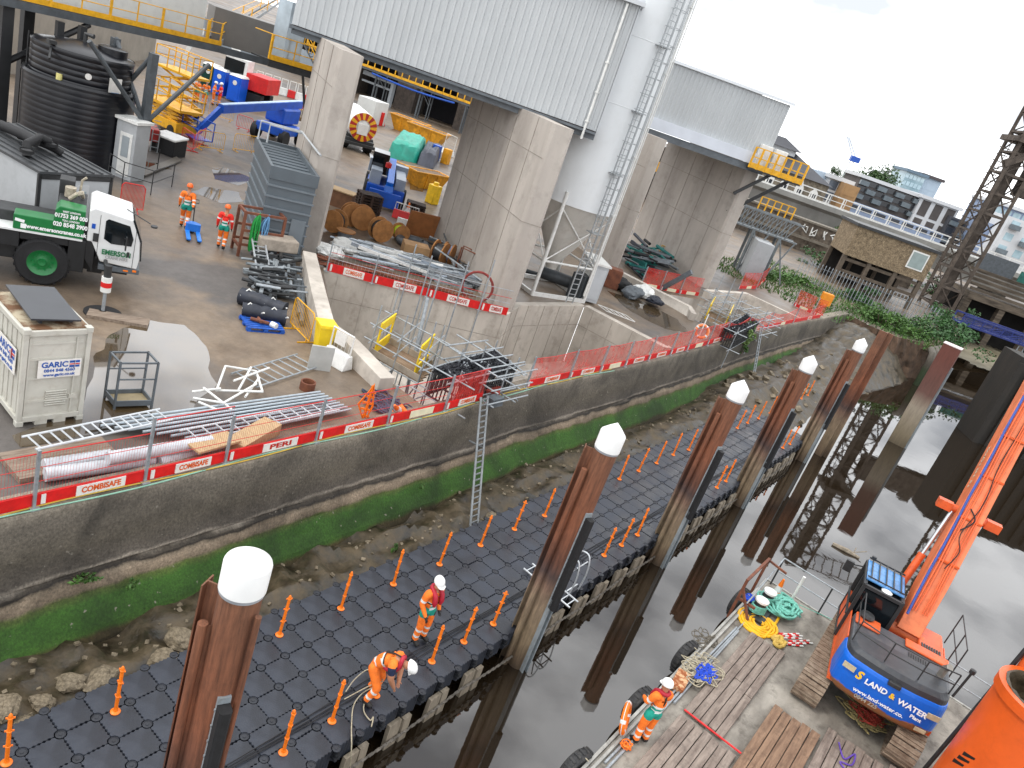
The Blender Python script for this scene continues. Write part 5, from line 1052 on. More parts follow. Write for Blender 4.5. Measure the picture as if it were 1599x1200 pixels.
# ------------------------------------------------------------------ scaffold towers
def scaffold(lab, P0, P1, w_, z0, z1, zp, rails, gates, boards=True, name='scaffold_tower'):
    t = T(name, lab, 'scaffold', (P0.x, P0.y, 0)); d = V3((P1.x - P0.x, P1.y - P0.y, 0)); o = V3((0, 0, 0)); w3 = V3((w_.x, w_.y, 0)); n = 3; m = M(); r = random.Random(3)
    for i in range(n):
        for j in (0, 1):
            p = d * (i / (n - 1)) + w3 * j; m.tube([p + V3((0, 0, z0)), p + V3((0, 0, z1 + r.uniform(-.3, .7)))], .026, 6)
    ob('standards', m, galv, t); m = M(); e = d.normalized() * .45; g = w3.normalized() * .4
    for z in [zz for zz in (zp - 1.9, zp - .05, zp + .5, zp + 1.05) if zz > z0]:
        for j in (0, 1): m.tube([w3 * j - e * r.uniform(.3, 1.2) + V3((0, 0, z)), d + w3 * j + e * r.uniform(.3, 1.3) + V3((0, 0, z + r.uniform(-.05, .05)))], .025, 6)
        for i in range(n): m.tube([d * (i / (n - 1)) - g + V3((0, 0, z + .05)), d * (i / (n - 1)) + w3 + g * 1.2 + V3((0, 0, z + .05))], .025, 6)
    for i in range(n - 1): m.tube([d * (i / (n - 1)) + V3((0, 0, z0 + .3)), d * ((i + 1) / (n - 1)) + V3((0, 0, zp))], .025, 6)
    ob('ledgers', m, galv, t)
    if boards:
        m = M(); nb = 5; L_ = d.length; an = math.atan2(d.y, d.x)
        for k in range(nb): c = d * .5 + w3 * ((k + .5) / nb); m.box((c.x, c.y, zp + .02 + r.uniform(-.005, .005)), (L_ * 1.05, w3.length / nb - .015, .04), an)
        ob('deck_boards', m, mat('scaffold boards', '6f5844', .85, .3, 3, .5, 20, col2='8f7a64', stretch=(.6, 5, 3)), t); m = M()
        for j in (0, 1): c = w3 * j; m = M(); m.bar(c + V3((0, 0, zp + .15)), c + d + V3((0, 0, zp + .15)), .03, .22); ob('toe_board', m, mat('pale toe board', '9a8f80', .8, .2, 3), t)
    for f, sgn in gates:
        m = M(); c = d * f; u = w3.normalized(); an = math.atan2(u.y, u.x); W_ = w3.length * .92; Hh = 1.05; mid_ = c + w3 * .5 + V3((0, 0, zp + .65))
        q = lambda a, z: mid_ + u * a + V3((0, 0, z))
        m.bar(q(-W_ / 2, -Hh * .36), q(W_ / 2, -Hh * .36), .05, Hh * .34); m.bar(q(-W_ / 2, Hh * .38), q(W_ / 2, Hh * .38), .05, Hh * .3); m.bar(q(-W_ * .46, -Hh / 2), q(-W_ * .46, Hh / 2), .05, .1, u); m.bar(q(W_ * .46, -Hh / 2), q(W_ * .46, Hh / 2), .05, .1, u); ob('yellow_gate', m, mat('yellow gate plastic', 'e3c014', .45, .1, 4), t)
    return t
P0, P1 = G(575, 556, 2.0), G(652, 600, 2.0); P3 = G(600, 536, 2.0)
sc1 = scaffold('scaffold stair tower with two yellow gates rising from the dock beside the yellow bin', P0, P1, P3 - P0, -1.2, 3.9, 2.05, None, [(.08, 1), (.88, 1)])
# scaffold base frames left of the tower, black netted walkway
blk_net = mat('black netting', '17181a', .9, .5, 6, 1, 25, col2='3a3b3c'); shag = mat('black brush', '15161a', .75, .5, 9, .6, 40, col2='30323a')
def netted(lab, pts, z0, z1, seed):
    t = T('netted_platform', lab, 'platform', (pts[0].x, pts[0].y, 0)); o = pts[0]; q = [V3((p.x - o.x, p.y - o.y, 0)) for p in pts]
    m = M(); rr = random.Random(seed); a, b, c, d = q
    for k in range(2600):
        f, g = rr.random(), rr.random(); p = a.lerp(b, f).lerp(d.lerp(c, f), g) + V3((0, 0, z1 + .1 * noise.noise(V3((f * 6, g * 3, seed))))); v = V3((rr.gauss(0, 1), rr.gauss(0, 1), rr.gauss(0, .35))).normalized() * .11; w_ = V3((rr.gauss(0, 1), rr.gauss(0, 1), rr.gauss(0, .4))).normalized() * .025
        m.m = 1 if rr.random() < .05 else 0; m.face(p - v - w_, p + v - w_, p + v + w_, p - v + w_)
    m.m = 0; m.face(a + V3((0, 0, z1 - .06)), b + V3((0, 0, z1 - .06)), c + V3((0, 0, z1 - .06)), d + V3((0, 0, z1 - .06))); ob('net_roof', m, [shag, galv], t)
    m = M()
    for u, v in ((a, b), (b, c), (c, d), (d, a)):
        L_ = (v - u).length; k = 0
        while k < L_: m.bar(u.lerp(v, k / L_) + V3((0, 0, z0)), u.lerp(v, k / L_) + V3((0, 0, z1)), .035); k += .13
        for z in (z0, (z0 + z1) / 2, z1 - .1): m.bar(u + V3((0, 0, z)), v + V3((0, 0, z)), .05)
    ob('mesh_side', m, blk_net, t); m = M()
    for u in q: m.tube([u + V3((0, 0, z0 - 1.2)), u + V3((0, 0, z1 + .4))], .026, 6)
    for u, v in ((a, b), (b, c), (c, d), (d, a)):
        e = (v - u).normalized() * .6
        for z in (z0 - .05, z1 + .05): m.tube([u - e + V3((0, 0, z)), v + e + V3((0, 0, z))], .026, 6)
    ob('frame_tubes', m, galv, t); return t
netted('black netted scaffold walkway reaching from the dock to the wall ladder', [G(677, 576, 3.0), G(716, 598, 3.0), G(806, 575, 3.0), G(772, 548, 3.0)], 2.1, 3.0, 2)
def tubes(lab, segs, name='scaffold_outrigger', r=.026, mt=galv, grp=None):
    m = M()
    for s in segs: m.tube([V3(p) for p in s], r, 6)
    return TM(name, lab, 'scaffold', m, mt, None, grp)
y0 = G(778, 634, ZC).y; xx = wx(y0); S = []
for y in (y0 - .5, y0 + .7):
    for x in (xx - 1.3, xx - .2): S.append([(x, y, 1.0 if x > xx - 1 else -1), (x, y, 3.5)])
for z in (2.3, 2.8, 3.3):
    for y in (y0 - .5, y0 + .7): S.append([(xx - 2.6, y, z), (xx + .5, y, z)])
    for x in (xx - 1.9, xx - 1.3, xx - .75, xx - .2, xx + .35): S.append([(x, y0 - .7, z + .05), (x, y0 + 1.6, z + .05)])
tubes('open tube frame cantilevered over the wall at the head of the ladder', S)
m = M(); m.bar((xx + .1, y0 - .25, 2.25), (xx + .1, y0 + .35, 2.25), .35, .3); TM('ladder_bracket', 'grey steel head plate holding the wall ladder', 'bracket', m, grey_steel)
# far scaffold tower
P0, P1 = G(1092, 540, 2.0), G(1128, 552, 2.0); P3 = G(1112, 500, 2.0)
P0 = V3((-17.5, 46.5, 0)); P0 = G(1095, 505, 2.0); P1 = G(1130, 522, 2.0); P3 = G(1105, 488, 2.0)
scaffold('far scaffold tower with two yellow gates beside the lifebuoy', P0, P1, P3 - P0, -1.2, 4.4, 2.05, None, [(.05, 1), (.9, 1)])
netted('black netted scaffold walkway at the far tower', [G(1128, 512, 3.0), G(1150, 522, 3.0), G(1184, 505, 3.0), G(1166, 492, 3.0)], 2.1, 3.0, 5)
yy = G(1185, 521, ZC).y; xx = wx(yy); S = []
for y in (yy - 1, yy + .8):
    for x in (xx - 2, xx - .2): S.append([(x, y, -1 if x < xx - 1 else 1.5), (x, y, 3.6)])
for z in (2.4, 2.9, 3.4):
    for y in (yy - 1, yy + .8): S.append([(xx - 4, y, z), (xx + 1.0, y, z)])
    for x in (xx - 3, xx - 2, xx - 1, xx - .2, xx + .6): S.append([(x, yy - 1.6, z), (x, yy + 1.9, z)])
tubes('tangle of tubes projecting over the wall at the far tower', S)
a, b = V3((xx + .1, yy, 2.6)), V3((xx + 1.1, yy - .4, -.4)); m = M()
for q in (-.18, .18): m.bar(a + V3((0, q, 0)), b + V3((0, q, 0)), .05)
for k in range(16): c = a.lerp(b, (k + .5) / 16); m.bar(c - V3((0, .18, 0)), c + V3((0, .18, 0)), .03)
TM('wall_ladder', 'far scaffold ladder leaning down the wall next to the bush', 'ladder', m, galv)
bu = M(); bw = M(); p = G(1096, 518, 3.0); lifebuoy(bu, bw, p, (.6, -.8, .2), .33, .075); t = T('lifebuoy', 'orange lifebuoy hanging on the barrier beside the far scaffold tower', 'lifebuoy'); ob('ring', bu, mat('pale orange buoy', 'e07a42', .5, .1, 3), t); ob('white_bands', bw, silver, t)
m = M(); m.tube([(p.x, p.y - .1, ZY), (p.x, p.y - .1, 4.0)], .03, 6); TM('buoy_pole', 'white pole carrying the far lifebuoy', 'pole', m, white_paint)
# long raking prop and loose standards inside the dock
for k, (a, b) in enumerate((((646, 590), (668, 465)), ((617, 500), (626, 470)), ((637, 530), (652, 478)), ((690, 545), (702, 510)), ((728, 545), (736, 512)), ((640, 590), (630, 560)))):
    pa, pb = G(*a, 1.0), G(*b, 2.6 if k else 3.6); pb = V3((pa.x, pa.y, 4.2 + .2 * k)) if k else pb
    m = M(); m.tube([V3((pa.x, pa.y, -1.2)), pb], .03 if k else .07, 8); TM('scaffold_tube', ['thick raking prop leaning on the inner safety board', 'single upright tube nearest the dock wall corner', 'upright tube behind the first yellow gate', 'upright tube left of the black netted walkway', 'upright tube behind the black netted walkway', 'short upright tube in front of the yellow gate'][k], 'tube', m, galv, None, 'loose tubes in the dock')
# stuff behind the near barrier
def cpipe(lab, a, b, r, grp='grey corrugated pipes by the barrier'):
    a, b = V3(a), V3(b); L_ = (b - a).length; n = int(L_ / .05); d = (b - a).normalized(); m = M(); pts = []; rs = []
    for k in range(n + 1): pts.append(a + d * L_ * k / n); rs.append(r * (1.0 if k % 2 else .93))
    m.tube(pts, rs, 14); u = d.orthogonal().normalized(); m.m = 1
    return TM('corrugated_pipe', lab, 'pipe', m, [mat('grey corrugated plastic', 'b4b8bc', .5, .12, 3, dirt=.3)], None, grp)
pz = ZY + .16
p1, p2 = G(42, 736, pz), G(170, 706, pz); cpipe('shorter corrugated pipe lying on top, its end facing the container', G(68, 728, pz + .02), G(172, 712, pz + .02), .15); cpipe('long corrugated pipe nearest the barrier', G(70, 742, pz), G(240, 718, pz), .15); cpipe('corrugated pipe stacked on the long one', G(168, 716, pz + .25), G(330, 690, pz + .25), .15); cpipe('corrugated pipe furthest along, ending near the timber', G(248, 722, pz), G(375, 690, pz), .15)
m = M(); a, b = G(40, 730, ZY), G(150, 710, ZY); m.box(((a.x + b.x) / 2, (a.y + b.y) / 2, ZY + .06), (1.0, 2.0, .12), 0); TM('wood_pallet', 'dark timber pallet under the corrugated pipes', 'pallet', m, plank)
def ladder_px(lab, a, b, z, w_, rungs, mt=alu, name='lattice_beam', r=.026, zz=0):
    a, b = G(*a, z), G(*b, z + zz); d = (b - a); s = V3((-d.y, d.x, 0)).normalized() * w_; m = M()
    for q in (0, 1): m.tube([a + s * q, b + s * q], r, 8)
    for k in range(rungs): c = a + d * ((k + .5) / rungs); m.tube([c, c + s], r * .75, 6)
    return TM(name, lab, 'lattice beam', m, mt, None, 'aluminium beams by the barrier')
ladder_px('aluminium ladder beam lying along the barrier above the corrugated pipes', (55, 702), (270, 655), ZY + .6, .5, 14)
ladder_px('aluminium ladder beam behind the barrier next to the PERI sign', (300, 690), (530, 640), ZY + .35, .5, 12)
m = M()
for k in range(26):
    f = k / 26; a, b = G(135 + 22 * (k % 9), 662 + 3.2 * (k % 9) - 0 * f, ZY + .12 + .06 * (k // 9)), G(500 + 6 * (k % 9), 612 + 3.4 * (k % 9), ZY + .12 + .06 * (k // 9)); m.tube([a, b], .032, 8)
TM('scaffold_poles', 'stack of bright galvanised scaffold poles lying beside the puddle', 'poles', m, mat('bright galvanised', 'a9b2b8', .35, .12, 5, metal=.4))
m = M(); wt_ = M()
P_ = [((300, 612), (345, 607)), ((302, 622), (352, 630)), ((352, 572), (400, 580)), ((352, 572), (338, 610)), ((400, 580), (410, 612)), ((338, 610), (410, 612)), ((365, 595), (420, 575)), ((318, 606), (362, 640)), ((372, 610), (392, 574)), ((345, 632), (400, 600)), ((383, 620), (405, 590)), ((310, 628), (338, 640))]
for i, (a, b) in enumerate(P_): m.tube([G(*a, ZY + .15 + .05 * (i % 4)), G(*b, ZY + .2 + .05 * ((i + 2) % 4))], .032, 8)
TM('guardrail_frames', 'heap of white painted tube frames on the wet ground', 'frames', m, white_paint)
ladder_px('flat aluminium stair section lying near the white tube frames', (400, 605), (500, 572), ZY + .08, .9, 8, galv)
t_ = T('roll_cage', 'open grey steel trolley frame standing in the puddle', 'trolley', G(204, 640), 0); m = M(); a = [G(163, 622, ZY), G(178, 640, ZY), G(236, 638, ZY), G(221, 620, ZY)]; a = [p - G(204, 640) for p in a]
for p in a: m.bar((p.x, p.y, 0), (p.x, p.y, 1.25), .045)
for z in (1.23,):
    for k in range(4): m.bar(a[k] + V3((0, 0, z)), a[(k + 1) % 4] + V3((0, 0, z)), .04)
for k in (1, 3): m.bar(a[k] + V3((0, 0, .8)), a[(k + 1) % 4] + V3((0, 0, .8)), .03)
ob('frame', m, grey_steel, t_); m = M(); m.prism([(p.x, p.y) for p in a], .08, .12); ob('base_tray', m, mat('dusty tray', '8d8064', .8, .2, 3), t_); m = M()
for k in range(4): m.bar(a[k] + V3((0, 0, .16)), a[(k + 1) % 4] + V3((0, 0, .16)), .03, .14)
ob('tray_edge', m, grey_steel, t_)
# folded orange barrier, rope heap, leaning cone, timbers
m = M(); p = G(568, 662); Q = lambda x, z: V3((p.x + x * .72, p.y + x * .69, ZY + z))
m.tube([Q(-.28, .55), Q(0, 0.0), Q(.1, .6), Q(0, 1.25)], .035, 6, True)
for z in (.25, .45, .65, .85, 1.0): m.bar(Q(-.22 + abs(z - .55) * .3, z), Q(.09, z), .05)
m.bar(Q(-.05, .05), Q(-.03, 1.2), .06); TM('orange_barrier', 'folded orange plastic barrier leaning upright beside the fence', 'barrier', m, orange_pl)
p = G(600, 634, ZY); TM('cable_heap', 'heap of blue and black cable on the ground by the orange barrier', 'cable', coil((p.x, p.y, ZY), .7, .6, 8, .025, .01, 41, .3), mat('blue grey cable', '3d4a63', .7, .3, 3, col2='20252f'))
cone('orange and white cone tipped against the barrier near the red box', G(625, 645, ZY + .1), 1.0, None, (R(50), R(20)))
p = G(745, 618, ZY); m = M(); m.box((p.x, p.y, ZY + .2), (1.3, .6, .4), R(35)); m.box((p.x, p.y, ZY + .42), (1.36, .66, .05), R(35)); TM('red_box', 'low red wooden box behind the netting near the ladder', 'box', m, mat('faded red wood', '8a2f22', .75, .2, 3), bevel=.02)
m = M(); a, b = G(300, 700, ZY + .5), G(365, 682, ZY + .5); m.bar(a, b, .5, .05); a, b = G(365, 700, ZY + .3), G(425, 665, ZY + .3); m.bar(a, b, .5, .3); TM('timber_offcuts', 'pale plywood and timber pieces stacked behind the barrier', 'timber', m, mat('pale plywood', 'a98f6c', .8, .15, 3, stretch=(1, 6, 1)))
# ------------------------------------------------------------------ yard equipment
def B3(bl, br, tl=None, z0=ZY, h=None):
    a, b = G(*bl, z0), G(*br, z0); d = b - a; W_ = d.length; hh = h if h else HZ(*tl, a) - z0
    return a, math.atan2(d.y, d.x), W_, hh
BX = lambda m, *a: m.b2(*a)
cont_w = mat('container off white', 'b9b7ad', .5, .08, 1.5, dirt=.35, dcol='8b7f6b'); blue_let = mat('blue lettering', '1c4f9c', .5, .1, 4); green_let = mat('green lettering', '1c6a42', .5, .1, 4)
rusty_roof = mat('rusty container roof', '6a4a30', .8, .4, 2, .4, 12, col2='b0a48c', lo=.42, hi=.58, dirt=.5, dcol='4a3324')
# --- container
a, rz, Wc, hc = B3((25, 668), (128, 655), (35, 517)); zt = ZY + hc
bk = G(88, 452, zt) - G(150, 510, zt); Dc = bk.length; ct = T('site_container', 'off white steel site container with blue lettered signs and a rusty roof', 'container', a, rz)
m = M(); n = 3; 
m.b2(.05, .05, .12, Wc - .05, Dc - .05, hc - .05); ob('body', m, cont_w, ct)
m = M()
for x in (0, Wc - .1):
    for y in (0, Dc - .1): m.b2(x, y, .0, x + .1, y + .1, hc)
for z in (.1, hc - .14):
    m.b2(.1, -.004, z, Wc - .1, .09, z + .12); m.b2(.1, Dc - .09, z, Wc - .1, Dc + .004, z + .12); m.b2(-.004, .1, z, .09, Dc - .1, z + .12); m.b2(Wc - .09, .1, z, Wc + .004, Dc - .1, z + .12)
for x in (-.01, Wc - .13):
    for y in (-.01, Dc - .15):
        for z in (-.0, hc - .1): m.b2(x, y, z, x + .14, y + .16, z + .12)
m.b2(.35, .0, .0, .6, .2, .11); m.b2(Wc - .6, 0, 0, Wc - .35, .2, .11); ob('frame', m, cont_w, ct, bevel=.01)
m = M()
for z in (.55, 1.1, 1.55, hc - .35): m.b2(.14, .028, z, Wc - .16, .05, z + .05)
m.b2(.12, .03, .25, .16, .05, hc - .2); m.b2(Wc - .3, .0, .2, Wc - .27, .05, hc - .2); m.b2(Wc - .34, -.02, .6, Wc - .2, .05, .68)
k = .2
while k < Dc - .2: m.b2(.03, k, .25, .05, k + .12, hc - .2); k += .26
ob('ribs', m, cont_w, ct); m = M()
for k in range(7): m.box((Wc * .55, .035, .45 + k * .055), (.42, .03, .035), 0, R(30))
ob('vent', m, cont_w, ct); m = M(); m.b2(.06, .06, hc - .02, Wc - .06, Dc - .06, hc + .01); ob('roof', m, rusty_roof, ct)
def signbrd(t, c, rt, W_, H_, up=(0, 0, 1)):
    rt = V3(rt); up = V3(up); nn = rt.cross(up); c = V3(c); m = M(); m.bar(c - rt * W_ / 2, c + rt * W_ / 2, .012, H_); s = ob('sign_board', m, sign_w, t); f = c + nn * .009
    txt('lettering', 'GARIC', H_ * .42, blue_let, f - rt * W_ * .12 + up * H_ * .22, rt, up, s, .006); txt('lettering', '0844 848 4560', H_ * .24, blue_let, f - up * H_ * .1, rt, up, s, .003); txt('lettering', 'www.garic.co.uk', H_ * .22, blue_let, f - up * H_ * .34, rt, up, s, .003)
    m = M(); q = f + rt * W_ * .34 + up * H_ * .22; m.bar(q - rt * W_ * .12, q + rt * W_ * .12, .004, H_ * .38); m.m = 1; m.bar(q - rt * W_ * .12 + nn * .003, q + rt * W_ * .12 + nn * .003, .004, H_ * .12); m.bar(q - up * H_ * .19 + nn * .003, q + up * H_ * .19 + nn * .003, H_ * .12, .004, rt); m.m = 2; m.bar(q - rt * W_ * .12 + nn * .006, q + rt * W_ * .12 + nn * .006, .004, H_ * .06); m.bar(q - up * H_ * .19 + nn * .006, q + up * H_ * .19 + nn * .006, H_ * .06, .004, rt); ob('flag', m, [blue_let, sign_w, red_paint], s)
signbrd(ct, (Wc * .55, -.012, hc * .6), (1, 0, 0), .85, .42); signbrd(ct, (-.012, Dc * .42, hc * .62), (0, -1, 0), 1.1, .6)
m = M(); m.box((Wc * .52, Dc * .5, hc + .16), (Wc * .72, Dc * .88, .04), R(-4), 0, R(2)); m.box((Wc * .3, Dc * .4, hc + .07), (.06, Dc * .5, .14)); m.box((Wc * .75, Dc * .4, hc + .07), (.06, Dc * .5, .14))
pn = T('solar_panel', 'large dark flat panel lying on the rusty container roof', 'panel', a, rz); ob('sheet', m, mat('dark glass panel', '34363a', .35, .1, 2), pn, bevel=.004)
# --- mobile crane
cr_ = T('mobile_crane', 'green and white mobile crane with a white cab parked in the yard', 'crane truck', G(62, 446), math.atan2(.894, .449)); cr_.scale = (.68, .82, .82)
cg = mat('crane green', '0f6b34', .35, .12, 2, dirt=.15); cwh = mat('crane white', 'd2d3d2', .35, .04, 2, dirt=.12, dcol='9a968c'); chs = mat('chassis black', '17181a', .5, .3, 3)
def wheel(t, x, y, r, w_, rim, name='wheel'):
    w = T(name, None, None, (x, y, r)); w.parent = t; w.scale = (t.scale[1] / t.scale[0], 1, 1); m = M(); pf = [(r * .55, 0), (r * .6, .02), (r * .92, .0), (r, .08), (r, w_ - .08), (r * .92, w_), (r * .55, w_)]; m.lathe(pf, (0, 0, 0), 32)
    for k in range(24): an = 2 * math.pi * k / 24; m.box((r * math.cos(an), r * math.sin(an), w_ * .5), (.05, .07, w_ * .8), an)
    rot = Matrix.Rotation(R(-90), 4, 'X'); m.xf(rot); ob('tyre', m, black_rub, w); m = M(); m.lathe([(0, .06), (r * .14, .04), (r * .16, .1), (r * .3, .14), (r * .42, .12), (r * .5, .05), (r * .57, .015), (r * .57, .2), (0, .2)], (0, 0, 0), 28)
    for k in range(10): an = 2 * math.pi * k / 10; m.lathe([(.03, .09), (.025, .06), (0, .06)], (r * .33 * math.cos(an), r * .33 * math.sin(an), 0), 6)
    m.xf(rot); ob('rim', m, rim, w); return w
wheel(cr_, 0, 0, .86, .5, cg); wheel(cr_, -3.4, 0, .86, .5, cg); wheel(cr_, 0, 2.1, .86, .5, cg)
m = M(); m.b2(-5, .35, .75, 3.3, 2.25, 1.3); m.b2(-5, .05, 1.3, -.9, 2.5, 1.9); m.b2(.9, .05, .7, 1.55, 2.5, 1.9); m.b2(-.9, .1, 1.6, .9, 2.5, 1.92); m.prism([(1.55, 1.95), (1.55, 1.25), (1.9, .75), (1.9, 1.95)], .06, 2.4, lambda x, z, e: (x, e, z)); m.b2(1.7, .5, .6, 2.3, 2.1, 1.2); ob('chassis', m, chs, cr_, bevel=.02)
m = M(); m.b2(-5, -.02, 1.9, 1.4, 2.55, 1.97); ob('deck_edge', m, cwh, cr_)
m = M(); m.b2(-1.15, 0, 1.97, .3, .7, 2.5); m.prism([(.3, 1.97), (1.42, 1.97), (1.42, 3.0), (.45, 3.05), (.3, 2.9)], 0, .85, lambda x, z, e: (x, e, z)); ob('engine_cover', m, cg, cr_, bevel=.03)
m = M(); m.b2(-2.5, .75, 1.97, .3, 1.8, 2.35); m.b2(.35, .87, 1.97, 1.42, 2.4, 2.98); m.b2(.3, 1.9, 1.97, .9, 2.6, 3.5); ob('deck_machinery', m, mat('dark machinery', '2b2c2d', .6, .3, 4), cr_, bevel=.03)
m = M(); m.tube([(.75, 1.6, 3.0), (.75, 1.6, 3.35)], .22, 16); m.tube([(.75, 1.1, 3.05), (1.0, 1.0, 3.3), (1.2, 1.3, 3.3), (1.25, 1.6, 3.05)], .08, 8); m.tube([(1.1, 1.9, 3.0), (1.15, 1.9, 3.6), (1.3, 1.8, 3.75)], .05, 8); ob('exhaust', m, mat('grubby metal', 'a39a88', .5, .3, 9, metal=.3), cr_)
# cab: side outline extruded across
co = [(1.55, 1.95), (1.55, 3.1), (1.75, 3.22), (3.25, 3.02), (3.62, 2.3), (3.7, 1.55), (3.62, 1.15), (2.15, 1.25), (1.98, 1.55), (1.75, 1.95)]
m = M(); m.prism(co, 0, 2.35, lambda x, z, e: (x, e, z)); cab = ob('cab', m, cwh, cr_, bevel=.05, seg=3)
m = M(); m.prism([(2.2, 2.15), (2.2, 2.82), (2.3, 2.9), (3.15, 2.78), (3.35, 2.3), (3.3, 2.02), (2.5, 2.0)], -.012, .02, lambda x, z, e: (x, e, z)); ob('side_window', m, gl, cab)
m = M(); m.add([(3.3, .12, 3.0), (3.3, 2.22, 3.0), (3.66, 2.22, 2.28), (3.66, .12, 2.28)], [(0, 3, 2, 1)]); m.v = [(x + .02, y, z + .02) for x, y, z in m.v]; m.bar((3.28, .03, 3.02), (3.66, .03, 2.25), .08); m.bar((3.66, .03, 2.3), (3.74, .03, 1.5), .06); ob('windscreen', m, gl, cab)
m = M(); m.prism([(1.98, 1.35), (1.98, 3.0), (2.0, 3.0), (2.0, 1.35)], -.006, .01, lambda x, z, e: (x, e, z)); m.prism([(3.42, 1.2), (3.42, 2.7), (3.44, 2.7), (3.44, 1.2)], -.006, .01, lambda x, z, e: (x, e, z)); m.b2(1.78, -.05, 2.0, 1.98, .0, 2.3); ob('door_trim', m, dark_steel, cab)
m = M(); m.bar((3.0, -.02, 2.3), (3.05, -.3, 2.35), .03); m.box((3.06, -.32, 2.2), (.06, .16, .5)); m.box((3.2, -.2, 1.75), (.1, .1, .18)); m.tube([(3.0, 1.0, 3.1), (3.9, -.3, 3.1)], .02, 6); m.lathe([(.14, -.03), (.14, .03), (0, .03)], (4.05, -.4, 3.05), 14); ob('mirror', m, dark_steel, cab)
m = M(); m.b2(2.1, .0, .95, 3.75, 2.3, 1.15); m.m = 1; m.box((3.55, -.01, 1.08), (.16, .03, .08)); m.box((3.2, -.01, 1.05), (.2, .02, .06)); ob('bumper', m, [grey_steel, orange_pl], cr_, bevel=.02)
ox = (1, 0, 0); uz = (0, 0, 1)
txt('lettering', '01753 369 000', .2, wt, (.9, -.012, 2.72), ox, uz, cr_, .008); txt('lettering', '020 8548 3900', .21, wt, (.9, -.012, 2.4), ox, uz, cr_, .008); txt('lettering', 'WEST LONDON', .09, wt, (.9, -.012, 2.88), ox, uz, cr_, .003); txt('lettering', 'TOLL LONDON', .09, wt, (.9, -.012, 2.56), ox, uz, cr_, .003)
txt('lettering', 'www.emersoncranes.co.uk', .2, wt, (.42, -.012, 2.13), ox, uz, cr_, .008); txt('lettering', 'EMERSON', .26, green_let, (2.75, -.055, 1.66), ox, uz, cab, .01); txt('lettering', 'CRANE HIRE', .16, mat('grey lettering', '9b9c9c', .5), (2.78, -.055, 1.48), ox, uz, cab, .003)
m = M(); m.box((-.92, -.012, 2.3), (.34, .015, .1), 0, 0, R(8)); m.box((-.78, -.012, 2.12), (.2, .015, .16)); m.m = 1; m.box((1.76, -.012, 2.55), (.14, .015, .18)); ob('emblem', m, [wt, blue_paint], cr_)
p = G(160, 490); t = T('outrigger_jack', 'striped red and white outrigger jack of the crane standing on a round pad', 'outrigger', p, 0); m = M(); m.tube([(0, 0, .1), (0, 0, .7)], .05, 10); m.m = 1; m.tube([(0, 0, .7), (0, 0, 1.15)], .14, 14); m.m = 2; m.tube([(0, 0, 1.15), (0, 0, 1.5)], .1, 14); ob('jack_leg', m, [galv, white_paint, dark_steel], t)
m = M(); m.m = 0
for k in (0,): m.tube([(-.0, 0, .85), (.0, 0, 1.0)], .145, 14)
ob('red_stripe', m, red_paint, t); m = M(); m.lathe([(.5, 0), (.5, .05), (.1, .1), (0, .1)], (0, 0, 0), 26); ob('jack_pad', m, black_rub, t); m = M(); m.tube([(0, 0, 1.15), (-1.3, .6, 1.1)], .06, 8); ob('jack_arm', m, dark_steel, t)
m = M(); p = G(185, 500); m.box((p.x, p.y, ZY + .05), (.5, 1.6, .1), R(-35)); TM('timber_packer', 'flat dark timber packer lying by the outrigger pad', 'timber', m, plank)
# --- water tank
fr = G(112, 264); aw = V3((fr.x, fr.y, 0)).normalized(); R1 = 2.25; c = fr + aw * R1; tk = T('storage_tank', 'big black plastic double walled storage tank under the walkway', 'tank', (c.x, c.y, ZY)); h1 = HZ(100, 133, fr) - ZY; h2 = HZ(112, 84, fr + aw * .25) - ZY
tkm = mat('black tank plastic', '0d0e14', .3, .25, 1, .12, 5, stretch=(.5, .5, 6)); m = M(); pr = [(R1 * .98, 0)]; z = 0
while z < h1 - .1: pr += [(R1, z + .02), (R1, z + .21), (R1 - .003, z + .22)]; z += .24
pr += [(R1 + .05, h1 - .06), (R1 + .05, h1), (R1 - .25, h1)]; m.lathe(pr, (0, 0, 0), 64); ob('bund', m, tkm, tk)
m = M(); R2 = R1 - .22; pr = []; z = h1 - .3
while z < h2: pr += [(R2, z), (R2, z + .2), (R2 - .012, z + .22)]; z += .24
pr += [(R2 + .02, h2), (R2 - .1, h2 + .08), (.5, h2 + .35), (0, h2 + .36)]; m.lathe(pr, (0, 0, 0), 64); ob('inner_tank', m, tkm, tk)
tc_ = -aw; ts = V3((-tc_.y, tc_.x, 0)); m = M(); q = ts * 1.1 + tc_ * .2; m.lathe([(.6, h2 + .0), (.6, h2 + .45), (.5, h2 + .5), (0, h2 + .5)], (q.x, q.y, 0), 24); ob('manhole', m, tkm, tk); m = M(); m.tube([(0, 0, h2 + .3), (0, 0, h2 + .7), (.3, .2, h2 + .7)], .1, 10); q = -ts * 1.2 + tc_ * 1.6; m.box((q.x, q.y, h2 + .2), (.3, .3, .15)); m.tube([q + V3((0, 0, h2)), q + tc_ * .7 + V3((0, 0, h2 - .4))], .05, 6); q = -ts * 2.1; m.tube([q + V3((0, 0, h1)), q + V3((0, 0, h2 + .2))], .03, 6); ob('fittings', m, dark_steel, tk)
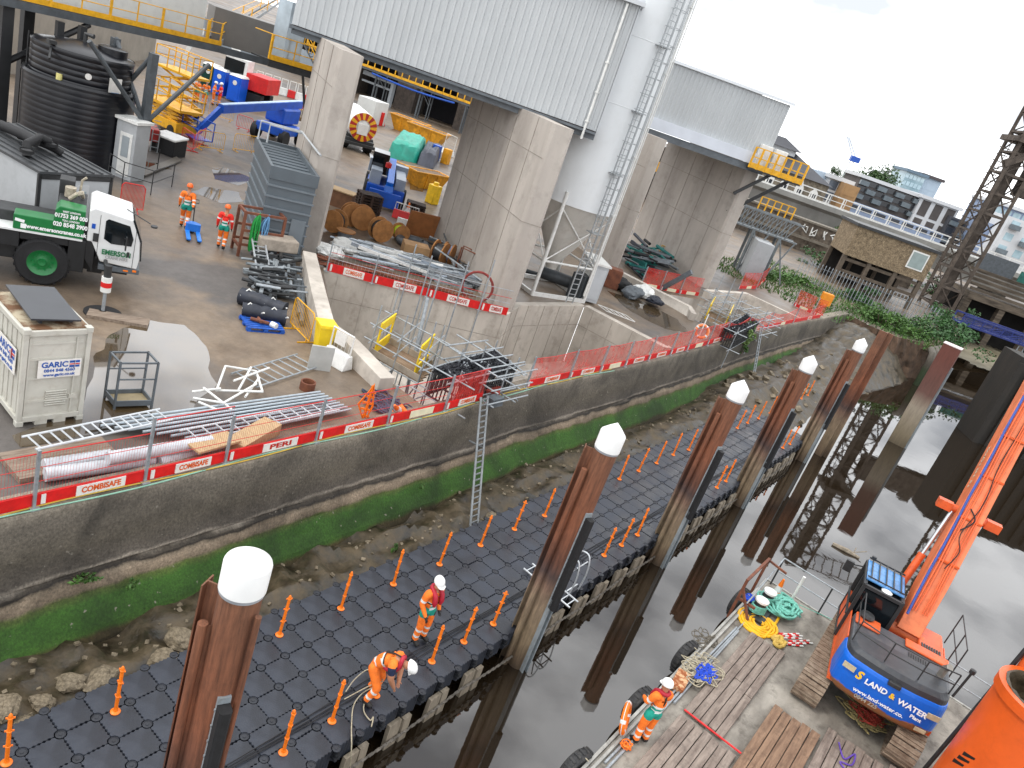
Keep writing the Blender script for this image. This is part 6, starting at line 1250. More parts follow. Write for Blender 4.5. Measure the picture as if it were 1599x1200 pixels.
m = M(); q = tc_ * (R2 * .78) + ts * (R2 * .64); an = math.atan2(q.y, q.x); m.box((q.x, q.y, h2 - 1.0), (.03, .62, .8), an); m.m = 1; m.box((q.x + .02 * math.cos(an), q.y + .02 * math.sin(an), h2 - 1.25), (.02, .4, .1), an); ob('notice', m, [sign_w, mat('pale blue print', '5a7fa8', .5)], tk); m = M(); q = tc_ * R2 * .995 + ts * .25; m.lathe([(.13, -.02), (.13, .02), (0, .02)], (0, 0, 0), 16); m.xf(Matrix.Translation(V3((q.x, q.y, h2 - .75))) @ Matrix.Rotation(an - .6, 4, 'Z') @ Matrix.Rotation(R(90), 4, 'Y')); ob('round_badge', m, sign_w, tk)
m = M(); q = tc_ * R2 * .93 - ts * R2 * .4; m.tube([q + V3((0, 0, h1 + .1)), q + V3((0, 0, h1 + .35))], .12, 10); ob('lamp', m, mat('pale yellow lamp', 'c9c07a', .5), tk)
# --- site cabin in front of the tank and pipes
ca, cb_, cc = G(63, 267, 4.8), G(175, 273, 4.8), G(104, 236, 4.8); rz = math.atan2(cb_.y - ca.y, cb_.x - ca.x); Wk = (cb_ - ca).length; t = T('site_cabin', 'grey flat site cabin with a ribbed dark roof in front of the black tank', 'cabin', (ca.x, ca.y, ZY), rz); Dk = 5.2
cabm = mat('grey cabin panel', 'a5a8aa', .5, .05, 1, dirt=.15); m = M(); m.b2(0, 0, .1, Wk, Dk, 2.72); ob('walls', m, cabm, t); m = M(); m.b2(-.06, -.06, 2.72, Wk + .06, Dk + .06, 2.8); k = .15
while k < Wk: m.b2(k, -.05, 2.8, k + .06, Dk, 2.85); k += .3
ob('roof', m, mat('dark ribbed roof', '3c3e40', .5, .2, 2), t); m = M()
for x in (0, Wk):
    m.b2(x - .05, -.03, .1, x + .05, .05, 2.7)
m.b2(0, -.03, 2.55, Wk, .01, 2.7); ob('trim', m, dark_steel, t); m = M(); m.b2(Wk * .42, -.03, .3, Wk * .68, .0, 2.4); ob('door', m, mat('pale door', 'b7b9ba', .5, .05, 2), t); m = M(); m.b2(Wk * .46, -.05, 1.3, Wk * .64, -.02, 2.2); ob('window', m, mat('dull window', '8d9aa0', .2, .1, 2), t)
m = M(); q = lambda u, v, z: tuple(G(u, v, z)); m.tube([q(30, 212, 5.0), q(60, 222, 5.0), q(85, 232, 5.0), q(97, 240, 4.9)], .12, 10); m.tube([q(42, 245, 4.85), q(42, 225, 5.2), q(62, 215, 5.3), q(78, 222, 5.2)], .13, 10); m.tube([q(0, 195, 5.0), q(40, 212, 5.2), q(55, 222, 5.2)], .16, 10)
for (u, v) in ((42, 236), (50, 216), (66, 218), (80, 226)): p = G(u, v, 5.15); m.lathe([(.2, -.05), (.2, .05)], tuple(p), 12); m.box(tuple(p), (.28, .28, .06))
TM('pump_pipework', 'black flanged pump pipework on the cabin roof beside the tank', 'pipes', m, black_rub)
a, rz, Wn, hn = B3((173, 272), (203, 284), (176, 182)); t = T('plant_kiosk', 'narrow grey kiosk with a white framed door between tank and steel column', 'kiosk', a, rz); m = M(); m.b2(0, 0, 0, Wn, .9, hn); ob('walls', m, cabm, t); m = M(); m.b2(.25, -.03, .15, Wn - .15, 0, hn - .5); ob('door', m, white_paint, t); m = M(); m.b2(.38, -.05, 1.0, Wn - .28, -.02, hn - .65); ob('door_panel', m, mat('kiosk panel', '8f979b', .4, .06, 2), t); m = M(); m.b2(-.08, -.1, hn, Wn + .08, 1.0, hn + .12); ob('roof', m, white_paint, t)
# --- small items round the left yard
def pbar(lab, b0, b1, mt, h=1.1, n=14, feet=True, name='pedestrian_barrier', grp=None):
    a, b = G(*b0), G(*b1); d = b - a; Ln = d.length; rz = math.atan2(d.y, d.x); t = T(name, lab, 'barrier', a, rz, grp); m = M(); m.tube([(0, 0, .15), (0, 0, h - .1), (.1, 0, h), (Ln - .1, 0, h), (Ln, 0, h - .1), (Ln, 0, .15)], .022, 6, True); k = 1
    while k < n: m.tube([(Ln * k / n, 0, .15), (Ln * k / n, 0, h)], .009, 4); k += 1
    ob('barrier_frame', m, mt, t)
    for x in (.2, Ln - .2): m = M(); m.bar((x, -.3, .02), (x, .3, .02), .04, .03); m.bar((x, 0, 0), (x, 0, .2), .03); ob('foot', m, mt, t)
    return t
pbar('yellow steel barrier standing between the blue pallet and the yellow bin', (452, 510), (481, 540), yellow)
for k, (b0, b1, lb) in enumerate((((306, 232), (348, 238), 'left yellow barrier on the wet ground near the blue lift'), ((363, 236), (400, 241), 'yellow barrier standing in front of the blue lift wheels'), ((325, 180), (363, 192), 'yellow barrier behind the arm of the blue lift'))): pbar(lb, b0, b1, yellow, grp='yellow barriers by the blue lift')
redb = mat('red barrier', 'c8201c', .5, .15, 4)
for k, (b0, b1, lb) in enumerate((((186, 328), (222, 334), 'bright red plastic barrier beside the crane cab'), ((282, 225), (300, 238), 'dark red barrier near the metal plates, facing the puddle'), ((300, 238), (318, 226), 'dark red barrier joined at an angle to another'), ((368, 200), (392, 208), 'small red barrier on the ground below the lift boom'))): pbar(lb, b0, b1, redb, 1.0 if k else 1.15, 18 if k == 0 else 10, grp='red barriers in the yard')
m = M(); a = G(168, 282); P_ = [G(168, 282), G(208, 262), G(270, 300), G(238, 312)]
for u, v in ((168, 278), (190, 292), (235, 305), (268, 292), (245, 268)): p = G(u, v); m.tube([p, p + V3((0, 0, 1.1))], .025, 6)
for z in (.55, 1.1): m.tube([G(168, 278) + V3((0, 0, z)), G(190, 292) + V3((0, 0, z)), G(235, 305) + V3((0, 0, z)), G(268, 292) + V3((0, 0, z))], .022, 6)
TM('black_handrail', 'black tubular handrail of the ramp beside the cabin', 'handrail', m, dark_steel)
m = M(); P_ = [G(215, 272), G(275, 248), G(283, 254), G(226, 278)]; m.prism([(p.x, p.y) for p in P_], ZY + .05, ZY + .12); TM('ramp_grating', 'long flat steel grating ramp on the wet ground', 'ramp', m, mat('wet grating', '5d574f', .5, .3, 9, stretch=(1, 12, 1)))
a, rz, W_, h_ = B3((217, 232), (245, 238), (220, 198)); t = T('red_bowser', 'red box tank on legs with a ladder beside the steel columns', 'tank', a, rz); m = M(); m.b2(0, 0, .5, W_, 1.4, h_); ob('body', m, mat('bowser red', 'a3201a', .5, .2, 2, dirt=.4), t, bevel=.03); m = M()
for x in (.05, W_ - .05):
    for y in (.05, 1.35): m.bar((x, y, 0), (x, y, .5), .08)
ob('legs_frame', m, dark_steel, t); m = M(); m.bar((W_ - .35, -.1, 0), (W_ - .35, -.1, h_), .05); m.bar((W_, -.1, 0), (W_, -.1, h_), .05)
for k in range(6): m.bar((W_ - .35, -.1, .25 + k * .35), (W_, -.1, .25 + k * .35), .035)
ob('ladder', m, galv, t)
p = G(262, 240); m = M(); m.box((p.x, p.y, ZY + .45), (1.4, 1.1, .9), .4); m.m = 1; m.box((p.x, p.y, ZY + .95), (1.5, 1.2, .12), .4, .1); TM('covered_stillage', 'black crate with a crumpled white sheet on top by the red tank', 'crate', m, [black_rub, white_paint], bevel=.04)
# pallet truck
p = G(300, 366); q_ = G(304, 388) - p; rz = math.atan2(q_.y, q_.x); t = T('pallet_truck', 'blue pallet truck being pulled across the wet yard', 'pallet truck', (p.x, p.y, ZY), rz); m = M(); 
for s in (-.2, .2): m.prism([(-.12 + 0, -.08), (1.1, -.08), (1.15, 0), (1.1, .08), (-.12, .08)], .07, .14, lambda x, y, e: (x, y + s, e))
m.prism([(-.2, -.28), (0, -.28), (0, .28), (-.2, .28), (-.42, .08), (-.42, -.08)], .1, .42); ob('forks', m, mat('truck blue', '1f74cf', .4, .12, 3), t, bevel=.015); m = M(); m.tube([(-.36, 0, .3), (-.8, 0, 1.05)], .025, 8); m.tube([(-.8, -.14, 1.08), (-.92, -.14, 1.2), (-.92, .14, 1.2), (-.8, .14, 1.08)], .018, 6, True); ob('handle', m, dark_steel, t)
m = M(); m.tube([(-.3, -.07, .1), (-.3, .07, .1)], .1, 12); m.tube([(.95, -.26, .05), (.95, -.14, .05)], .05, 10); m.tube([(.95, .14, .05), (.95, .26, .05)], .05, 10); ob('wheels_set', m, black_rub, t)
# grey louvred plant house by the left pier
a, rz, Wv, hv = B3((396, 394), (470, 408), (418, 257)); gp = mat('grey plant panel', '555d63', .5, .08, 1, dirt=.2, dcol='44484a'); t = T('plant_house', 'tall grey panelled plant house with a slatted open roof against the left pier', 'plant house', a, rz); Dv = 5.5
m = M(); m.b2(.05, .05, 0, Wv - .05, Dv - .05, hv - .5); ob('walls', m, gp, t); m = M()
for k in range(7): m.b2(-.01, -.012, .15 + k * (hv - .5) / 7, Wv, .05, .15 + k * (hv - .5) / 7 + .07); m.b2(-.012, 0, .15 + k * (hv - .5) / 7, .05, Dv, .15 + k * (hv - .5) / 7 + .07)
m.b2(Wv * .62, -.03, .3, Wv * .92, .04, 1.7); ob('panel_ribs', m, mat('grey rib', '6a7278', .5, .08, 1), t); m = M()
for x in (0, Wv - .12): m.b2(x, 0, hv - .5, x + .12, Dv, hv)
m.b2(.12, -.005, hv - .5, Wv - .12, .1, hv); m.b2(.12, Dv - .1, hv - .5, Wv - .12, Dv, hv)
for k in range(9): m.box((Wv / 2, .35 + k * (Dv - .6) / 8, hv - .18), (Wv - .25, .14, .06), 0, R(25))
ob('slatted_roof', m, gp, t); m = M()
for o_ in (0, .35): m.tube([(.05 + o_, Dv - .4 - o_, hv), (.05 + o_, Dv - .4 - o_, hv + .8), (Wv - .1, Dv - .4 - o_, hv + .8), (Wv - .1, .3, hv + .8)], .045, 8)
ob('roof_rails', m, mat('pale rail', 'b3b7b9', .4, .1, 3), t)
# rusty rack with ropes
a, rz, Wr, hr_ = B3((371, 400), (432, 408), (380, 331)); t = T('rope_rack', 'rusty brown steel rack hung with green and blue ropes in front of the plant house', 'rack', a, rz); m = M()
for y in (0, .9):
    for x in (0, Wr): m.bar((x, y, 0), (x, y, hr_), .1)
    for z in (.5, hr_ * .6, hr_): m.bar((0, y, z), (Wr, y, z), .09)
for x in (0, Wr): m.bar((x, 0, hr_), (x, .9, hr_), .09); m.bar((x, 0, .4), (x, .9, .4), .09)
ob('rack_frame', m, rust, t)
for nm, x, mt_, lb in (('green_rope', .35, mat('green rope', '1c8a3a', .8, .2, 12), 'bundle of green rope hanging on the rusty rack'), ('pale_blue_rope', .58, mat('pale blue rope', '5b87ad', .8, .2, 12), 'bundle of pale blue rope hanging on the rusty rack')):
    d = V3((math.cos(rz), math.sin(rz), 0)); c = a + d * Wr * x; m = M()
    for k in range(7): o_ = V3((rnd.uniform(-.12, .12), rnd.uniform(-.08, .08), 0)); m.tube(smooth([c + V3((0, 0, hr_ + .06)), c + o_ + d * .08 + V3((0, -.1, hr_ - .5)), c + o_ * 1.5 + V3((0, -.12, hr_ - (1.5 if x < .5 else .9))), c + o_ - d * .08 + V3((0, -.1, hr_ - .4)), c + V3((0, 0, hr_ + .05))], 5), .028, 6)
    TM(nm, lb, 'rope', m, mt_)
# scrap heap
def scrap(lab, name, px, n, z, mts, L_=(.4, 1.2), r=.04, seed=1, box=.4, cat='scrap', line=None, an0=None):
    rr = random.Random(seed); m = M(); us = [p[0] for p in px] if not line else []; vs_ = [p[1] for p in px] if not line else []
    for k in range(n):
        u, v = (rr.uniform(min(us), max(us)), rr.uniform(min(vs_), max(vs_))) if us else (0, 0); 
        if line: f = rr.random(); a_, b_ = line; u = a_[0] + (b_[0] - a_[0]) * f; v = a_[1] + (b_[1] - a_[1]) * f - rr.uniform(0, px)
        c = G(u, v) + V3((0, 0, rr.uniform(.05, z))); an = an0 + rr.gauss(0, .06) if an0 is not None else rr.choice((rr.uniform(0, 3), 1.0, 2.5)); l_ = rr.uniform(*L_) / 2; d = V3((math.cos(an), math.sin(an), rr.uniform(-.12, .12))) * l_; m.m = rr.randrange(len(mts))
        if rr.random() < box: m.bar(c - d, c + d, r * rr.uniform(1.2, 3), r * rr.uniform(1, 3))
        else: m.tube([c - d, c + d], r * rr.uniform(.6, 1.4), 7)
    return TM(name, lab, cat, m, mts)
scrap('heap of grey steel scaffold fittings and brackets in front of the rope rack', 'fittings_heap', [(398, 415), (455, 470)], 120, .55, [galv, grey_steel, mat('dull zinc', '7f8588', .5, .3, 5, metal=.3), dark_steel], (.3, 1.4), .05, 3)
for k, (a, b, w_) in enumerate((((386, 400), (400, 440), .5), ((396, 395), (402, 430), .3))):
    pa, pb = G(*a), G(*b) ; m = M(); s = V3((.2, .5, 0)).normalized() * w_
    for q in (0, 1): m.bar(pa + s * q + V3((0, 0, .9)), pb + s * q + V3((0, 0, .25)), .06)
    for j in range(9): c = (pa + V3((0, 0, .9))).lerp(pb + V3((0, 0, .25)), (j + .5) / 9); m.bar(c, c + s, .04)
    TM('short_ladder', ['short aluminium ladder section leaning on the scrap heap', 'narrow ladder section lying behind the other one on the scrap heap'][k], 'ladder', m, alu)
p = G(425, 408); m = M(); m.box((p.x, p.y, ZY + .8), (1.6, .9, .5), rz); TM('canvas_crate', 'crate of steel couplers with a pale canvas edge', 'crate', m, mat('pale canvas', '9a8f82', .8, .2, 4), bevel=.05)
tarp = mat('dark blue tarpaulin', '1d222e', .55, .3, 3, .6, 8)
for k, (a, b, r, lb) in enumerate((((376, 462), (444, 486), .3, 'folded dark tarpaulin roll with white straps, upper of the two'), ((378, 484), (446, 497), .26, 'dark tarpaulin roll lying just above the blue pallet'))):
    pa, pb = G(*a, ZY + .25), G(*b, ZY + .25); m = M(); pts = [pa.lerp(pb, j / 12) + V3((0, 0, .05 * noise.noise(V3((j * .9, k, 0))))) for j in range(13)]; m.tube(pts, [r * (1 + .25 * noise.noise(V3((j * .7, k * 5, 2)))) for j in range(13)], 12); m.m = 1
    for f in (.15, .7): c = pa.lerp(pb, f); m.tube([c + V3((0, -r, .1)), c + V3((0, 0, r + .03)), c + V3((.25, r, 0)), c + V3((.6, r * .5, .2))], .03, 5)
    TM('tarpaulin_roll', lb, 'tarpaulin', m, [tarp, white_paint], None, 'tarpaulin rolls')
def pallet(lab, px0, px1, mt_, grp=None, z=ZY, layers=1, name='pallet'):
    a, b = G(*px0, z), G(*px1, z); c = (a + b) / 2; rz = math.atan2(b.y - a.y, b.x - a.x); m = M()
    for L_ in range(layers):
        z0 = L_ * .16
        for k in range(7): m.b2(-.6, -.5 + k * .15, z0 + .12, .6, -.5 + k * .15 + .1, z0 + .145)
        for x in (-.55, 0, .55): m.b2(x - .05, -.5, z0 + .095, x + .05, .5, z0 + .12); [m.b2(x - .07, y - .07, z0 + .02, x + .07, y + .07, z0 + .095) for y in (-.43, 0, .43)]
        for y in (-.45, 0, .45): m.b2(-.6, y - .05, z0, .6, y + .05, z0 + .02)
    return TM(name, lab, 'pallet', m, mt_, (c.x, c.y, z), grp, rz=rz)
pallet('bright blue pallet with rusty and white pipe pieces on it', (384, 508), (432, 512), mat('blue pallet wood', '1550a8', .6, .25, 5, dirt=.3))
m = M(); p = G(408, 503, ZY + .22); m.tube([p + V3((-.3, -.2, 0)), p + V3((.15, .2, 0))], .06, 8); m.tube([p + V3((-.3, .1, 0)), p + V3((.1, -.1, .05))], .05, 8); m.m = 1; m.tube([p + V3((.2, .25, 0)), p + V3((.4, .3, .0))], .1, 10); TM('pipe_fittings', 'rusty and white pipe fittings lying on the blue pallet', 'fittings', m, [rust, white_paint])
for k, (a, b) in enumerate((((466, 432), (468, 492)), ((474, 436), (471, 505)), ((458, 410), (462, 452)))): m = M(); m.tube([G(*a, ZY + .12), G(*b, ZY + .12)], .1, 10); TM('steel_pipe', ['grey steel pipe along the dock wall, middle one', 'grey steel pipe lying closest to the dock wall', 'short grey steel pipe beside the fittings heap'][k], 'pipe', m, grey_steel, None, 'steel pipes by the dock wall')
# yellow bin, notice barrier
p = G(500, 550); t = T('wheelie_bin', 'yellow wheeled bin standing against the dock wall', 'bin', (p.x, p.y, ZY), R(65)); m = M(); loft(m, [(.08, [(-.2, -.24), (.2, -.24), (.2, .24), (-.2, .24)]), (.95, [(-.27, -.33), (.27, -.33), (.27, .33), (-.27, .33)])]); ym_ = mat('yellow bin plastic', 'e2c21a', .4, .08, 3); ob('body', m, ym_, t, bevel=.02); m = M(); m.prism([(-.36, .95), (.36, .95), (.34, 1.05), (-.34, 1.07)], -.3, .3, lambda x, z, e: (e, x, z)); ob('lid', m, ym_, t, bevel=.02); m = M(); m.tube([(-.25, -.2, .1), (-.21, -.2, .1)], .1, 12); m.tube([(.21, -.2, .1), (.25, -.2, .1)], .1, 12); ob('wheels_set', m, black_rub, t); m = M(); m.box((0, .305, .75), (.22, .01, .1)); ob('sticker', m, sign_w, t)
def wbar(lab, b0, b1, mt_, grp=None, mesh=True, h=1.0, notice=False):
    a, b = G(*b0), G(*b1); d = b - a; Ln = d.length; t = T('water_barrier', lab, 'barrier', a, math.atan2(d.y, d.x), grp); m = M(); m.prism([(-.25, 0), (.25, 0), (.22, .12), (.1, .5), (-.1, .5), (-.22, .12)], 0, Ln, lambda y, z, e: (e, y, z)); ob('barrier_base', m, mt_, t, bevel=.03)
    if mesh:
        m = M(); m.tube([(.05, 0, .5), (.05, 0, h), (Ln - .05, 0, h), (Ln - .05, 0, .5)], .03, 6); k = .2
        while k < Ln: m.tube([(k, 0, .5), (k, 0, h)], .008, 4); k += .15
        ob('mesh_top', m, white_paint, t)
    if notice: m = M(); m.box((Ln * .45, -.04, h - .25), (Ln * .45, .02, .42)); ob('notice', m, sign_w, t)
    return t
wbar('white water filled barrier with a printed notice next to the yellow bin', (508, 560), (542, 580), white_paint, None, True, 1.15, True)
m = M(); p = G(497, 578); m.box((p.x, p.y, ZY + .4), (.06, .7, .8), R(-30)); TM('steel_sheet', 'pale grey metal sheet propped in front of the yellow bin', 'sheet', m, mat('pale sheet', 'a9aaa6', .5, .08, 3))
m = M(); p = G(479, 608); m.lathe([(.22, 0), (.22, .25), (.18, .25), (.18, .02)], (p.x, p.y, ZY), 18); TM('rusty_drum', 'short rusty steel ring on the ground near the stair section', 'ring', m, rust)
# ------------------------------------------------------------------ steel gantry and walkway at the upper left
GZ = 8.0; g0, g1, g2 = G(-30, -14, GZ), G(345, 72, GZ), G(492, 112, GZ); gd = (g1 - g0).normalized(); gn = V3((-gd.y, gd.x, 0))
if gn.dot(V3((g0.x, g0.y, 0))) < 0: gn = -gn
gw = T('conveyor_gantry', 'raised conveyor gantry with yellow handrails and white housing above the black tank', 'gantry', (0, 0, 0)); steelg = mat('gantry steel', '4b5054', .5, .2, 2, dirt=.4)
L0 = (g1 - g0).length; m = M()
for o_ in (0, 2.6): m.bar(g0 + gn * o_ - V3((0, 0, .2)), g1 + gn * o_ - V3((0, 0, .2)), .25, .32)
m.bar(g1 - V3((0, 0, .2)), g2 - V3((0, 0, .2)), .25, .35); m.prism([(p.x, p.y) for p in (g0, g1, g1 + gn * 2.6, g0 + gn * 2.6)], GZ - .06, GZ); ob('floor_beams', m, steelg, gw)
m = M(); m.bar(g0 + V3((0, 0, .12)), g1 + V3((0, 0, .12)), .05, .24); k = 0
while k * 1.5 < L0: p = g0 + gd * k * 1.5; m.bar(p, p + V3((0, 0, 1.15)), .1 if k % 2 == 0 else .05); k += 1
for z in (.6, 1.15): m.tube([g0 + V3((0, 0, z)), g1 + V3((0, 0, z))], .025, 6)
ob('handrail', m, yellow, gw); m = M(); a, b = g0 + gn * 1.1, g1 - gd * .4 + gn * 1.1; m.bar(a + V3((0, 0, 1.3)), b + V3((0, 0, 1.3)), .1, 2.5); m.bar(a + gn * 1.0 + V3((0, 0, 2.55)), b + gn * 1.0 + V3((0, 0, 2.55)), 2.1, .15); ob('white_housing', m, mat('gantry housing', 'c9cac6', .5, .05, 1, dirt=.15), gw)
# stair up to the shed and grey box, yellow balcony
sa, sb = g1 - gd * .1 + V3((0, 0, .1)), BG(445, -8, 0.1); tgt = G(452, -6, 10.9); u = (tgt - sa); m = M(); sn = gn * .9
for q in (0, 1): m.bar(sa + sn * q, tgt + sn * q, .06, .3)
for k in range(14): c = sa + u * ((k + .5) / 14); m.bar(c, c + sn, .28, .05)
ob('stair', m, mat('stair grey', '85898b', .5, .15, 3), gw); m = M()
for q in (0, 1):
    for z in (.55, 1.05): m.tube([sa + sn * q + V3((0, 0, z)), tgt + sn * q + V3((0, 0, z))], .03, 6)
    for k in range(6): c = sa + u * (k / 5) + sn * q; m.bar(c, c + V3((0, 0, 1.05)), .07)
ob('stair_rail', m, yellow, gw)
m = M(); q0, q1 = g1 + gn * 1.9 + gd * .8, g2 + gn * 1.5 - gd * .6; m.bar(q0 + V3((0, 0, .9)), q1 + V3((0, 0, .9)), 1.4, 1.9); ob('duct_box', m, mat('brown grey duct', '6b6762', .5, .08, 1), gw, bevel=.03)
bal = T('service_balcony', 'small yellow railed service balcony beside the left pier', 'balcony', (0, 0, 0)); b0, b1 = G(420, 92, 8.2), G(492, 113, 8.2); bd_ = (b1 - b0); m = M(); m.bar(b0 + V3((0, 0, .12)), b1 + V3((0, 0, .12)), .06, .28)
for f in (0, .5, 1): m.bar(b0 + bd_ * f, b0 + bd_ * f + V3((0, 0, 1.3)), .12 if f != .5 else .05)
for z in (.65, 1.3): m.tube([b0 + V3((0, 0, z)), b1 + V3((0, 0, z))], .03, 6)
for p in (b0, b1): m.tube([p + V3((0, 0, 1.3)), p + gn * 1.3 + V3((0, 0, 1.3))], .03, 6)
ob('handrail', m, yellow, bal); m = M(); m.prism([(p.x, p.y) for p in (b0, b1, b1 + gn * 1.3, b0 + gn * 1.3)], 8.1, 8.18); m.bar(b0 - V3((0, 0, .25)), b1 - V3((0, 0, .25)), .2, .3); m.bar(b1 - bd_ * .25 + V3((0, 0, -.3)), b1 - V3((0, 0, 3.2)) + bd_ * .05, .12); ob('floor', m, dark_steel, bal)
m = M(); a = b1 + gn * 1.0 - bd_ * .4; m.b2(a.x - .6, a.y - .6, 8.2, a.x + .6, a.y + .6, 11.4); ob('duct', m, mat('shiny duct', 'a9b4bb', .3, .15, 1, metal=.5), bal)
# supports
def braced(lab, legs, z1, r, ties, mt_):
    t = T('gantry_support', lab, 'support', (0, 0, 0), 0, 'steel supports of the gantry')
    for p in legs: m = M(); m.bar(V3((p.x, p.y, ZY)), V3((p.x, p.y, z1)), r * 1.0, r); ob('column', m, mt_, t)
    m = M()
    for a, b in ties: m.tube([a, b], r * .32, 8)
    ob('brace', m, mt_, t); return t
c1 = G(214, 277); c2 = V3((c1.x, c1.y, 0)) + gn * 2.4; c3 = c1 + gd * 5.5; c4 = c3 + gn * 2.4; zt_ = GZ - .4
P3_ = lambda p, z: V3((p.x, p.y, z))
braced('grey braced steel trestle standing right of the black tank', [c1, c2], zt_, .32, [(P3_(c1, 4.5), P3_(c1 - gd * 3.2, zt_)), (P3_(c1, 4.5), P3_(c1 + gd * 3.2, zt_)), (P3_(c1, 4.5), P3_(c2, zt_)), (P3_(c2, 4.5), P3_(c1, zt_)), (P3_(c1, 2.3), P3_(c2, 4.5)), (P3_(c2, 2.3), P3_(c1, 4.5)), (P3_(c1, 4.5), P3_(c2, 4.5))], steelg)
d1_ = G(0, 330, 2) if False else None
e1 = AZ(6, 80, g0 + gn * .5, gd); e2 = AZ(42, 40, g0 + gn * 2.6, gd)
braced('dark steel column at the left edge behind the black tank with a long raking brace', [e1, e2], zt_, .45, [(P3_(e1 - gn * .0, 5.2), P3_(e1 + gd * 3.6 - gn * .4, zt_))], mat('black steel', '1d1e20', .5, .2, 2))
e3 = c2 - gd * 1.6 + gn * 1.5; e4 = c2 - gd * .5 + gn * 1.5
braced('pair of dark columns between the tank lid and the trestle', [e3, e4], zt_, .28, [(P3_(e3, 4.8), P3_(e4, 7)), (P3_(e3, 7), P3_(e4, 4.8))], mat('black steel', '1d1e20'))
# ------------------------------------------------------------------ machines far back in the yard
def mb(lab, name, cat, parts, px, rz, group=None, sc=1.0):
    p = G(*px) if len(px) == 2 else px; t = T(name, lab, cat, (p.x, p.y, ZY), rz, group); t.scale = (sc, sc, sc)
    for nm, m, mt_ in parts: ob(nm, m, mt_, t, bevel=.02)
    return t
toi = mat('toilet blue', '0a55c8', .4, .1, 2); toig = mat('toilet green', '0c3a34', .4, .1, 2)
rt_yaw = math.atan2(RT.y, RT.x)
def toilet(lab, px, mt_):
    b = M(); b.b2(0, 0, .1, 1.15, 1.15, 2.1); d = M(); d.b2(.12, -.03, .2, 1.03, 0, 2.0); d.b2(-.03, .12, .2, 0, 1.03, 2.0); r_ = M(); loft(r_, [(2.1, [(-.04, -.04), (1.19, -.04), (1.19, 1.19), (-.04, 1.19)]), (2.28, [(.1, .1), (1.05, .1), (1.05, 1.05), (.1, 1.05)])]); l_ = M(); l_.tube([(.6, -.05, 1.6), (.6, -.03, 1.6)], .2, 14)
    mb(lab, 'portable_toilet', 'toilet', [('cabin', b, mt_), ('door', d, mt_), ('roof', r_, white_paint), ('round_sign', l_, sign_w)], px, rt_yaw - .1, 'portable toilets')
toilet('dark green portable toilet, left end of the row', (311, 138), toig); toilet('middle bright blue portable toilet with white roof', (328, 146), toi); toilet('bright blue portable toilet at the right end of the row', (352, 156), toi)
# white and red midi excavator
u_ = M(); u_.b2(-1.1, -1.4, .2, -.5, 1.4, .85); u_.b2(.5, -1.4, .2, 1.1, 1.4, .85); u_.b2(-.6, -.7, .4, .6, .7, 1.0)
h_ = M(); h_.b2(-1.1, -1.7, 1.0, 1.1, -.2, 2.0); cb2 = M(); cb2.b2(-1.1, -.2, 1.0, -.1, 1.3, 2.7); w2 = M(); w2.b2(-1.13, .0, 1.7, -.07, 1.33, 2.55); bm_ = M(); bm_.bar((.2, .3, 1.3), (.2, 1.9, 4.0), .3, .45); bm_.bar((.2, 1.9, 4.0), (.2, 4.2, 3.2), .28, .4); bm_.bar((.2, 4.2, 3.2), (.2, 4.6, 1.2), .22, .3)
mb('white and red excavator parked behind the blue toilets', 'small_excavator', 'excavator', [('tracks', u_, black_rub), ('red_body', h_, red_paint), ('white_cab', cb2, white_paint), ('cab_window', w2, gl), ('white_boom', bm_, white_paint)], (383, 160), R(122), None, 1.3)
# row of water filled barriers and hoarding
rb0, rb1 = G(396, 135), G(486, 163)
for k in range(7):
    a = rb0.lerp(rb1, k / 7); b = rb0.lerp(rb1, (k + .93) / 7); d = b - a; t = T('water_barrier', f'{["red", "white"][k % 2]} water filled barrier, {["first", "second", "third", "fourth", "fifth", "sixth", "seventh"][k]} from the red excavator', 'barrier', a, math.atan2(d.y, d.x), 'red and white barrier row'); m = M(); Ln = d.length; m.prism([(-.25, 0), (.25, 0), (.15, .75), (-.15, .75)], 0, Ln, lambda y, z, e: (e, y, z)); ob('barrier_base', m, red_paint if k % 2 == 0 else white_paint, t, bevel=.04); m = M(); m.tube([(.08, 0, .75), (.08, 0, 1.6), (Ln - .08, 0, 1.6), (Ln - .08, 0, .75)], .05, 6); ob('mesh_top', m, white_paint, t)
hb = [G(300, 62), G(420, 96), G(500, 128)]; m = M(); hw = wall_run([hb[0], hb[1], hb[2]], .15, ZY, [ZY + 3.2] * 3, 1); t = TM('site_hoarding', 'tall pale grey site hoarding behind the excavator and toilets', 'hoarding', hw, mat('hoarding grey', '8c959c', .4, .15, .5))
hb = [G(0, 118), G(110, 108), G(240, 92)]; TM('site_wall', 'dusty concrete wall behind the black tank', 'wall', wall_run(hb, .3, ZY, [ZY + 4.5] * 3, 1), mat('dusty wall', '8a8378', .8, .15, .6))
# blue boom lift
bl = mat('lift blue', '0a4fb4', .35, .15, 2); b0 = G(430, 222); t = T('boom_lift', 'blue boom lift with its arm stretched out toward the yellow scissor lift', 'lift', (b0.x, b0.y, ZY), 0); e_ = G(308, 206, ZY + .6); am = G(345, 170, ZY + 2.2); hub = V3((b0.x, b0.y, ZY + 2.7)) + V3((-.5, .8, 0)); o = V3((b0.x, b0.y, ZY)); dirb = V3((am.x - hub.x, am.y - hub.y, 0)).normalized(); ab = math.atan2(dirb.y, dirb.x)
m = M(); m.box((-.2, .3, .95), (3.4, 2.0, .6), ab); ob('chassis', m, bl, t, bevel=.08); m = M()
pr_ = V3((-dirb.y, dirb.x, 0))
for s in (-1, 1):
    for q in (-1, 1): c = dirb * 1.3 * s + pr_ * 1.05 * q + V3((-.2, .3, .55)); m.tube([c - pr_ * .2, c + pr_ * .2], .55, 16)
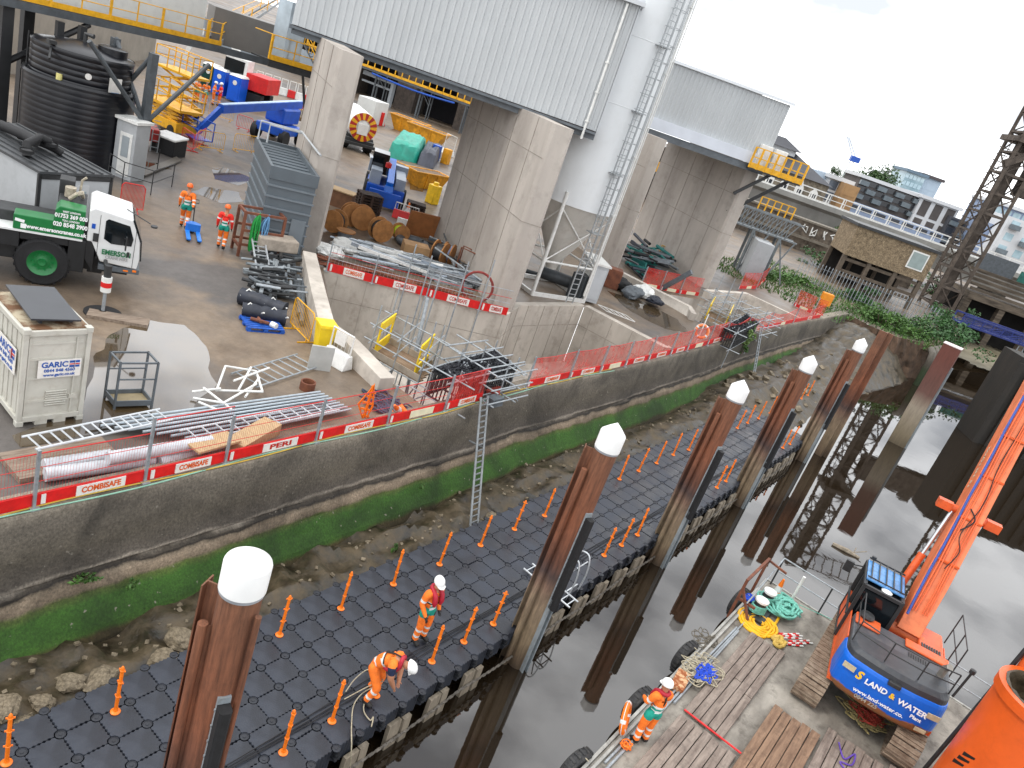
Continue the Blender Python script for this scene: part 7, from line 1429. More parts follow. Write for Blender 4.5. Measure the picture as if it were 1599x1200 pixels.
ob('wheels_set', m, black_rub, t); m = M(); m.box((-.9, .9, 1.85), (2.6, 1.4, 1.1), ab); ob('turntable', m, bl, t, bevel=.12); m = M(); m.bar(hub - dirb * 2 - o, am - o, .4, .5); m.bar(am - o, e_ - o, .28, .34); m.m = 1; m.bar(hub - dirb * 2 - o + V3((0, 0, .27)), am - o + V3((0, 0, .27)), .3, .04); ob('boom', m, [bl, mat('pale blue', '9db4cf', .4)], t); m = M(); c = e_ - o
for z in (-.3, .3, .8): m.tube([c + V3((x, y, z)) for x, y in ((-.9, -.5), (.9, -.5), (.9, .5), (-.9, .5))], .03, 6, True)
for x, y in ((-.9, -.5), (.9, -.5), (.9, .5), (-.9, .5)): m.bar(c + V3((x, y, -.3)), c + V3((x, y, .8)), .05)
m.box(c + V3((0, 0, -.3)), (1.8, 1.0, .06)); ob('basket', m, bl, t)
# yellow scissor platforms
def scissor(lab, px, rz, h, sc=1):
    b = M(); b.b2(-1.3, -.7, .25, 1.3, .7, .75); w_ = M()
    for x in (-.9, .9):
        for y in (-.65, .65): w_.tube([(x, y - .1, .28), (x, y + .1, .28)], .28, 12)
    s = M(); n_ = 3
    for k in range(n_):
        for y in (-.5, .5): z0, z1 = .75 + k * (h - .9) / n_, .75 + (k + 1) * (h - .9) / n_; s.bar((-1.1, y, z0), (1.1, y, z1), .1); s.bar((1.1, y, z0), (-1.1, y, z1), .1)
    pf_ = M(); pf_.b2(-1.5, -.75, h - .15, 1.5, .75, h); 
    for z in (h + .55, h + 1.1): pf_.tube([(-1.5, -.75, z), (1.5, -.75, z), (1.5, .75, z), (-1.5, .75, z)], .035, 6, True)
    for x in (-1.5, -.5, .5, 1.5):
        for y in (-.75, .75): pf_.bar((x, y, h), (x, y, h + 1.1), .06)
    mb(lab, 'scissor_lift', 'lift', [('base', b, yellow), ('wheels_set', w_, black_rub), ('scissor_arms', s, yellow), ('platform', pf_, yellow)], px, rz, 'yellow scissor lifts', sc)
scissor('yellow scissor lift raised beside the orange workers', (275, 178), rt_yaw - .3, 2.6, 1.1); scissor('yellow scissor lift folded low under the other one', (265, 205), rt_yaw - .4, 1.5, 1.1)
# ------------------------------------------------------------------ seen through the first bay
tr0 = G(560, 238); dt = M(); dt.lathe([(0, 0), (.85, .1), (1.0, .35), (1.02, 4)], (0, 0, 0), 32); dt.xf(Matrix.Translation((0, 0, 1.75)) @ Matrix.Rotation(R(-90), 4, 'X')); ch2 = M(); ch2.b2(-1.05, .1, .5, 1.05, 4, .85); ch2.b2(-1.1, -.25, .45, 1.1, -.05, .65); wh = M()
for x in (-.85, .85): wh.tube([(x - .25, .9, .5), (x + .25, .9, .5)], .5, 16)
pl_ = M(); pl_.box((0, -.03, 1.6), (.75, .05, .75)); mk = M()
for k in range(24):
    a0, a1 = k * math.pi / 12, (k + 1) * math.pi / 12; mk.m = k % 2; mk.face(*[(r * math.cos(a), .06 - .0 + (.06 if r > .9 else .02) - .09, 1.75 + r * math.sin(a)) for r, a in ((.5, a0), (.98, a0), (.98, a1), (.5, a1))])
ta = math.atan2(-(tr0.x), tr0.y); tt = mb('white road tanker seen from behind with red and yellow chevrons, beside the left pier', 'road_tanker', 'tanker', [('tank', dt, white_paint), ('chassis', ch2, dark_steel), ('wheels_set', wh, black_rub), ('rear_plate', pl_, sign_w)], (558, 238), ta + .25, None, 1.15); ob('chevrons', mk, [yellow, mat('chevron red', 'a01c1c', .5)], tt)
def skip(lab, px, rz, sc=1, name='waste_skip'):
    m = M(); loft(m, [(0, [(-1.2, -.75), (1.2, -.75), (1.2, .75), (-1.2, .75)]), (1.35, [(-1.9, -.9), (1.9, -.9), (1.9, .9), (-1.9, .9)])]); r_ = M()
    for a, b in (((-1.9, -.9), (1.9, -.9)), ((1.9, -.9), (1.9, .9)), ((1.9, .9), (-1.9, .9)), ((-1.9, .9), (-1.9, -.9))): r_.bar((*a, 1.36), (*b, 1.36), .14, .12)
    for x in (-.6, .5): r_.bar((x, -.78, 0), (x, -.93, 1.35), .1)
    l_ = M(); l_.b2(-1.75, -.78, 1.28, 1.75, .78, 1.38); l_.v = [(x, y, z + .12 * noise.noise(V3((x * 2, y * 2, 0)))) for x, y, z in l_.v]; sk = mat('skip yellow', 'c98a12', .55, .25, 2, dirt=.6, dcol='6b3d18')
    mb(lab, name, 'skip', [('skip_body', m, sk), ('rim', r_, sk), ('spoil_load', l_, mat('spoil', '6b5a48', .9, .3, 4, 1, 10))], px, rz, 'yellow skips', sc)
skip('yellow skip full of spoil behind the other, nearest the tunnel arch', (636, 208), rt_yaw - .12, 1.1); skip('yellow skip full of spoil in front of the tunnel arch, with a rusty end', (664, 224), rt_yaw - .12, 1.15); skip('tilted yellow skip behind the blue telehandler', (662, 292), rt_yaw + .9, .85); skip('low yellow digger bucket skip beside the telehandler', (628, 276), rt_yaw - .3, .6)
def drape(lab, name, q, h, mt_, seed):
    q = [G(*p) for p in q]; m = M(); n_ = 14; vs = []
    for i in range(n_ + 1):
        for k in range(n_ + 1):
            f, g = i / n_, k / n_; p = q[0].lerp(q[1], f).lerp(q[3].lerp(q[2], f), g); e = min(f, 1 - f, g, 1 - g) * 2; z = h * min(1, (e * 5) ** .6) * (1 - .2 * e + .18 * noise.noise(V3((f * 5, g * 5, seed)))) + .12 * noise.noise(V3((f * 11, g * 3, seed)))
            vs.append((p.x, p.y, ZY + max(0, z)))
    m.add(vs, [(i * (n_ + 1) + k, (i + 1) * (n_ + 1) + k, (i + 1) * (n_ + 1) + k + 1, i * (n_ + 1) + k + 1) for i in range(n_) for k in range(n_)], True); return TM(name, lab, name.split('_')[-1], m, mt_)
drape('green tarpaulin stretched over a stack in the yard', 'green_tarpaulin', [(602, 246), (652, 256), (664, 236), (620, 222)], 1.5, mat('green tarp', '0d8f7a', .5, .2, 1, .6, 4), 3); drape('dark grey sheeted stack next to the green tarpaulin', 'sheeted_stack', [(650, 257), (676, 265), (688, 246), (662, 237)], 1.4, mat('grey sheet', '3c3f4a', .6, .2, 1, .6, 4), 8)
# blue telehandler
tp_ = G(596, 318); b = M(); b.b2(-1.1, -1.9, .5, 1.1, 1.9, 1.1); bodyb = M(); bodyb.b2(-1.05, -1.6, 1.1, -.4, 1.6, 1.9); bodyb.b2(.45, -1.7, 1.1, 1.05, 1.4, 1.75); cg_ = M(); cg_.b2(-1.1, -.3, 1.5, -.15, 1.2, 2.7); bo = M(); bo.bar((.15, 1.7, 2.1), (.15, -2.2, 1.3), .4, .45); bo.bar((.15, -2.2, 1.3), (.15, -2.4, .4), .5, .3); fk = M(); fk.b2(-.9, -2.7, .15, .9, -2.45, 1.0); w_ = M()
for x in (-1.0, 1.0):
    for y in (-1.25, 1.25): w_.tube([(x - .22, y, .6), (x + .22, y, .6)], .6, 16)
bk_ = M(); bk_.b2(-1.2, 1.5, 1.2, 1.2, 2.2, 2.0)
mb('blue and grey telehandler facing the river in the first bay', 'telehandler', 'telehandler', [('chassis', b, bl), ('side_boxes', bodyb, mat('handler grey', '8d97a3', .4, .1, 2)), ('cab', cg_, gl), ('boom', bo, blue_deep), ('fork_carriage', fk, bl), ('wheels_set', w_, black_rub), ('counterweight', bk_, mat('handler grey', '8d97a3'))], (596, 312), ta - .0, None, 1.05)
m = M(); p = G(606, 262, ZY + 2.7); m.lathe([(.18, 0), (.18, .25), (0, .34)], tuple(p), 12); TM('red_lamp', 'round red lamp above the telehandler', 'lamp', m, red_paint)
brn = mat('dark wood pallets', '3a2a22', .8, .3, 4)
pallet('stack of dark timber pallets below the telehandler', (548, 342), (588, 350), brn, None, ZY, 10, 'pallet_stack'); pallet('second dark pallet stack behind the red and white boards', (628, 322), (668, 334), brn, None, ZY, 3, 'pallet_stack')
m = M(); p = G(528, 322); m.box((p.x, p.y, ZY + .45), (1.6, .9, .9), rt_yaw); m.m = 1; m.box((p.x, p.y, ZY + .93), (1.7, 1.0, .06), rt_yaw); TM('plywood_box', 'brown timber box with a pale plywood lid beside the left pier', 'box', m, [mat('brown board', '6b4a32', .8, .2, 3), mat('pale plywood', 'a98f6c')])
wood_d = mat('drum plywood', '9c6b3c', .8, .25, 3, .2, 20, dirt=.3)
def drum(lab, px, r, w_, ax, core, lie=False, mtf=None):
    p = G(*px); r *= .8; t = T('cable_drum', lab, 'cable drum', (p.x, p.y, ZY), ax, 'cable drums in the first bay'); rot = Matrix.Identity(4) if lie else Matrix.Translation((0, 0, r)) @ Matrix.Rotation(R(90), 4, 'X') @ Matrix.Translation((0, 0, -w_ / 2))
    for z in (0, w_ - .06): m = M(); m.lathe([(0, z), (r, z), (r, z + .06), (0, z + .06)], (0, 0, 0), 26); ob('flange', m.xf(rot), mtf or wood_d, t)
    m = M(); m.lathe([(r * .72, .06), (r * .72, w_ - .06)], (0, 0, 0), 26); ob('wound_cable', m.xf(rot), core, t)
blk_c = mat('black cable', '2b2d30', .5, .3, 20)
for px, r, w_, ax, co_, lie, lb in (((520, 362), .7, .6, .4, blk_c, False, 'upright brown cable drum nearest the left pier'), ((546, 352), .75, .5, 1.0, blk_c, False, 'brown cable drum leaning behind the grey cable coil'), ((562, 358), .8, .5, 1.0, wood_d, False, 'brown cable drum showing its broad round face'), ((590, 376), .75, .6, 1.3, blk_c, False, 'brown cable drum with a grey patch in front of the round face'), ((537, 375), .6, .5, 0, mat('grey cable', '6a7076', .5, .2, 20), True, 'flat lying drum of black and grey cable'), ((622, 375), .55, .6, 1.2, mat('lime cable', 'b5c81f', .5, .15, 20), False, 'drum wound with bright lime yellow cable'), ((682, 412), .75, .6, 1.9, blk_c, False, 'brown drum with a square dark hole beside the right end'), ((695, 412), .7, .5, 2.0, mat('pale blue cable', '8d97b5', .5, .1, 20), False, 'brown drum wound with pale lilac cable')): drum(lb, px, r, w_, ax, co_, lie)
p = G(643, 385); TM('duct_coil', 'coil of thick grey duct lying in front of the brown board', 'coil', M().tube([V3((p.x + .75 * math.cos(a * .314), p.y + .75 * math.sin(a * .314), ZY + .2)) for a in range(20)], .2, 10, True), mat('grey duct', '4d5054', .5, .2, 20))
m = M(); p = G(654, 370); m.box((p.x, p.y, ZY + .7), (1.7, .12, 1.4), 1.0, .2); TM('brown_board', 'brown timber board propped upright behind the grey duct coil', 'board', m, mat('brown shutter board', '8f5a30', .8, .2, 2)); m = M(); p = G(645, 402); m.box((p.x, p.y, ZY + .35), (1.3, 1.0, .7), .9); TM('plywood_crate', 'pale plywood crate between the lime drum and the dark holed drum', 'crate', m, mat('crate ply', '9c7a54', .8, .2, 2))
wbar('red and white board barrier lying behind the brown board, upper one', (612, 338), (650, 350), red_paint, 'flat barriers', True, .9); wbar('white barrier with red edge beside the brown board', (618, 352), (650, 362), white_paint, 'flat barriers', False)
cone('red and white cone standing behind the red and white boards', G(634, 338), 1.2)
IA = math.atan2(PIT[1].y - PIT[0].y, PIT[1].x - PIT[0].x)
scrap('bundle of silver box sections and sheets lying along the inner safety boards', 'steel_sections', 22, 46, .5, [galv, mat('silver sheet', 'a3acb5', .35, .15, 4, metal=.5), white_paint], (1.5, 3.5), .06, 8, .5, 'scrap', ((560, 408), (655, 436)), IA); scrap('second run of grey sections toward the right pier', 'steel_sections', 20, 40, .5, [galv, grey_steel, mat('silver sheet', 'a3acb5')], (1.5, 3.2), .06, 9, .5, 'scrap', ((655, 432), (735, 458)), IA); scrap('rusty reinforcement bundle right behind the inner safety boards', 'rebar_bundle', 8, 50, .25, [mat('red rust', '7a3f2c', .8, .25, 4), rust], (2, 3.4), .04, 10, 0, 'scrap', ((540, 425), (690, 463)), IA); scrap('grey angles and bars leaning near the right pier wall', 'steel_angles', [(685, 330), (745, 440)], 40, .9, [grey_steel, galv, dark_steel], (1, 3.5), .05, 11)
m = M(); a, b = G(690, 335, ZY + 1.2), G(718, 358, ZY + .6); m.bar(a, b, .3, .2); TM('pale_beam', 'long pale timber beam propped against the right pier wall', 'timber', m, mat('pale timber', 'b9ab97', .7, .1, 3))
for k, (u, v, mt_, lb, s) in enumerate(((512, 398, white_paint, 'white sack heap next to the left pier behind the boards', .6), (535, 388, white_paint, 'crumpled white sheeting beside the white sack heap', .55), (730, 425, mat('earth heap', '7d6f60', .9, .3, 4), 'small heap of earth by the pier wall', .8), (752, 440, tarp, 'dark sheet crumpled at the foot of the right pier', .6))): p = G(u, v); o_ = rock((p.x, p.y, ZY + .15), (s * 1.2, s, s * .9), 'sack_heap', lb, 20 + k, mt_); o_['category'] = 'heap'; del o_['group']
m = M(); p = G(712, 425); [m.tube([p + V3((x, y, 0)), p + V3((x, y, 1.4)), p + V3((x + .9, y + .3, 1.35))], .04, 6) for x, y in ((0, 0), (.5, .5), (.2, -.4))]; TM('bent_pipes', 'bent dark pipes standing beside the right pier wall', 'pipes', m, rust); m = M(); p = G(738, 420); m.box((p.x, p.y, ZY + .55), (.7, .5, .5), .6); TM('white_box', 'small white box on the earth heap', 'box', m, white_paint)
m = M(); p = G(738, 472); m.tube([V3((p.x, p.y, ZY + .75)) + E1 * (.7 * math.cos(a * .3)) + V3((0, 0, .7 * math.sin(a * .3))) for a in range(21)], .06, 6, True); TM('red_reel', 'round red steel reel frame behind the last inner safety board', 'reel', m, mat('dull red steel', '7d2f2a', .6, .2, 4)); cone('orange cone at the foot of the right pier', G(765, 458), 1.0)
m = M(); p = G(673, 318); m.b2(p.x - .35, p.y - .35, ZY, p.x + .35, p.y + .35, ZY + 1.3); m.lathe([(.2, 1.3), (.2, 1.5), (0, 1.5)], (p.x, p.y, ZY), 12); TM('yellow_pump', 'small yellow pump with white top by the pier edge', 'pump', m, mat('pump yellow', 'e0b51a', .45, .15, 4), bevel=.05)
wbar('tall white crowd barrier beside the tunnel arch and right pier', (690, 238), (706, 246), white_paint, None, True, 2.0)
for k, (u, v, w_, mt_, lb) in enumerate(((566, 178, .6, yellow, 'yellow cabinet post beside the far safety barriers'), (592, 196, .5, red_paint, 'red extinguisher cabinet at the far safety barriers'), (678, 250, .7, blue_paint, 'blue drum beside the dark grey stack'), (694, 256, .7, mat('drum yellow', 'c98a12'), 'yellow box beside the blue drum'))): m = M(); p = G(u, v); m.box((p.x, p.y, ZY + .7), (w_, w_, 1.4), .3); TM('site_cabinet', lb, 'cabinet', m, mt_, bevel=.04)
for k in range(4):
    a, b = G(567 + k * 8, 178 + k * 5), G(574 + k * 8, 182 + k * 5); wbar(f'{["red", "white"][k % 2]} far barrier by the yellow cabinet post, {["first", "second", "third", "fourth"][k]} from the left', (567 + k * 8, 178 + k * 5), (574 + k * 8, 182 + k * 5), red_paint if k % 2 else white_paint, 'far barriers by the tunnel', True, 1.2)
# arches behind: brick viaduct with walkway
brk = mat('sooty brick', '3a3430', .9, .3, 2, .4, 20, col2='564c45', dirt=.5, dcol='1f1c1a')
v0 = G(505, 128); v1 = G(770, 225); vd = (v1 - v0).normalized(); vn = V3((-vd.y, vd.x, 0)); v0 = v0 - vd * 6; Lv = (v1 - v0).length + 26; t = T('brick_viaduct', 'sooty brick viaduct with dark arches behind the building', 'viaduct', v0, math.atan2(vd.y, vd.x)); m = M(); zt2 = 8.6; k = 0; aw_ = 9.0
while k * aw_ < Lv:
    x0 = k * aw_; r = 3.1; cx = x0 + aw_ / 2; m.b2(x0, 0, 0, cx - r, 6, 3.0); m.b2(cx + r, 0, 0, x0 + aw_, 6, 3.0); n_ = 12
    top_ = [(x0, zt2 - ZY)] + [(x0, 3.0)] + [(cx - r * math.cos(math.pi * j / n_), 3.0 + r * math.sin(math.pi * j / n_)) for j in range(n_ + 1)] + [(x0 + aw_, 3.0), (x0 + aw_, zt2 - ZY)]
    vs = [(x, e, z) for e in (0, 6) for x, z in top_]; q = len(top_); m.add(vs, [list(t_) for t_ in tessellate_polygon([[V3((x, z, 0)) for x, z in top_]])] + [[i, i + 1, q + i + 1, q + i] for i in range(q - 1)]); k += 1
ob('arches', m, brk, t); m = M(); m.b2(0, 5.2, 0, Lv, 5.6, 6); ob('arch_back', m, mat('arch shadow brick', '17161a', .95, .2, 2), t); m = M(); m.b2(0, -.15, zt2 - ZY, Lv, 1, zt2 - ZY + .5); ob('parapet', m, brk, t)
wk = T('yellow_walkway', 'long grey service walkway with yellow rails in front of the brick arches', 'walkway', v0, math.atan2(vd.y, vd.x)); m = M(); zk = HZ(650, 133, AZ(650, 133, v0 - vn * 3.2, vd)) - ZY; m.b2(4, -3.2, zk - .3, Lv, -1.8, zk); ob('deck', m, steelg, wk); m = M(); m.b2(4, -3.25, zk, Lv, -3.2, zk + .3)
x = 4
while x < Lv: m.b2(x, -3.25, zk, x + .12, -3.15, zk + 1.2); x += 1.0
m.b2(4, -3.22, zk + 1.15, Lv, -3.16, zk + 1.25); ob('yellow_rail', m, yellow, wk); m = M(); x = 8
while x < Lv:
    for y in (-3.1, -2.0): m.b2(x, y, 0, x + .2, y + .2, zk - .3); m.bar((x + .1, y, zk - .3), (x + 1.6, y, 2), .08); m.bar((x + 1.6, y, 0), (x + 1.6, y, zk), .12)
    x += 6.5
ob('trestle_posts', m, steelg, wk); m = M(); m.tube([(14 + k, -3.4, zk - .5 - .25 * math.sin(k / 12 * math.pi)) for k in range(13)], .12, 8); ob('blue_cable_duct', m, blue_paint, wk)
stp = M(); [stp.bar((4.2 + k * .28, -4.2, zk - k * .28), (4.2 + k * .28, -3.3, zk - k * .28), .25, .05) for k in range(12)]; stp.bar((4.2, -4.2, zk), (7.6, -4.2, zk - 3.4), .06, .2); ob('steps', stp, steelg, wk); m = M()
for y in (-4.2, -3.3): m.bar((4.2, y, zk + 1.1), (7.6, y, zk - 2.3), .08); [m.bar((4.2 + q * .85, y, zk - q * .85), (4.2 + q * .85, y, zk - q * .85 + 1.1), .06) for q in range(5)]
ob('stair_rail', m, yellow, wk)
m = M(); a, b = G(560, 150), G(606, 168); m.bar(P3_(a, 5.2), P3_(b, 5.2), .5, .5); m.bar(P3_(a, 4.2), P3_(b, 4.2), .25, .25); m.bar(P3_(b, 2), P3_(b, 5.4), .5, .5); TM('grey_pipe_run', 'thick grey pipe run with a bend near the arches', 'pipes', m, mat('grey pipe', '8b9094', .4, .1, 2))
m = M(); a, b = G(563, 185), G(590, 196); m.bar(P3_(a, 3.2), P3_(b, 3.2), 2.4, 2.4); TM('white_cabin', 'white site cabin half hidden behind the left pier', 'cabin', m, mat('cabin white', 'c4c5c2', .5, .06, 1), bevel=.05)
# bay beside silo and bay two
a, rz, W_, h_ = B3((908, 472), (930, 478), (926, 412)); t = T('control_cabinet', 'tall pale grey control cabinet at the foot of the silo', 'cabinet', a, rz); m = M(); m.b2(0, 0, .1, W_, 2.2, h_); ob('body', m, mat('cabinet grey', 'a9adb0', .4, .05, 2), t, bevel=.02); m = M(); m.b2(.1, -.03, .3, W_ - .1, 0, h_ - .2); ob('door', m, mat('cabinet door', 'b3b7ba', .4, .05, 2), t); m = M(); m.b2(-.08, -.08, h_, W_ + .08, 2.3, h_ + .1); m.b2(-.02, .3, .5, 0, 1.8, h_ - .5); ob('roof', m, white_paint, t)
m = M(); p = G(942, 405); m.box((p.x, p.y, ZY + 1.2), (1.6, 1.2, 2.4), .6); TM('red_enclosure', 'dark red netted enclosure behind the control cabinet', 'enclosure', m, mat('dark red panel', '7d1f24', .7, .2, 2)); m = M(); p = G(948, 447); m.box((p.x, p.y, ZY + .6), (1.2, .9, 1.2), .6); TM('brown_crate', 'rusty brown crate between cabinet and low kerb wall', 'crate', m, rust, bevel=.03)
m = M(); p = G(868, 452); m.tube([p + V3((-1, -.3, .6)), p + V3((1.2, .8, .6))], .35, 12); m.tube([p + V3((-2.2, -.2, .2)), p + V3((-.9, .9, .2))], .12, 8); m.box(p + V3((1.2, .2, .7)), (.8, .8, 1.4)); TM('silo_blower', 'dark blower and pipes under the silo cone', 'blower', m, mat('blower dark', '3b4044', .5, .2, 3))
for k, (u, v, s, mt_, lb) in enumerate(((968, 452, .7, black_rub, 'dark refuse heap along the kerb wall'), (985, 465, .6, grey_steel, 'grey scrap pile beside the white sack on the kerb wall'), (1003, 463, .7, white_paint, 'big white bulk sack by the kerb wall'), (1020, 478, .5, tarp, 'small dark bundle beside the white bulk sack'))): p = G(u, v); o_ = rock((p.x, p.y, ZY + .3), (s * 1.3, s, s), 'bulk_sack', lb, 40 + k, mt_); o_['category'] = 'heap'; del o_['group']
m = M(); p0_, p1_ = G(945, 490), G(990, 507)
for f in range(6): m.tube([p0_.lerp(p1_, f / 5) + V3((0, 0, .15)), p0_.lerp(p1_, f / 5) + V3((-.8, .4, .15))], .02, 5)
for q in (0, 1): m.tube([p0_ + V3((-.8 * q, .4 * q, .15)), p1_ + V3((-.8 * q, .4 * q, .15))], .025, 5)
TM('mesh_panel', 'pale tube panel lying flat on the wet ground by the dock', 'panel', m, white_paint)
scrap('dark hoses and steel piled inside the second bay', 'hose_pile', [(972, 395), (1035, 430)], 60, 1.2, [black_rub, tarp, mat('teal net', '1f6b66', .8), grey_steel], (1, 3.5), .1, 12, .2); m = M(); a, b = G(1035, 450, ZY + .2), G(1080, 425, ZY + 2.0); m.bar(a, b, .2, .3); TM('grey_steel_beam', 'grey steel beam leaning up against the far pier wall', 'beam', m, grey_steel); m = M(); a, b = G(1025, 405, ZY), G(1062, 422, ZY); m.tube([a, a + V3((0, 0, 1.2)), b + V3((0, 0, 1.2)), b], .05, 6); m.tube([a + V3((0, 0, .6)), b + V3((0, 0, .6))], .04, 6); TM('yellow_guardrail', 'yellow tube guardrail against the far pier wall', 'guardrail', m, mat('dull yellow', 'b48a2c', .5, .2, 3))
# ------------------------------------------------------------------ second shed platform, truss walkway
p0_ = AZ(1168, 250, V3((ar.x, ar.y, 0)), d2); p1_ = AZ(1247, 280, V3((ar.x, ar.y, 0)), d2); zp_ = HZ(1172, 262, p0_); t = T('shed_platform', 'yellow railed platform with white equipment boxes at the end of the smaller shed', 'platform', (0, 0, 0)); dd_ = (p1_ - p0_); m = M(); m.bar(P3_(p0_, zp_), P3_(p1_, zp_), 1.6, .2); ob('floor', m, dark_steel, t); m = M(); o_ = n2 * .8; m.bar(P3_(p0_, zp_ + .2) + o_, P3_(p1_, zp_ + .2) + o_, .06, .35)
for k in range(8): c = p0_ + dd_ * (k / 7) + o_; m.bar(P3_(c, zp_), P3_(c, zp_ + 1.4), .12)
for z in (.75, 1.4): m.bar(P3_(p0_, zp_ + z) + o_, P3_(p1_, zp_ + z) + o_, .07); m.bar(P3_(p1_, zp_ + z) + o_, P3_(p1_, zp_ + z) - o_, .07)
ob('handrail', m, yellow, t); m = M()
for f in (.1, .38): c = p0_ + dd_ * f; m.bar(P3_(c, zp_ + .9), P3_(c + dd_ * .22, zp_ + .9), .9, 1.6)
ob('equipment_box', m, white_paint, t, bevel=.04); m = M(); m.bar(P3_(p0_ + dd_ * .85, zp_), P3_(p0_ + dd_ * .1 - n2 * 1, zp_ - 3.4), .25); m.bar(P3_(p0_ + dd_ * .5, zp_), P3_(p0_ + dd_ * .0, zp_ - 2), .2); ob('brace', m, dark_steel, t)
def Q(s, z, d): p = FW * d + RT * s; return V3((p.x, p.y, z))
def bx(m, s0, s1, z0, z1, d0, d1):
    vs = [Q(s, z, d) for d in (d0, d1) for s, z in ((s0, z0), (s1, z0), (s1, z1), (s0, z1))]; m.add(vs, [(0, 1, 2, 3), (7, 6, 5, 4), (0, 4, 5, 1), (1, 5, 6, 2), (2, 6, 7, 3), (3, 7, 4, 0)])
tr_s = mat('grey truss steel', '6a7073', .5, .2, 2); D0 = 72; (s0, z0), (s1, z1) = SZ(1140, 352, D0), SZ(1258, 352, D0); zb_ = SZ(1200, 366, D0)[1]; zt_ = zb_ + 1.6; t = T('truss_walkway', 'grey steel truss footbridge on legs beside the far pier', 'footbridge', (0, 0, 0)); m = M()
for d in (D0, D0 + 1.6):
    for z in (zb_, zt_): m.bar(Q(s0 - 3, z, d), Q(s1, z, d), .14)
    k = 0; s = s0 - 3
    while s < s1 - .5: m.bar(Q(s, zb_, d), Q(s, zt_, d), .08); m.bar(Q(s, zb_, d), Q(s + .8, zt_, d), .07); s += .8
bx(m, s0 - 3, s1, zb_ - .05, zb_, D0, D0 + 1.6); ob('truss', m, tr_s, t); m = M()
for f in (.35, .75):
    s = s0 + (s1 - s0) * f
    for d in (D0, D0 + 1.6): m.bar(Q(s, ZY, d), Q(s, zb_, d), .22)
    m.bar(Q(s, ZY, D0), Q(s + 1.4, zb_, D0), .12); m.bar(Q(s + 1.8, ZY, D0), Q(s, zb_, D0), .12)
ob('legs_frame', m, tr_s, t); m = M(); (sy0, zy0), (sy1, zy1) = SZ(1180, 318, D0 + 4), SZ(1228, 335, D0 + 4)
for z in (zt_ + .6, zt_ + 1.2): m.bar(Q(s0 + 2, z, D0 + 1.6), Q(s1 - 1, z, D0 + 1.6), .08)
for k in range(6): s = s0 + 2 + k * (s1 - s0 - 3) / 5; m.bar(Q(s, zt_, D0 + 1.6), Q(s, zt_ + 1.2, D0 + 1.6), .1)
ob('yellow_rail', m, yellow, t)
m = M(); bx(m, *[SZ(1160, 430, 70)[0], SZ(1190, 430, 70)[0]], ZY, ZY + 3.4, 70, 73); TM('white_kiosk', 'white kiosk under the truss footbridge', 'kiosk', m, cabm, bevel=.05)
# ------------------------------------------------------------------ vegetation
def leaf_mat(n, c1, c2): return mat(n, c1, .6, .3, 1.1, col2=c2, lo=.3, hi=.7)
lf1 = leaf_mat('bramble leaf', '28421a', '527830'); lf2 = leaf_mat('dark shrub leaf', '1c3a17', '3f6a33'); lf3 = leaf_mat('tree leaf', '1f3518', '45632f'); bark = mat('bark', '4a3c2e', .9, .2, 4)
def leaves(m, c, rad, n, size, seed, flat=1):
    r = random.Random(seed); cl = [(V3((r.gauss(0, .5), r.gauss(0, .5), r.gauss(0, .42))), r.uniform(.25, .5)) for _ in range(max(5, n // 60))]
    for k in range(n):
        q, w_ = r.choice(cl); p = q + V3((r.gauss(0, 1), r.gauss(0, 1), r.gauss(0, 1))).normalized() * w_ * r.uniform(.5, 1); p = V3((p.x * rad[0], p.y * rad[1], max(-.9, p.z) * rad[2])) + c; u = V3((r.gauss(0, 1), r.gauss(0, 1), r.gauss(0, .6))).normalized() * size * r.uniform(.6, 1.3); v = u.cross(V3((r.gauss(0, 1), r.gauss(0, 1), r.gauss(0, 1)))).normalized() * size * r.uniform(.3, .6); m.face(p - u, p - v, p + u, p + v)
def shrub(lab, c, rad, n, size, mt_, seed, name='shrub', grp='bank shrubs'):
    t = T(name, lab, 'shrub', c, 0, grp); m = M(); leaves(m, V3((0, 0, rad[2] * .5)), rad, n, size, seed); ob('foliage', m, mt_, t); s = M(); r = random.Random(seed)
    for k in range(6): s.tube([(0, 0, -.4 if rad[0] > 1 else -.05), (r.uniform(-.6, .6) * rad[0], r.uniform(-.6, .6) * rad[1], rad[2] * r.uniform(.5, 1.1))], .03 if rad[0] > 1 else .006, 5)
    ob('stem', s, bark, t); return t
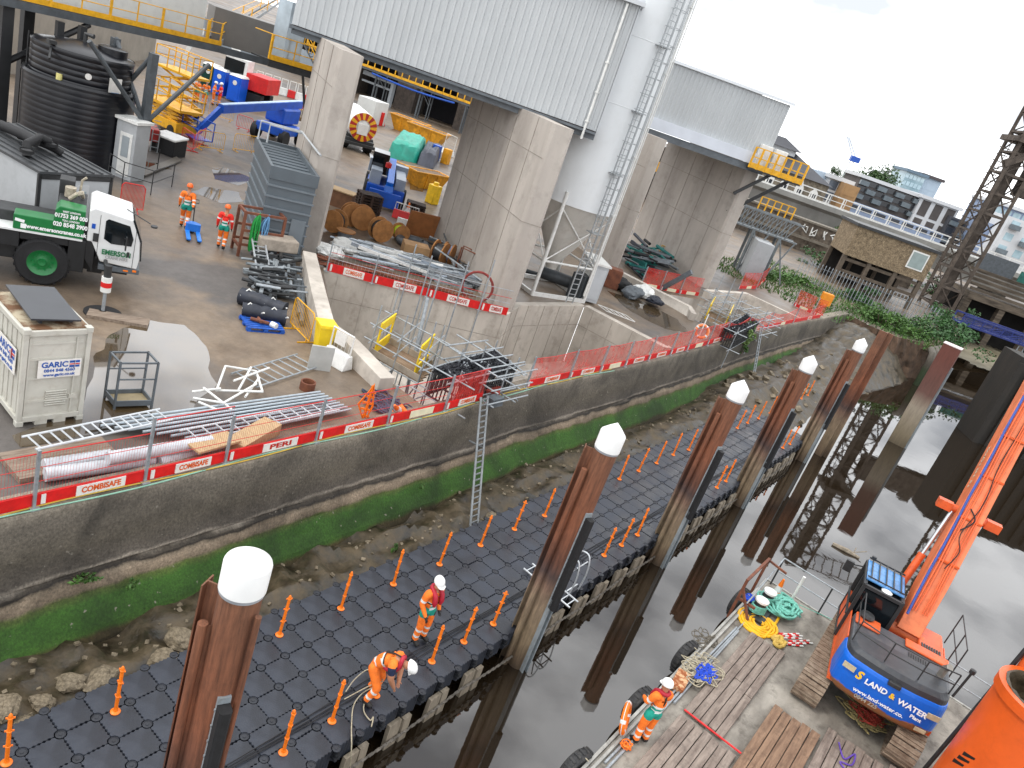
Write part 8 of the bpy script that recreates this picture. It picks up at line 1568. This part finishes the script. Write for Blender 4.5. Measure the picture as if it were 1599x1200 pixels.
for k, (u, v, rad, n, sz, mt_, lb) in enumerate(((1345, 492, (2.2, 1.8, .8), 900, .16, lf1, 'pale green bramble patch at the end corner of the river wall'), (1375, 508, (2.4, 2.0, 1.0), 1100, .16, lf1, 'light green bramble hanging over the bank behind the fifth pile'), (1408, 520, (2.4, 2.0, 1.0), 1200, .16, lf1, 'pale bramble sprawling over the broken brick edge'), (1438, 528, (2.6, 2.0, 1.3), 1300, .17, lf2, 'dark leafy shrub in the middle of the overgrown bank'), (1468, 530, (2.6, 2.2, 1.7), 1700, .18, lf2, 'large dark green bush beside the lone square pile'), (1480, 508, (2.0, 2.0, 1.5), 1000, .18, lf2, 'dark green bush in front of the lattice tower foot'), (1335, 470, (2.2, 1.6, 1.0), 800, .2, lf2, 'small leafy shrub growing through the palisade fence'), (1280, 420, (2.6, 1.5, 1.3), 700, .22, lf2, 'dark shrub at the foot of the graffitied brick wall'), (1240, 440, (3.0, 1.5, .6), 700, .2, lf1, 'low weeds along the left end of the palisade fence'), (1208, 436, (3.0, 1.4, .6), 600, .2, lf1, 'low weeds under the truss footbridge'), (1455, 460, (2.2, 1.6, 1.6), 800, .2, lf2, 'dark bush growing inside the lattice tower base'), (1295, 398, (1.6, 1.0, 1.0), 500, .2, lf1, 'pale shrub sprouting from the old brick wall ledge'))):
    p = G(u, v); shrub(lb, p + V3((0, 0, 2.2 if k == 11 else 0)), rad, n, sz, mt_, 60 + k)
for k, (u, v, z, rad, n, lb) in enumerate(((1160, 540, 1.5, (.5, .9, .8), 500, 'bush growing out of the river wall below the far tower'), (1158, 552, .9, (.35, .6, .5), 250, 'lower tuft hanging under the river wall bush'), (125, 905, .35, (.15, .5, .16), 160, 'low straggling weed on the wall ledge, near left end'), (208, 918, .1, (.1, .14, .16), 60, 'small weed tuft on the algae band left of the first pile'), (617, 862, -.45, (.1, .1, .22), 70, 'tuft of bright grass at the foot of the wall between posts'), (660, 762, .2, (.08, .1, .1), 40, 'tiny pale weed on the algae band'))):
    p = GX(u, v, wx(G(u, v, z).y) + (.18 if z > .3 else .5)) if k < 4 or k == 5 else G(u, v, z); shrub(lb, p, rad, n, .05 if k > 1 else .1, lf1 if k != 0 else leaf_mat('pale willow leaf', '4a6630', '7f9a55'), 80 + k, 'wall_weed', 'weeds on the river wall')
gm_ = M(); rr = random.Random(5)
for k in range(5200):
    u, v = rr.uniform(1195, 1500), 0; p = V3((rr.uniform(-26, -4), rr.uniform(66, 88), 0))
    if p.y > 90 - 0 or p.y < 72 - (p.x + 12) * -.2 and p.x > -12: continue
    h = rr.uniform(.1, .4); a = rr.uniform(0, 6.3); c, s = math.cos(a) * .07, math.sin(a) * .07; q = V3((rr.gauss(0, .1), rr.gauss(0, .1), h)); b = V3((p.x, p.y, ZY)); gm_.face(b - V3((c, s, 0)), b + V3((c, s, 0)), b + q)
tag(ob('grass', gm_, lf1), 'rough grass and weeds on the waste ground behind the wall end', None, None, 'stuff')
# crumbling bank edge below the shrubs, brick fragments, old fender piles
bkm = mat('bank earth and brick', '3a2e22', .9, .4, 1.2, 1, 8, col2='5f4a3a', dirt=.5, dcol='2a2219'); P_ = [V3((wx(YEND) - .3, YEND - .05, 0)), G(1365, 514), G(1400, 528), G(1440, 538), G(1482, 547), G(1505, 512)]; m = M(); pts = []
for i in range(len(P_) - 1):
    for k in range(12): pts.append(P_[i].lerp(P_[i + 1], k / 12))
vs = []
for i, p in enumerate(pts):
    for z in (2.1, 1.6, 1.0, .4, -.2, -1.3): o_ = FW * -(2.0 - z) * .22; nz = noise.noise(V3((i * .5, z * 2, 3))) * .35; vs.append(P3_(p, z) + o_ + FW * nz)
m.add(vs, [(i * 6 + k, i * 6 + k + 1, (i + 1) * 6 + k + 1, (i + 1) * 6 + k) for i in range(len(pts) - 1) for k in range(5)]); tag(ob('bank_face', m, bkm), 'eroded earth and brick face of the bank', None, None, 'structure')
for k in range(6):
    p = G(1432 + k * 7, 600 - k * 2 , -.9); q_ = G(1440 + k * 8, 556 + k * 2, 1.6); m = M(); top = V3((p.x, p.y, 2.0)); m.tube([V3((p.x, p.y, -2)), V3((p.x, p.y, 1.2)), V3((p.x, p.y, 1.9)) - FW * -.25, V3((p.x, p.y, 2.15)) - FW * -.9], [.3, .3, .28, .25], 10); TM('fender_pile', f'old round fender pile green below, {["first", "second", "third", "fourth", "fifth", "sixth"][k]} from the left of the row', 'pile', m, zmat('old fender timber', [(-1, '1d2a12'), (.4, '26331a'), (.9, '3d372e'), (2.2, '5f5a52')], .2, 1, .8) if k == 0 else bpy.data.materials['old fender timber'], None, 'old fender piles at the bank')
fm = [G(1462, 505, -.8), G(1500, 500, -.8), G(1599, 548, -.8), G(1640, 600, -.85), G(1585, 602, -.93), G(1530, 575, -.93), G(1478, 552, -.9)]; m = M(); cpt = sum(fm, V3()) / 7
n_ = 9; vs = [cpt + V3((0, 0, .35))]
for r_ in range(1, n_ + 1):
    for i in range(56): a, b = fm[i // 8], fm[(i // 8 + 1) % 7]; e = a.lerp(b, (i % 8) / 8); f = r_ / n_; q = cpt.lerp(e, f); vs.append(V3((q.x, q.y, -.6 - .48 * f * f + .12 * noise.noise(V3((q.x * .5, q.y * .5, 2))) + .05 * noise.noise(V3((q.x * 2, q.y * 2, 2))))))
m.add(vs, [(0, 1 + i, 1 + (i + 1) % 56) for i in range(56)] + [(1 + (r_ - 1) * 56 + i, 1 + (r_ - 1) * 56 + (i + 1) % 56, 1 + r_ * 56 + (i + 1) % 56, 1 + r_ * 56 + i) for r_ in range(1, n_) for i in range(56)], True); bmf2 = None; tag(ob('mud_bank', m, mat('pale wet mud', '5b5340', .45, .3, .4, .5, 4, col2='8b8470', det=10)), 'pale bare mud bank at the mouth of the creek', None, None, 'structure')
p = G(1516, 688, ZW); zt_ = HZ(1590, 551, p); m = M(); s, d = p.dot(RT), p.dot(FW); zt_ = 5.6; bx(m, s, s + 9, -3, zt_, d, d + 2.5)
for k in range(10): bx(m, s + k * .9, s + k * .9 + .45, -3, zt_ - .4, d - .18, d - .001)
TM('bridge_pier', 'massive dark timbered pier standing in the water at the right edge', 'pier', m, mat('black wet timber', '17140f', .7, .4, 1.5, .5, 10, col2='262019', stretch=(1, 1, .3)))
# ------------------------------------------------------------------ palisade, brick wall, hut, trestle
a, b = G(1238, 437), G(1458, 522); dd_ = b - a; Ln = dd_.length; dd_.normalize(); t = T('palisade_fence', 'long pale grey steel palisade fence in front of the brick hut', 'fence', (a.x, a.y, ZY)); m = M(); k = 0
while k < Ln: c = dd_ * k; m.bar(c, c + V3((0, 0, 2.3)), .13, .05, dd_); m.add([c + dd_ * -.065 + V3((0, 0, 2.3)), c + dd_ * .065 + V3((0, 0, 2.3)), c + V3((0, 0, 2.5))], [(0, 1, 2)]); k += .34
ob('pales', m, mat('palisade grey', '8b9196', .45, .1, 3), t); m = M(); [m.bar(dd_ * .0 + V3((0, 0, z)) - FW * -.08, dd_ * Ln + V3((0, 0, z)) - FW * -.08, .06) for z in (.4, 2.0)]; ob('rails', m, grey_steel, t)
def brick(name, c, c2, sc=1.0):
    m = mat(name, c, .9, .3, 1.3, .3, 30, col2=c2, dirt=.6, dcol='2a2420'); return m
oldb = brick('old dark brick', '40382f', '6b6054'); m = M(); D1 = 112; s0 = SZ(1120, 400, D1)[0]; s1 = SZ(1335, 420, D1)[0]; z1 = SZ(1258, 346, D1)[1]; t = T('brick_wall', 'old dark brick retaining wall with white graffiti along its parapet', 'wall', (0, 0, 0)); bx(m, s0, s1 + 8, 0, z1, D1, D1 + 3); s = s0 + 4
while s < s1: bx(m, s, s + .9, 0, z1 - 1.8, D1 - .5, D1 - .002); s += 7
ob('wall_body', m, oldb, t); m = M(); bx(m, s0, s1 + 8, z1 - 2.3, z1 - 1.95, D1 - .7, D1 - .51); bx(m, s0, s1 + 8, z1, z1 + .25, D1 - .15, D1 + 3); ob('ledge', m, mat('stone ledge', '6d665b', .8, .2, 2), t); m = M(); sg = SZ(1252, 352, D1)[0]; r = random.Random(4)
for k in range(9):
    x = sg + k * 1.35; P_ = [Q(x + r.uniform(0, 1.1), z1 - r.uniform(.25, 1.7), D1 - .02) for _ in range(6)]; m.tube(P_, .09, 5)
ob('graffiti', m, white_paint, t)
m = M(); m.tube([Q(SZ(1300, 300, 115)[0], 5.8, 109), Q(SZ(1330, 300, 115)[0], 5.6, 109)], .3, 8)
D2 = 88; hs0, hz1 = SZ(1343, 354, D2); hs1, hz0 = SZ(1440, 444, D2); hs1b = SZ(1458, 402, D2)[0]; z0h = SZ(1318, 397, D2)[1]; t = T('brick_hut', 'buff brick signal hut with one pale window raised on concrete stilts', 'hut', (0, 0, 0)); sL, sR = SZ(1330, 375, D2)[0], SZ(1450, 425, D2)[0]; zt_h, zb_h = SZ(1343, 354, D2)[1], SZ(1318, 397, D2)[1]; m = M(); bx(m, sL, sR, zb_h, zt_h, D2, D2 + 6)
def bmat():
    m_ = mat('buff brick', '6b5c48', .9, .25, 2.5, .6, 40, col2='8d7c63'); tt_ = m_.node_tree; l = tt_.links.new; b = tt_.nodes['Principled BSDF']; old = b.inputs['Base Color'].links[0].from_socket; tcn = tt_.nodes.new('ShaderNodeTexCoord'); n = tt_.nodes.new('ShaderNodeTexNoise'); n.inputs['Scale'].default_value = 9; n.inputs['Detail'].default_value = 2; l(tcn.outputs['Object'], n.inputs['Vector']); mp_ = tt_.nodes.new('ShaderNodeMapRange'); mp_.inputs[1].default_value = .35; mp_.inputs[2].default_value = .65; mp_.inputs[3].default_value = .55; mp_.inputs[4].default_value = 1.3; l(n.outputs[0], mp_.inputs[0]); sc__ = tt_.nodes.new('ShaderNodeVectorMath'); sc__.operation = 'SCALE'; l(old, sc__.inputs[0]); l(mp_.outputs[0], sc__.inputs['Scale']); l(sc__.outputs[0], b.inputs['Base Color']); return m_
ob('brick_body', m, bmat(), t); m = M(); bx(m, sL - .2, sR + .2, zt_h, zt_h + .3, D2 - .2, D2 + 6.2); ob('roof', m, dark_steel, t); m = M(); wa, wb_ = SZ(1424, 392, D2), SZ(1450, 414, D2); bx(m, sR - 2.6, sR - .7, zb_h + .9, zt_h - .4, D2 - .06, D2 - .001); wf = ob('window', m, white_paint, t); m = M(); bx(m, sR - 2.45, sR - .85, zb_h + 1.05, zt_h - .55, D2 - .09, D2 - .061); ob('pane', m, mat('hut window glass', '7f8d8b', .15, .1, 2), wf)
m = M(); stm = mat('weathered stilt concrete', '554b40', .9, .25, 2)
for f in (.02, .33, .66, .98):
    for d in (D2 + .1, D2 + 5.6): s = sL + (sR - sL) * f; m = M(); bx(m, s - .22, s + .22, ZY - .5, zb_h - .01, d, d + .45); ob('stilt', m, stm, t)
m = M()
for z in (zb_h - .6, zb_h - 1.9, ZY + 1.0): bx(m, sL, sR, z, z + .32, D2 + .2, D2 + .5)
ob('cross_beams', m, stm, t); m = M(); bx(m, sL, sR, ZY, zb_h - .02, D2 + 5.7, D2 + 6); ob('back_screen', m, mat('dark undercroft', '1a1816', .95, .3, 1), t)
# concrete viaduct with white railing
D3 = 124; vt = T('road_viaduct', 'grey concrete viaduct with a white tubular railing crossing the background', 'viaduct', (0, 0, 0)); za = SZ(1337, 337, D3)[1]; zr = SZ(1337, 318, D3)[1]; zbm = SZ(1300, 365, D3)[1]; m = M(); s0, s1 = -15, 115; vc = mat('viaduct concrete', '7c7b77', .8, .15, .4, .1, 10, col2='93928d', stretch=(1, 1, .3))
poly = [(D3 - 1.2, za), (D3 - 1.2, za - .7), (D3 - .4, za - 1.2), (D3 + .3, zbm), (D3 + 9, zbm), (D3 + 10, za)]; m.prism(poly, s0, s1, lambda d, z, e: tuple(Q(e, z, d))); ob('deck_girder', m, vc, vt); m = M(); m2 = M(); s = s0; k = 0
while s < s1:
    for d in (D3 - 1.0,): m.bar(Q(s, za, d), Q(s, zr, d), .16); m.bar(Q(s + .35, za, d), Q(s + .35, zr, d), .09)
    s += 2.4; k += 1
for z in (zr, za + (zr - za) * .55): m.bar(Q(s0, z, D3 - 1.0), Q(s1, z, D3 - 1.0), .16 if z == zr else .1)
m.bar(Q(s0, za + .12, D3 - 1.05), Q(s1, za + .12, D3 - 1.05), .1, .2); ob('railing', m, white_paint, vt); m = M()
for s in (5, 38, 66, 95): bx(m, s, s + 2.2, -2, zbm - .01, D3 + 2, D3 + 7)
ob('pier_column', m, vc, vt)
# lattice tower and jetty gantry (its upper parts show mostly in the water)
twm = mat('brown weathered steel', '3a322b', .8, .3, 1.5, .3, 12, col2='5a5047', dirt=.4, dcol='2a1f18'); D4 = 98; sA, sB = SZ(1440, 492, D4)[0], SZ(1484, 490, D4)[0]
def lattice(name, lab, s0, s1, d0, d1, z0, z1, st):
    t = T(name, lab, 'tower', (0, 0, 0)); m = M()
    for s in (s0, s1):
        for d in (d0, d1): m.bar(Q(s, z0, d), Q(s, z1, d), .38)
    ob('columns', m, twm, t); m = M(); z = z0 + 1.6; k = 0
    while z < z1 - .2:
        for d in (d0, d1): m.bar(Q(s0, z, d), Q(s1, z, d), .28); a_, b_ = (s0, s1) if k % 2 else (s1, s0); m.bar(Q(a_, z, d), Q(b_, min(z + st, z1), d), .13)
        for s in (s0, s1): m.bar(Q(s, z, d0), Q(s, z, d1), .24); m.bar(Q(s, z, d0 if k % 2 else d1), Q(s, min(z + st, z1), d1 if k % 2 else d0), .13)
        z += st; k += 1
    ob('bracing', m, twm, t); return t
tw = lattice('lattice_tower', 'tall brown lattice tower with an outside ladder rising out of the bank', sA + .3, sB, D4, D4 + 3.4, 1, 36, 2.35); m = M(); sl0 = SZ(1515, 300, D4)[0] - .2
for s in (sA - 1.3, sA - .6): m.bar(Q(s, 5, D4), Q(s, 23, D4), .07)
z = 5
while z < 23: m.bar(Q(sA - 1.6, z, D4), Q(sA - .3, z, D4), .1); z += .75
ob('ladder', m, twm, tw); m = M(); bx(m, (sA + sB) / 2 - .6, (sA + sB) / 2 + .5, 3, 36, D4 + 1.2, D4 + 2.2); ob('inner_trunk', m, twm, tw); m = M(); bx(m, sA - .4, sB + .6, 22.6, 23.2, D4 - .5, D4 + 3.8); m.bar(Q(sA - .2, 20, D4), Q(sB + 3, 25, D4), .5, .8); ob('head_plate', m, twm, tw)
tw2 = lattice('lattice_tower', 'second brown lattice tower beyond the right edge, seen reflected in the water', 62.5, 65.5, D4, D4 + 3.4, -1, 36, 2.6); g_ = T('jetty_gantry', 'dark overhead gantry girders spanning between the lattice towers', 'gantry', (0, 0, 0)); m = M(); bx(m, sB + .3, 62.3, 17.2, 20.4, D4 + .5, D4 + 2.5); [bx(m, sB + 3 + k * 4, sB + 4.2 + k * 4, 20.41, 21.4, D4 + .8, D4 + 2.2) for k in range(2)]; ob('main_girder', m, twm, g_); m = M(); [m.bar(Q(sB + .3, z, D4 + .3), Q(62.3, z, D4 + .3), .2) for z in (33, 35.5)]; [m.bar(Q(sB + .5 + k * 1.3, 33, D4 + .3), Q(sB + 1.15 + k * 1.3, 35.5, D4 + .3), .12) for k in range(9)]; ob('top_truss', m, twm, g_)
# timber jetty under the viaduct, footbridge
jt = T('timber_jetty', 'dark old timber and concrete jetty below the viaduct at the right', 'jetty', (0, 0, 0)); D5 = 101; sj = SZ(1500, 480, D5)[0]; jm = mat('old jetty timber', '3b332a', .9, .35, 1.2, .4, 10, col2='6a5f52', stretch=(.4, .4, 3)); m = M(); zj = SZ(1510, 462, D5)[1]
for k in range(5): bx(m, sj, sj + 40, zj + .9 - k * .02 + k * .55, zj + 1.25 + k * .55, D5 + k * .7, D5 + k * .7 + .5)
bx(m, sj, sj + 40, zj - .2, zj + .7, D5 - .2, D5 + 5); s = sj
while s < sj + 40: bx(m, s, s + .8, -2, zj - .21, D5, D5 + .8); s += 4.5
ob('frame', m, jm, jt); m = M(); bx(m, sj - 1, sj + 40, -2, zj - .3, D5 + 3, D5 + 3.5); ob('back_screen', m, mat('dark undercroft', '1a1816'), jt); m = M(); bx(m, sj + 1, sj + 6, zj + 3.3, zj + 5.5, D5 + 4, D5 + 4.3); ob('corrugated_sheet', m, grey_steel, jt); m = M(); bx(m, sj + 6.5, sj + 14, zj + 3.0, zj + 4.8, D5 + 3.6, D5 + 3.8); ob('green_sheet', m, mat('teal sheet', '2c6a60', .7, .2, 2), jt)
blm = mat('navy bridge paint', '1b2a6b', .5, .15, 2, dirt=.3); D6 = 84; (q0, zq0), (q1, zq1) = SZ(1500, 505, D6), SZ(1620, 552, D6); zl, zh = SZ(1500, 505, D6)[1], SZ(1500, 490, D6)[1]; t = T('blue_footbridge', 'navy blue steel footbridge with mesh sides over the creek', 'footbridge', (0, 0, 0)); m = M()
for d in (D6, D6 + 2):
    for z in (zl, zh): m.bar(Q(q0, z, d), Q(q1 + 14, z, d), .16)
    s = q0
    while s < q1 + 14: m.bar(Q(s, zl, d), Q(s, zh, d), .14); m.bar(Q(s, zl, d), Q(s + 2.2, zh, d), .06); s += 2.2
bx(m, q0, q1 + 14, zl - .1, zl - .02, D6, D6 + 2); ob('truss', m, blm, t); m = M(); vs_ = [Q(q0, zl, D6 - .01), Q(q1 + 14, zl, D6 - .01), Q(q1 + 14, zh, D6 - .01), Q(q0, zh, D6 - .01)]; m.face(*vs_); ob('mesh_side', m, net_mat('navy mesh', '22306e', .6), t); m = M(); [m.bar(Q(q0 + 7 + k, -1.5, D6 + .5), Q(q0 + 7 + k, zl, D6 + .5), .12) for k in (0, .6)]; [m.bar(Q(q0 + 7, -1 + k * .4, D6 + .5), Q(q0 + 7.6, -1 + k * .4, D6 + .5), .08) for k in range(6)]; ob('ladder', m, galv, t)
# ------------------------------------------------------------------ skyline
wh_r = mat('white render', 'c2c4c6', .7, .05, .3); dk_w = mat('dark window band', '2b2f36', .2, .3, .5, spec=.6); gl_t = mat('teal glass', '7f9aa4', .15, .25, .3, spec=.6, col2='a8c0c8'); bl_r = mat('blue grey cladding', '7d8ca6', .6, .08, .3); bkg = mat('brown grey brick', '4f4a48', .85, .2, .3); rfd = mat('dark slate roof', '3a3b40', .6, .15, .3); tanm = mat('tan cladding', '94744f', .8, .15, .5)
def block(lab, name, d, px, body, rows, cols, win, dep=14, m_=.25, roof=None, zbase=2, balc=None, wh=.6):
    (s0, z1), (s1, _) = SZ(*px[0], d), SZ(*px[1], d); t = T(name, lab, 'building', (0, 0, 0)); m = M(); bx(m, s0, s1, zbase, z1, d, d + dep); ob('walls', m, body, t); zlo = SZ(*px[2], d)[1] if len(px) > 2 else zbase + 2; rh = (z1 - zlo) / rows; cw_ = (s1 - s0) / cols
    for r in range(rows):
        for c in range(cols):
            a0, a1 = s0 + c * cw_ + cw_ * m_ / 2, s0 + (c + 1) * cw_ - cw_ * m_ / 2; b1 = z1 - r * rh - rh * (1 - wh) * .5; b0 = b1 - rh * wh; m = M(); bx(m, a0, a1, b0, b1, d - .06, d - .002); ob('window', m, win, t)
            if balc and (r + c) % 2 == 0: m = M(); bx(m, a0 - .1, a1 + .1, b0 - .2, b0 + .9, d - 1.2, d - .061); ob('balcony', m, balc, t)
    if roof: m = M(); bx(m, s0 - .5, s1 + .5, z1, z1 + .8, d - .8, d + dep); ob('roof', m, roof, t)
    return t
block('long white apartment block with dark recessed balconies', 'apartment_block', 210, ((1345, 277), (1447, 300), (1345, 312)), bkg, 3, 7, dk_w, roof=wh_r, m_=.12, balc=mat('glass balcony', '5c666c', .3, .2, 1), wh=.7)
block('white framed end bays of the long apartment block', 'apartment_block', 208, ((1440, 309), (1500, 325), (1440, 372)), wh_r, 2, 3, bkg, m_=.35, roof=wh_r, wh=.85)
block('dark apartment wing beside the lattice tower', 'apartment_block', 206, ((1486, 338), (1545, 350), (1486, 385)), mat('charcoal brick', '3f4046', .8, .15, .4), 3, 4, dk_w, roof=None, balc=mat('glass balcony', '5c666c'))
block('low blue grey building with dark strip windows in front of the apartments', 'office_building', 185, ((1322, 312), (1475, 365), (1322, 326)), bl_r, 1, 7, dk_w, 10, .2, None, 2, None, .5)
block('glass fronted block rising above the apartment roof', 'glass_block', 250, ((1417, 268), (1445, 280), (1417, 293)), gl_t, 2, 5, mat('glass pane', 'b5cdd6', .1, .1, 1, spec=.7), 12, .2, mat('block cap', '5f7383', .6)); block('pale stair core of the glass block with a dark cap', 'glass_block', 252, ((1442, 275), (1468, 290), (1442, 300)), mat('pale core', 'aebfce', .6, .06, .3), 1, 1, mat('pale core', 'aebfce'), 12, .3, mat('dark cap', '4a4446', .7))
block('teal glazed office at the right edge behind the tower', 'office_building', 215, ((1556, 318), (1640, 350), (1556, 372)), bl_r, 3, 6, gl_t, 14, .2, wh_r); block('white apartment block with glass balconies at the right edge', 'apartment_block', 190, ((1578, 338), (1650, 370), (1578, 405)), wh_r, 3, 3, gl_t, 12, .5, None, 2, mat('glass balcony', '5c666c')); block('blue clad flats between tower and white block', 'apartment_block', 195, ((1550, 350), (1582, 360), (1550, 410)), bl_r, 4, 2, dk_w, 12, .45)
# brick school with slate roof
D7 = 160; (e0, ez), (e1, _) = SZ(1180, 262, D7), SZ(1296, 290, D7); ez = SZ(1290, 290, D7)[1]; rz_ = SZ(1215, 218, D7)[1]; t = T('brick_school', 'dark roofed brick building with white pointed windows behind the viaduct', 'building', (0, 0, 0)); m = M(); bx(m, e0 - 12, e1, 2, ez, D7, D7 + 16); ob('walls', m, brick('grey stock brick', '5d564b', '857c6c'), t); m = M(); vs = [Q(e0 - 13, ez, D7 - .6), Q(e1 + .6, ez, D7 - .6), Q(e1 + .6, ez, D7 + 16), Q(e0 - 13, ez, D7 + 16), Q(e0 - 13, rz_ - 1.2, D7 + 7), Q(e1 - 7, rz_ - 1.2, D7 + 7)]; m.add(vs, [(0, 1, 5, 4), (1, 2, 5), (2, 3, 4, 5), (0, 4, 3), (0, 3, 2, 1)]); ob('roof', m, rfd, t); m = M(); bx(m, e0 - 13, e1 - 7.5, rz_ - 2.0, rz_ - .9, D7 + 5, D7 + 9); ob('louvre_band', m, wh_r, t); m = M(); vs = [Q(e0 - 13, rz_ - .9, D7 + 4), Q(e1 - 6.5, rz_ - .9, D7 + 4), Q(e1 - 6.5, rz_ - .9, D7 + 10), Q(e0 - 13, rz_ - .9, D7 + 10), Q(e0 - 13, rz_ + .9, D7 + 7), Q(e1 - 10, rz_ + .9, D7 + 7)]; m.add(vs, [(0, 1, 5, 4), (1, 2, 5), (2, 3, 4, 5), (0, 4, 3), (0, 3, 2, 1)]); ob('upper_roof', m, rfd, t)
for k in range(6):
    s = e1 - 2.2 - k * 3.0; m = M(); hgt = 1.7 if k % 2 else .9; pl = [(s - .8, ez - 4.2), (s + .8, ez - 4.2), (s + .8, ez - 2.0), (s, ez - 2.0 + hgt), (s - .8, ez - 2.0)]; m.prism(pl, D7 - .1, D7 - .01, lambda x, z, e: tuple(Q(x, z, e))); w_ = ob('window', m, white_paint, t); m = M(); bx(m, s - .5, s + .5, ez - 3.9, ez - 2.2, D7 - .15, D7 - .11); ob('pane', m, dk_w, w_)
block('pale blue grey gabled building between school and white house', 'gabled_building', 175, ((1265, 262), (1298, 272), (1265, 290)), mat('pale blue cladding', 'a9b8c6', .6, .06, .3), 1, 1, mat('pale blue cladding', 'a9b8c6'), 10); block('white framed modern house with dark windows beside the tan wall', 'modern_house', 172, ((1297, 278), (1328, 290), (1297, 318)), wh_r, 2, 2, mat('grey blue window', '55606e', .2, .2, 1, spec=.6), 10, .2, wh_r, wh=.8); block('tan clad building with a small white chimney', 'tan_building', 168, ((1321, 286), (1344, 294), (1321, 310)), tanm, 1, 1, tanm, 8)
def tree(lab, u, v, d, rpx, seed):
    r = rpx * d / 1200; s, z = SZ(u, v, d); p = Q(s, 2, d); t = T('tree', lab, 'tree', p, 0, 'trees behind the apartments'); m = M(); leaves(m, V3((0, 0, z - 2)), (r * 1.05, r * 1.05, r * .95), 2600, r * .09, seed); ob('crown', m, lf3, t); m = M(); m.tube([(0, 0, 0), (0, .1, (z - 2) * .6), (.2, 0, z - 2)], [r * .1, r * .07, r * .03], 8); [m.tube([(0, .1, (z - 2) * .55), (r * .5 * math.cos(k), r * .5 * math.sin(k), z - 2 + r * .2 * math.sin(k * 3))], [r * .05, r * .02], 6) for k in range(6)]; ob('trunk', m, bark, t)
tree('large round dark green tree above the apartment roof', 1366, 281, 236, 26, 1); tree('small round tree left of the tower crane', 1305, 270, 228, 9, 2); tree('mid sized green tree right of the tower crane', 1332, 283, 232, 14, 3); tree('green tree partly hidden behind the large round one', 1350, 290, 240, 16, 4)
D8 = 320; (sc0, zc0), (sc1, zc1) = SZ(1326, 262, D8), SZ(1337, 221, D8); t = T('tower_crane', 'distant blue and white luffing tower crane on the skyline', 'tower crane', (0, 0, 0)); m = M()
for o_ in (-.7, .7): m.bar(Q(sc0 + o_, 2, D8), Q(sc0 + o_, zc0 + 3, D8), .3)
z = 4
while z < zc0 + 2: m.bar(Q(sc0 - .7, z, D8), Q(sc0 + .7, z + 1.6, D8), .2); z += 1.6
ob('mast', m, mat('crane pale', 'b9c3cf', .5, .1, 1), t); m = M(); bx(m, sc0 - 1.2, sc0 + 2.4, zc0 + 2.4, zc0 + 4.4, D8 - 1, D8 + 1); ob('cab', m, blue_paint, t); m = M(); a_, b_ = Q(sc0, zc0 + 4, D8), Q(SZ(1338, 219, D8)[0] - 3.5, SZ(1338, 219, D8)[1], D8); [m.bar(a_ + RT * o, b_ + RT * o * .5, .3) for o in (-.7, .7)]; [m.bar(a_.lerp(b_, k / 10) - RT * .6, a_.lerp(b_, (k + 1) / 10) + RT * .6, .2) for k in range(10)]; c_ = Q(SZ(1317, 249, D8)[0], SZ(1317, 249, D8)[1], D8); m.bar(b_.lerp(a_, .3), c_, .12); ob('jib', m, mat('crane pale', 'b9c3cf'), t)
m = M(); bx(m, -60, 10, 2, 8.5, 300, 310); TM('far_building_row', 'low pale row of buildings far beyond the yard', 'building', m, mat('far pale', '8d9298', .7, .1, .2))
# yard end: orange panel and barrier, far side small things
p = G(1285, 478); m = M(); m.box((p.x, p.y, ZY + .6), (1.0, .5, 1.2), .6); TM('orange_box', 'orange box standing on the grass near the wall end', 'box', m, mat('amber plastic', 'e08a1c', .5, .1, 3), bevel=.05)  # plain orange box for the upright orange panel, purpose unknown
for k, (a, b) in enumerate((((1238, 478), (1265, 490)), ((1152, 452), (1180, 452)), ((1180, 452), (1194, 440)), ((1268, 492), (1283, 497)))): bay(G(*a), G(*b), ['red netted barrier bay in front of the orange box', 'red netted bay facing the truss footbridge, left panel', 'red netted bay facing the truss footbridge, right panel', 'last red netted bay at the very end of the wall'][k], '', z=ZY, hgt=1.4, style='net', grp='edge boards beyond the far dock')
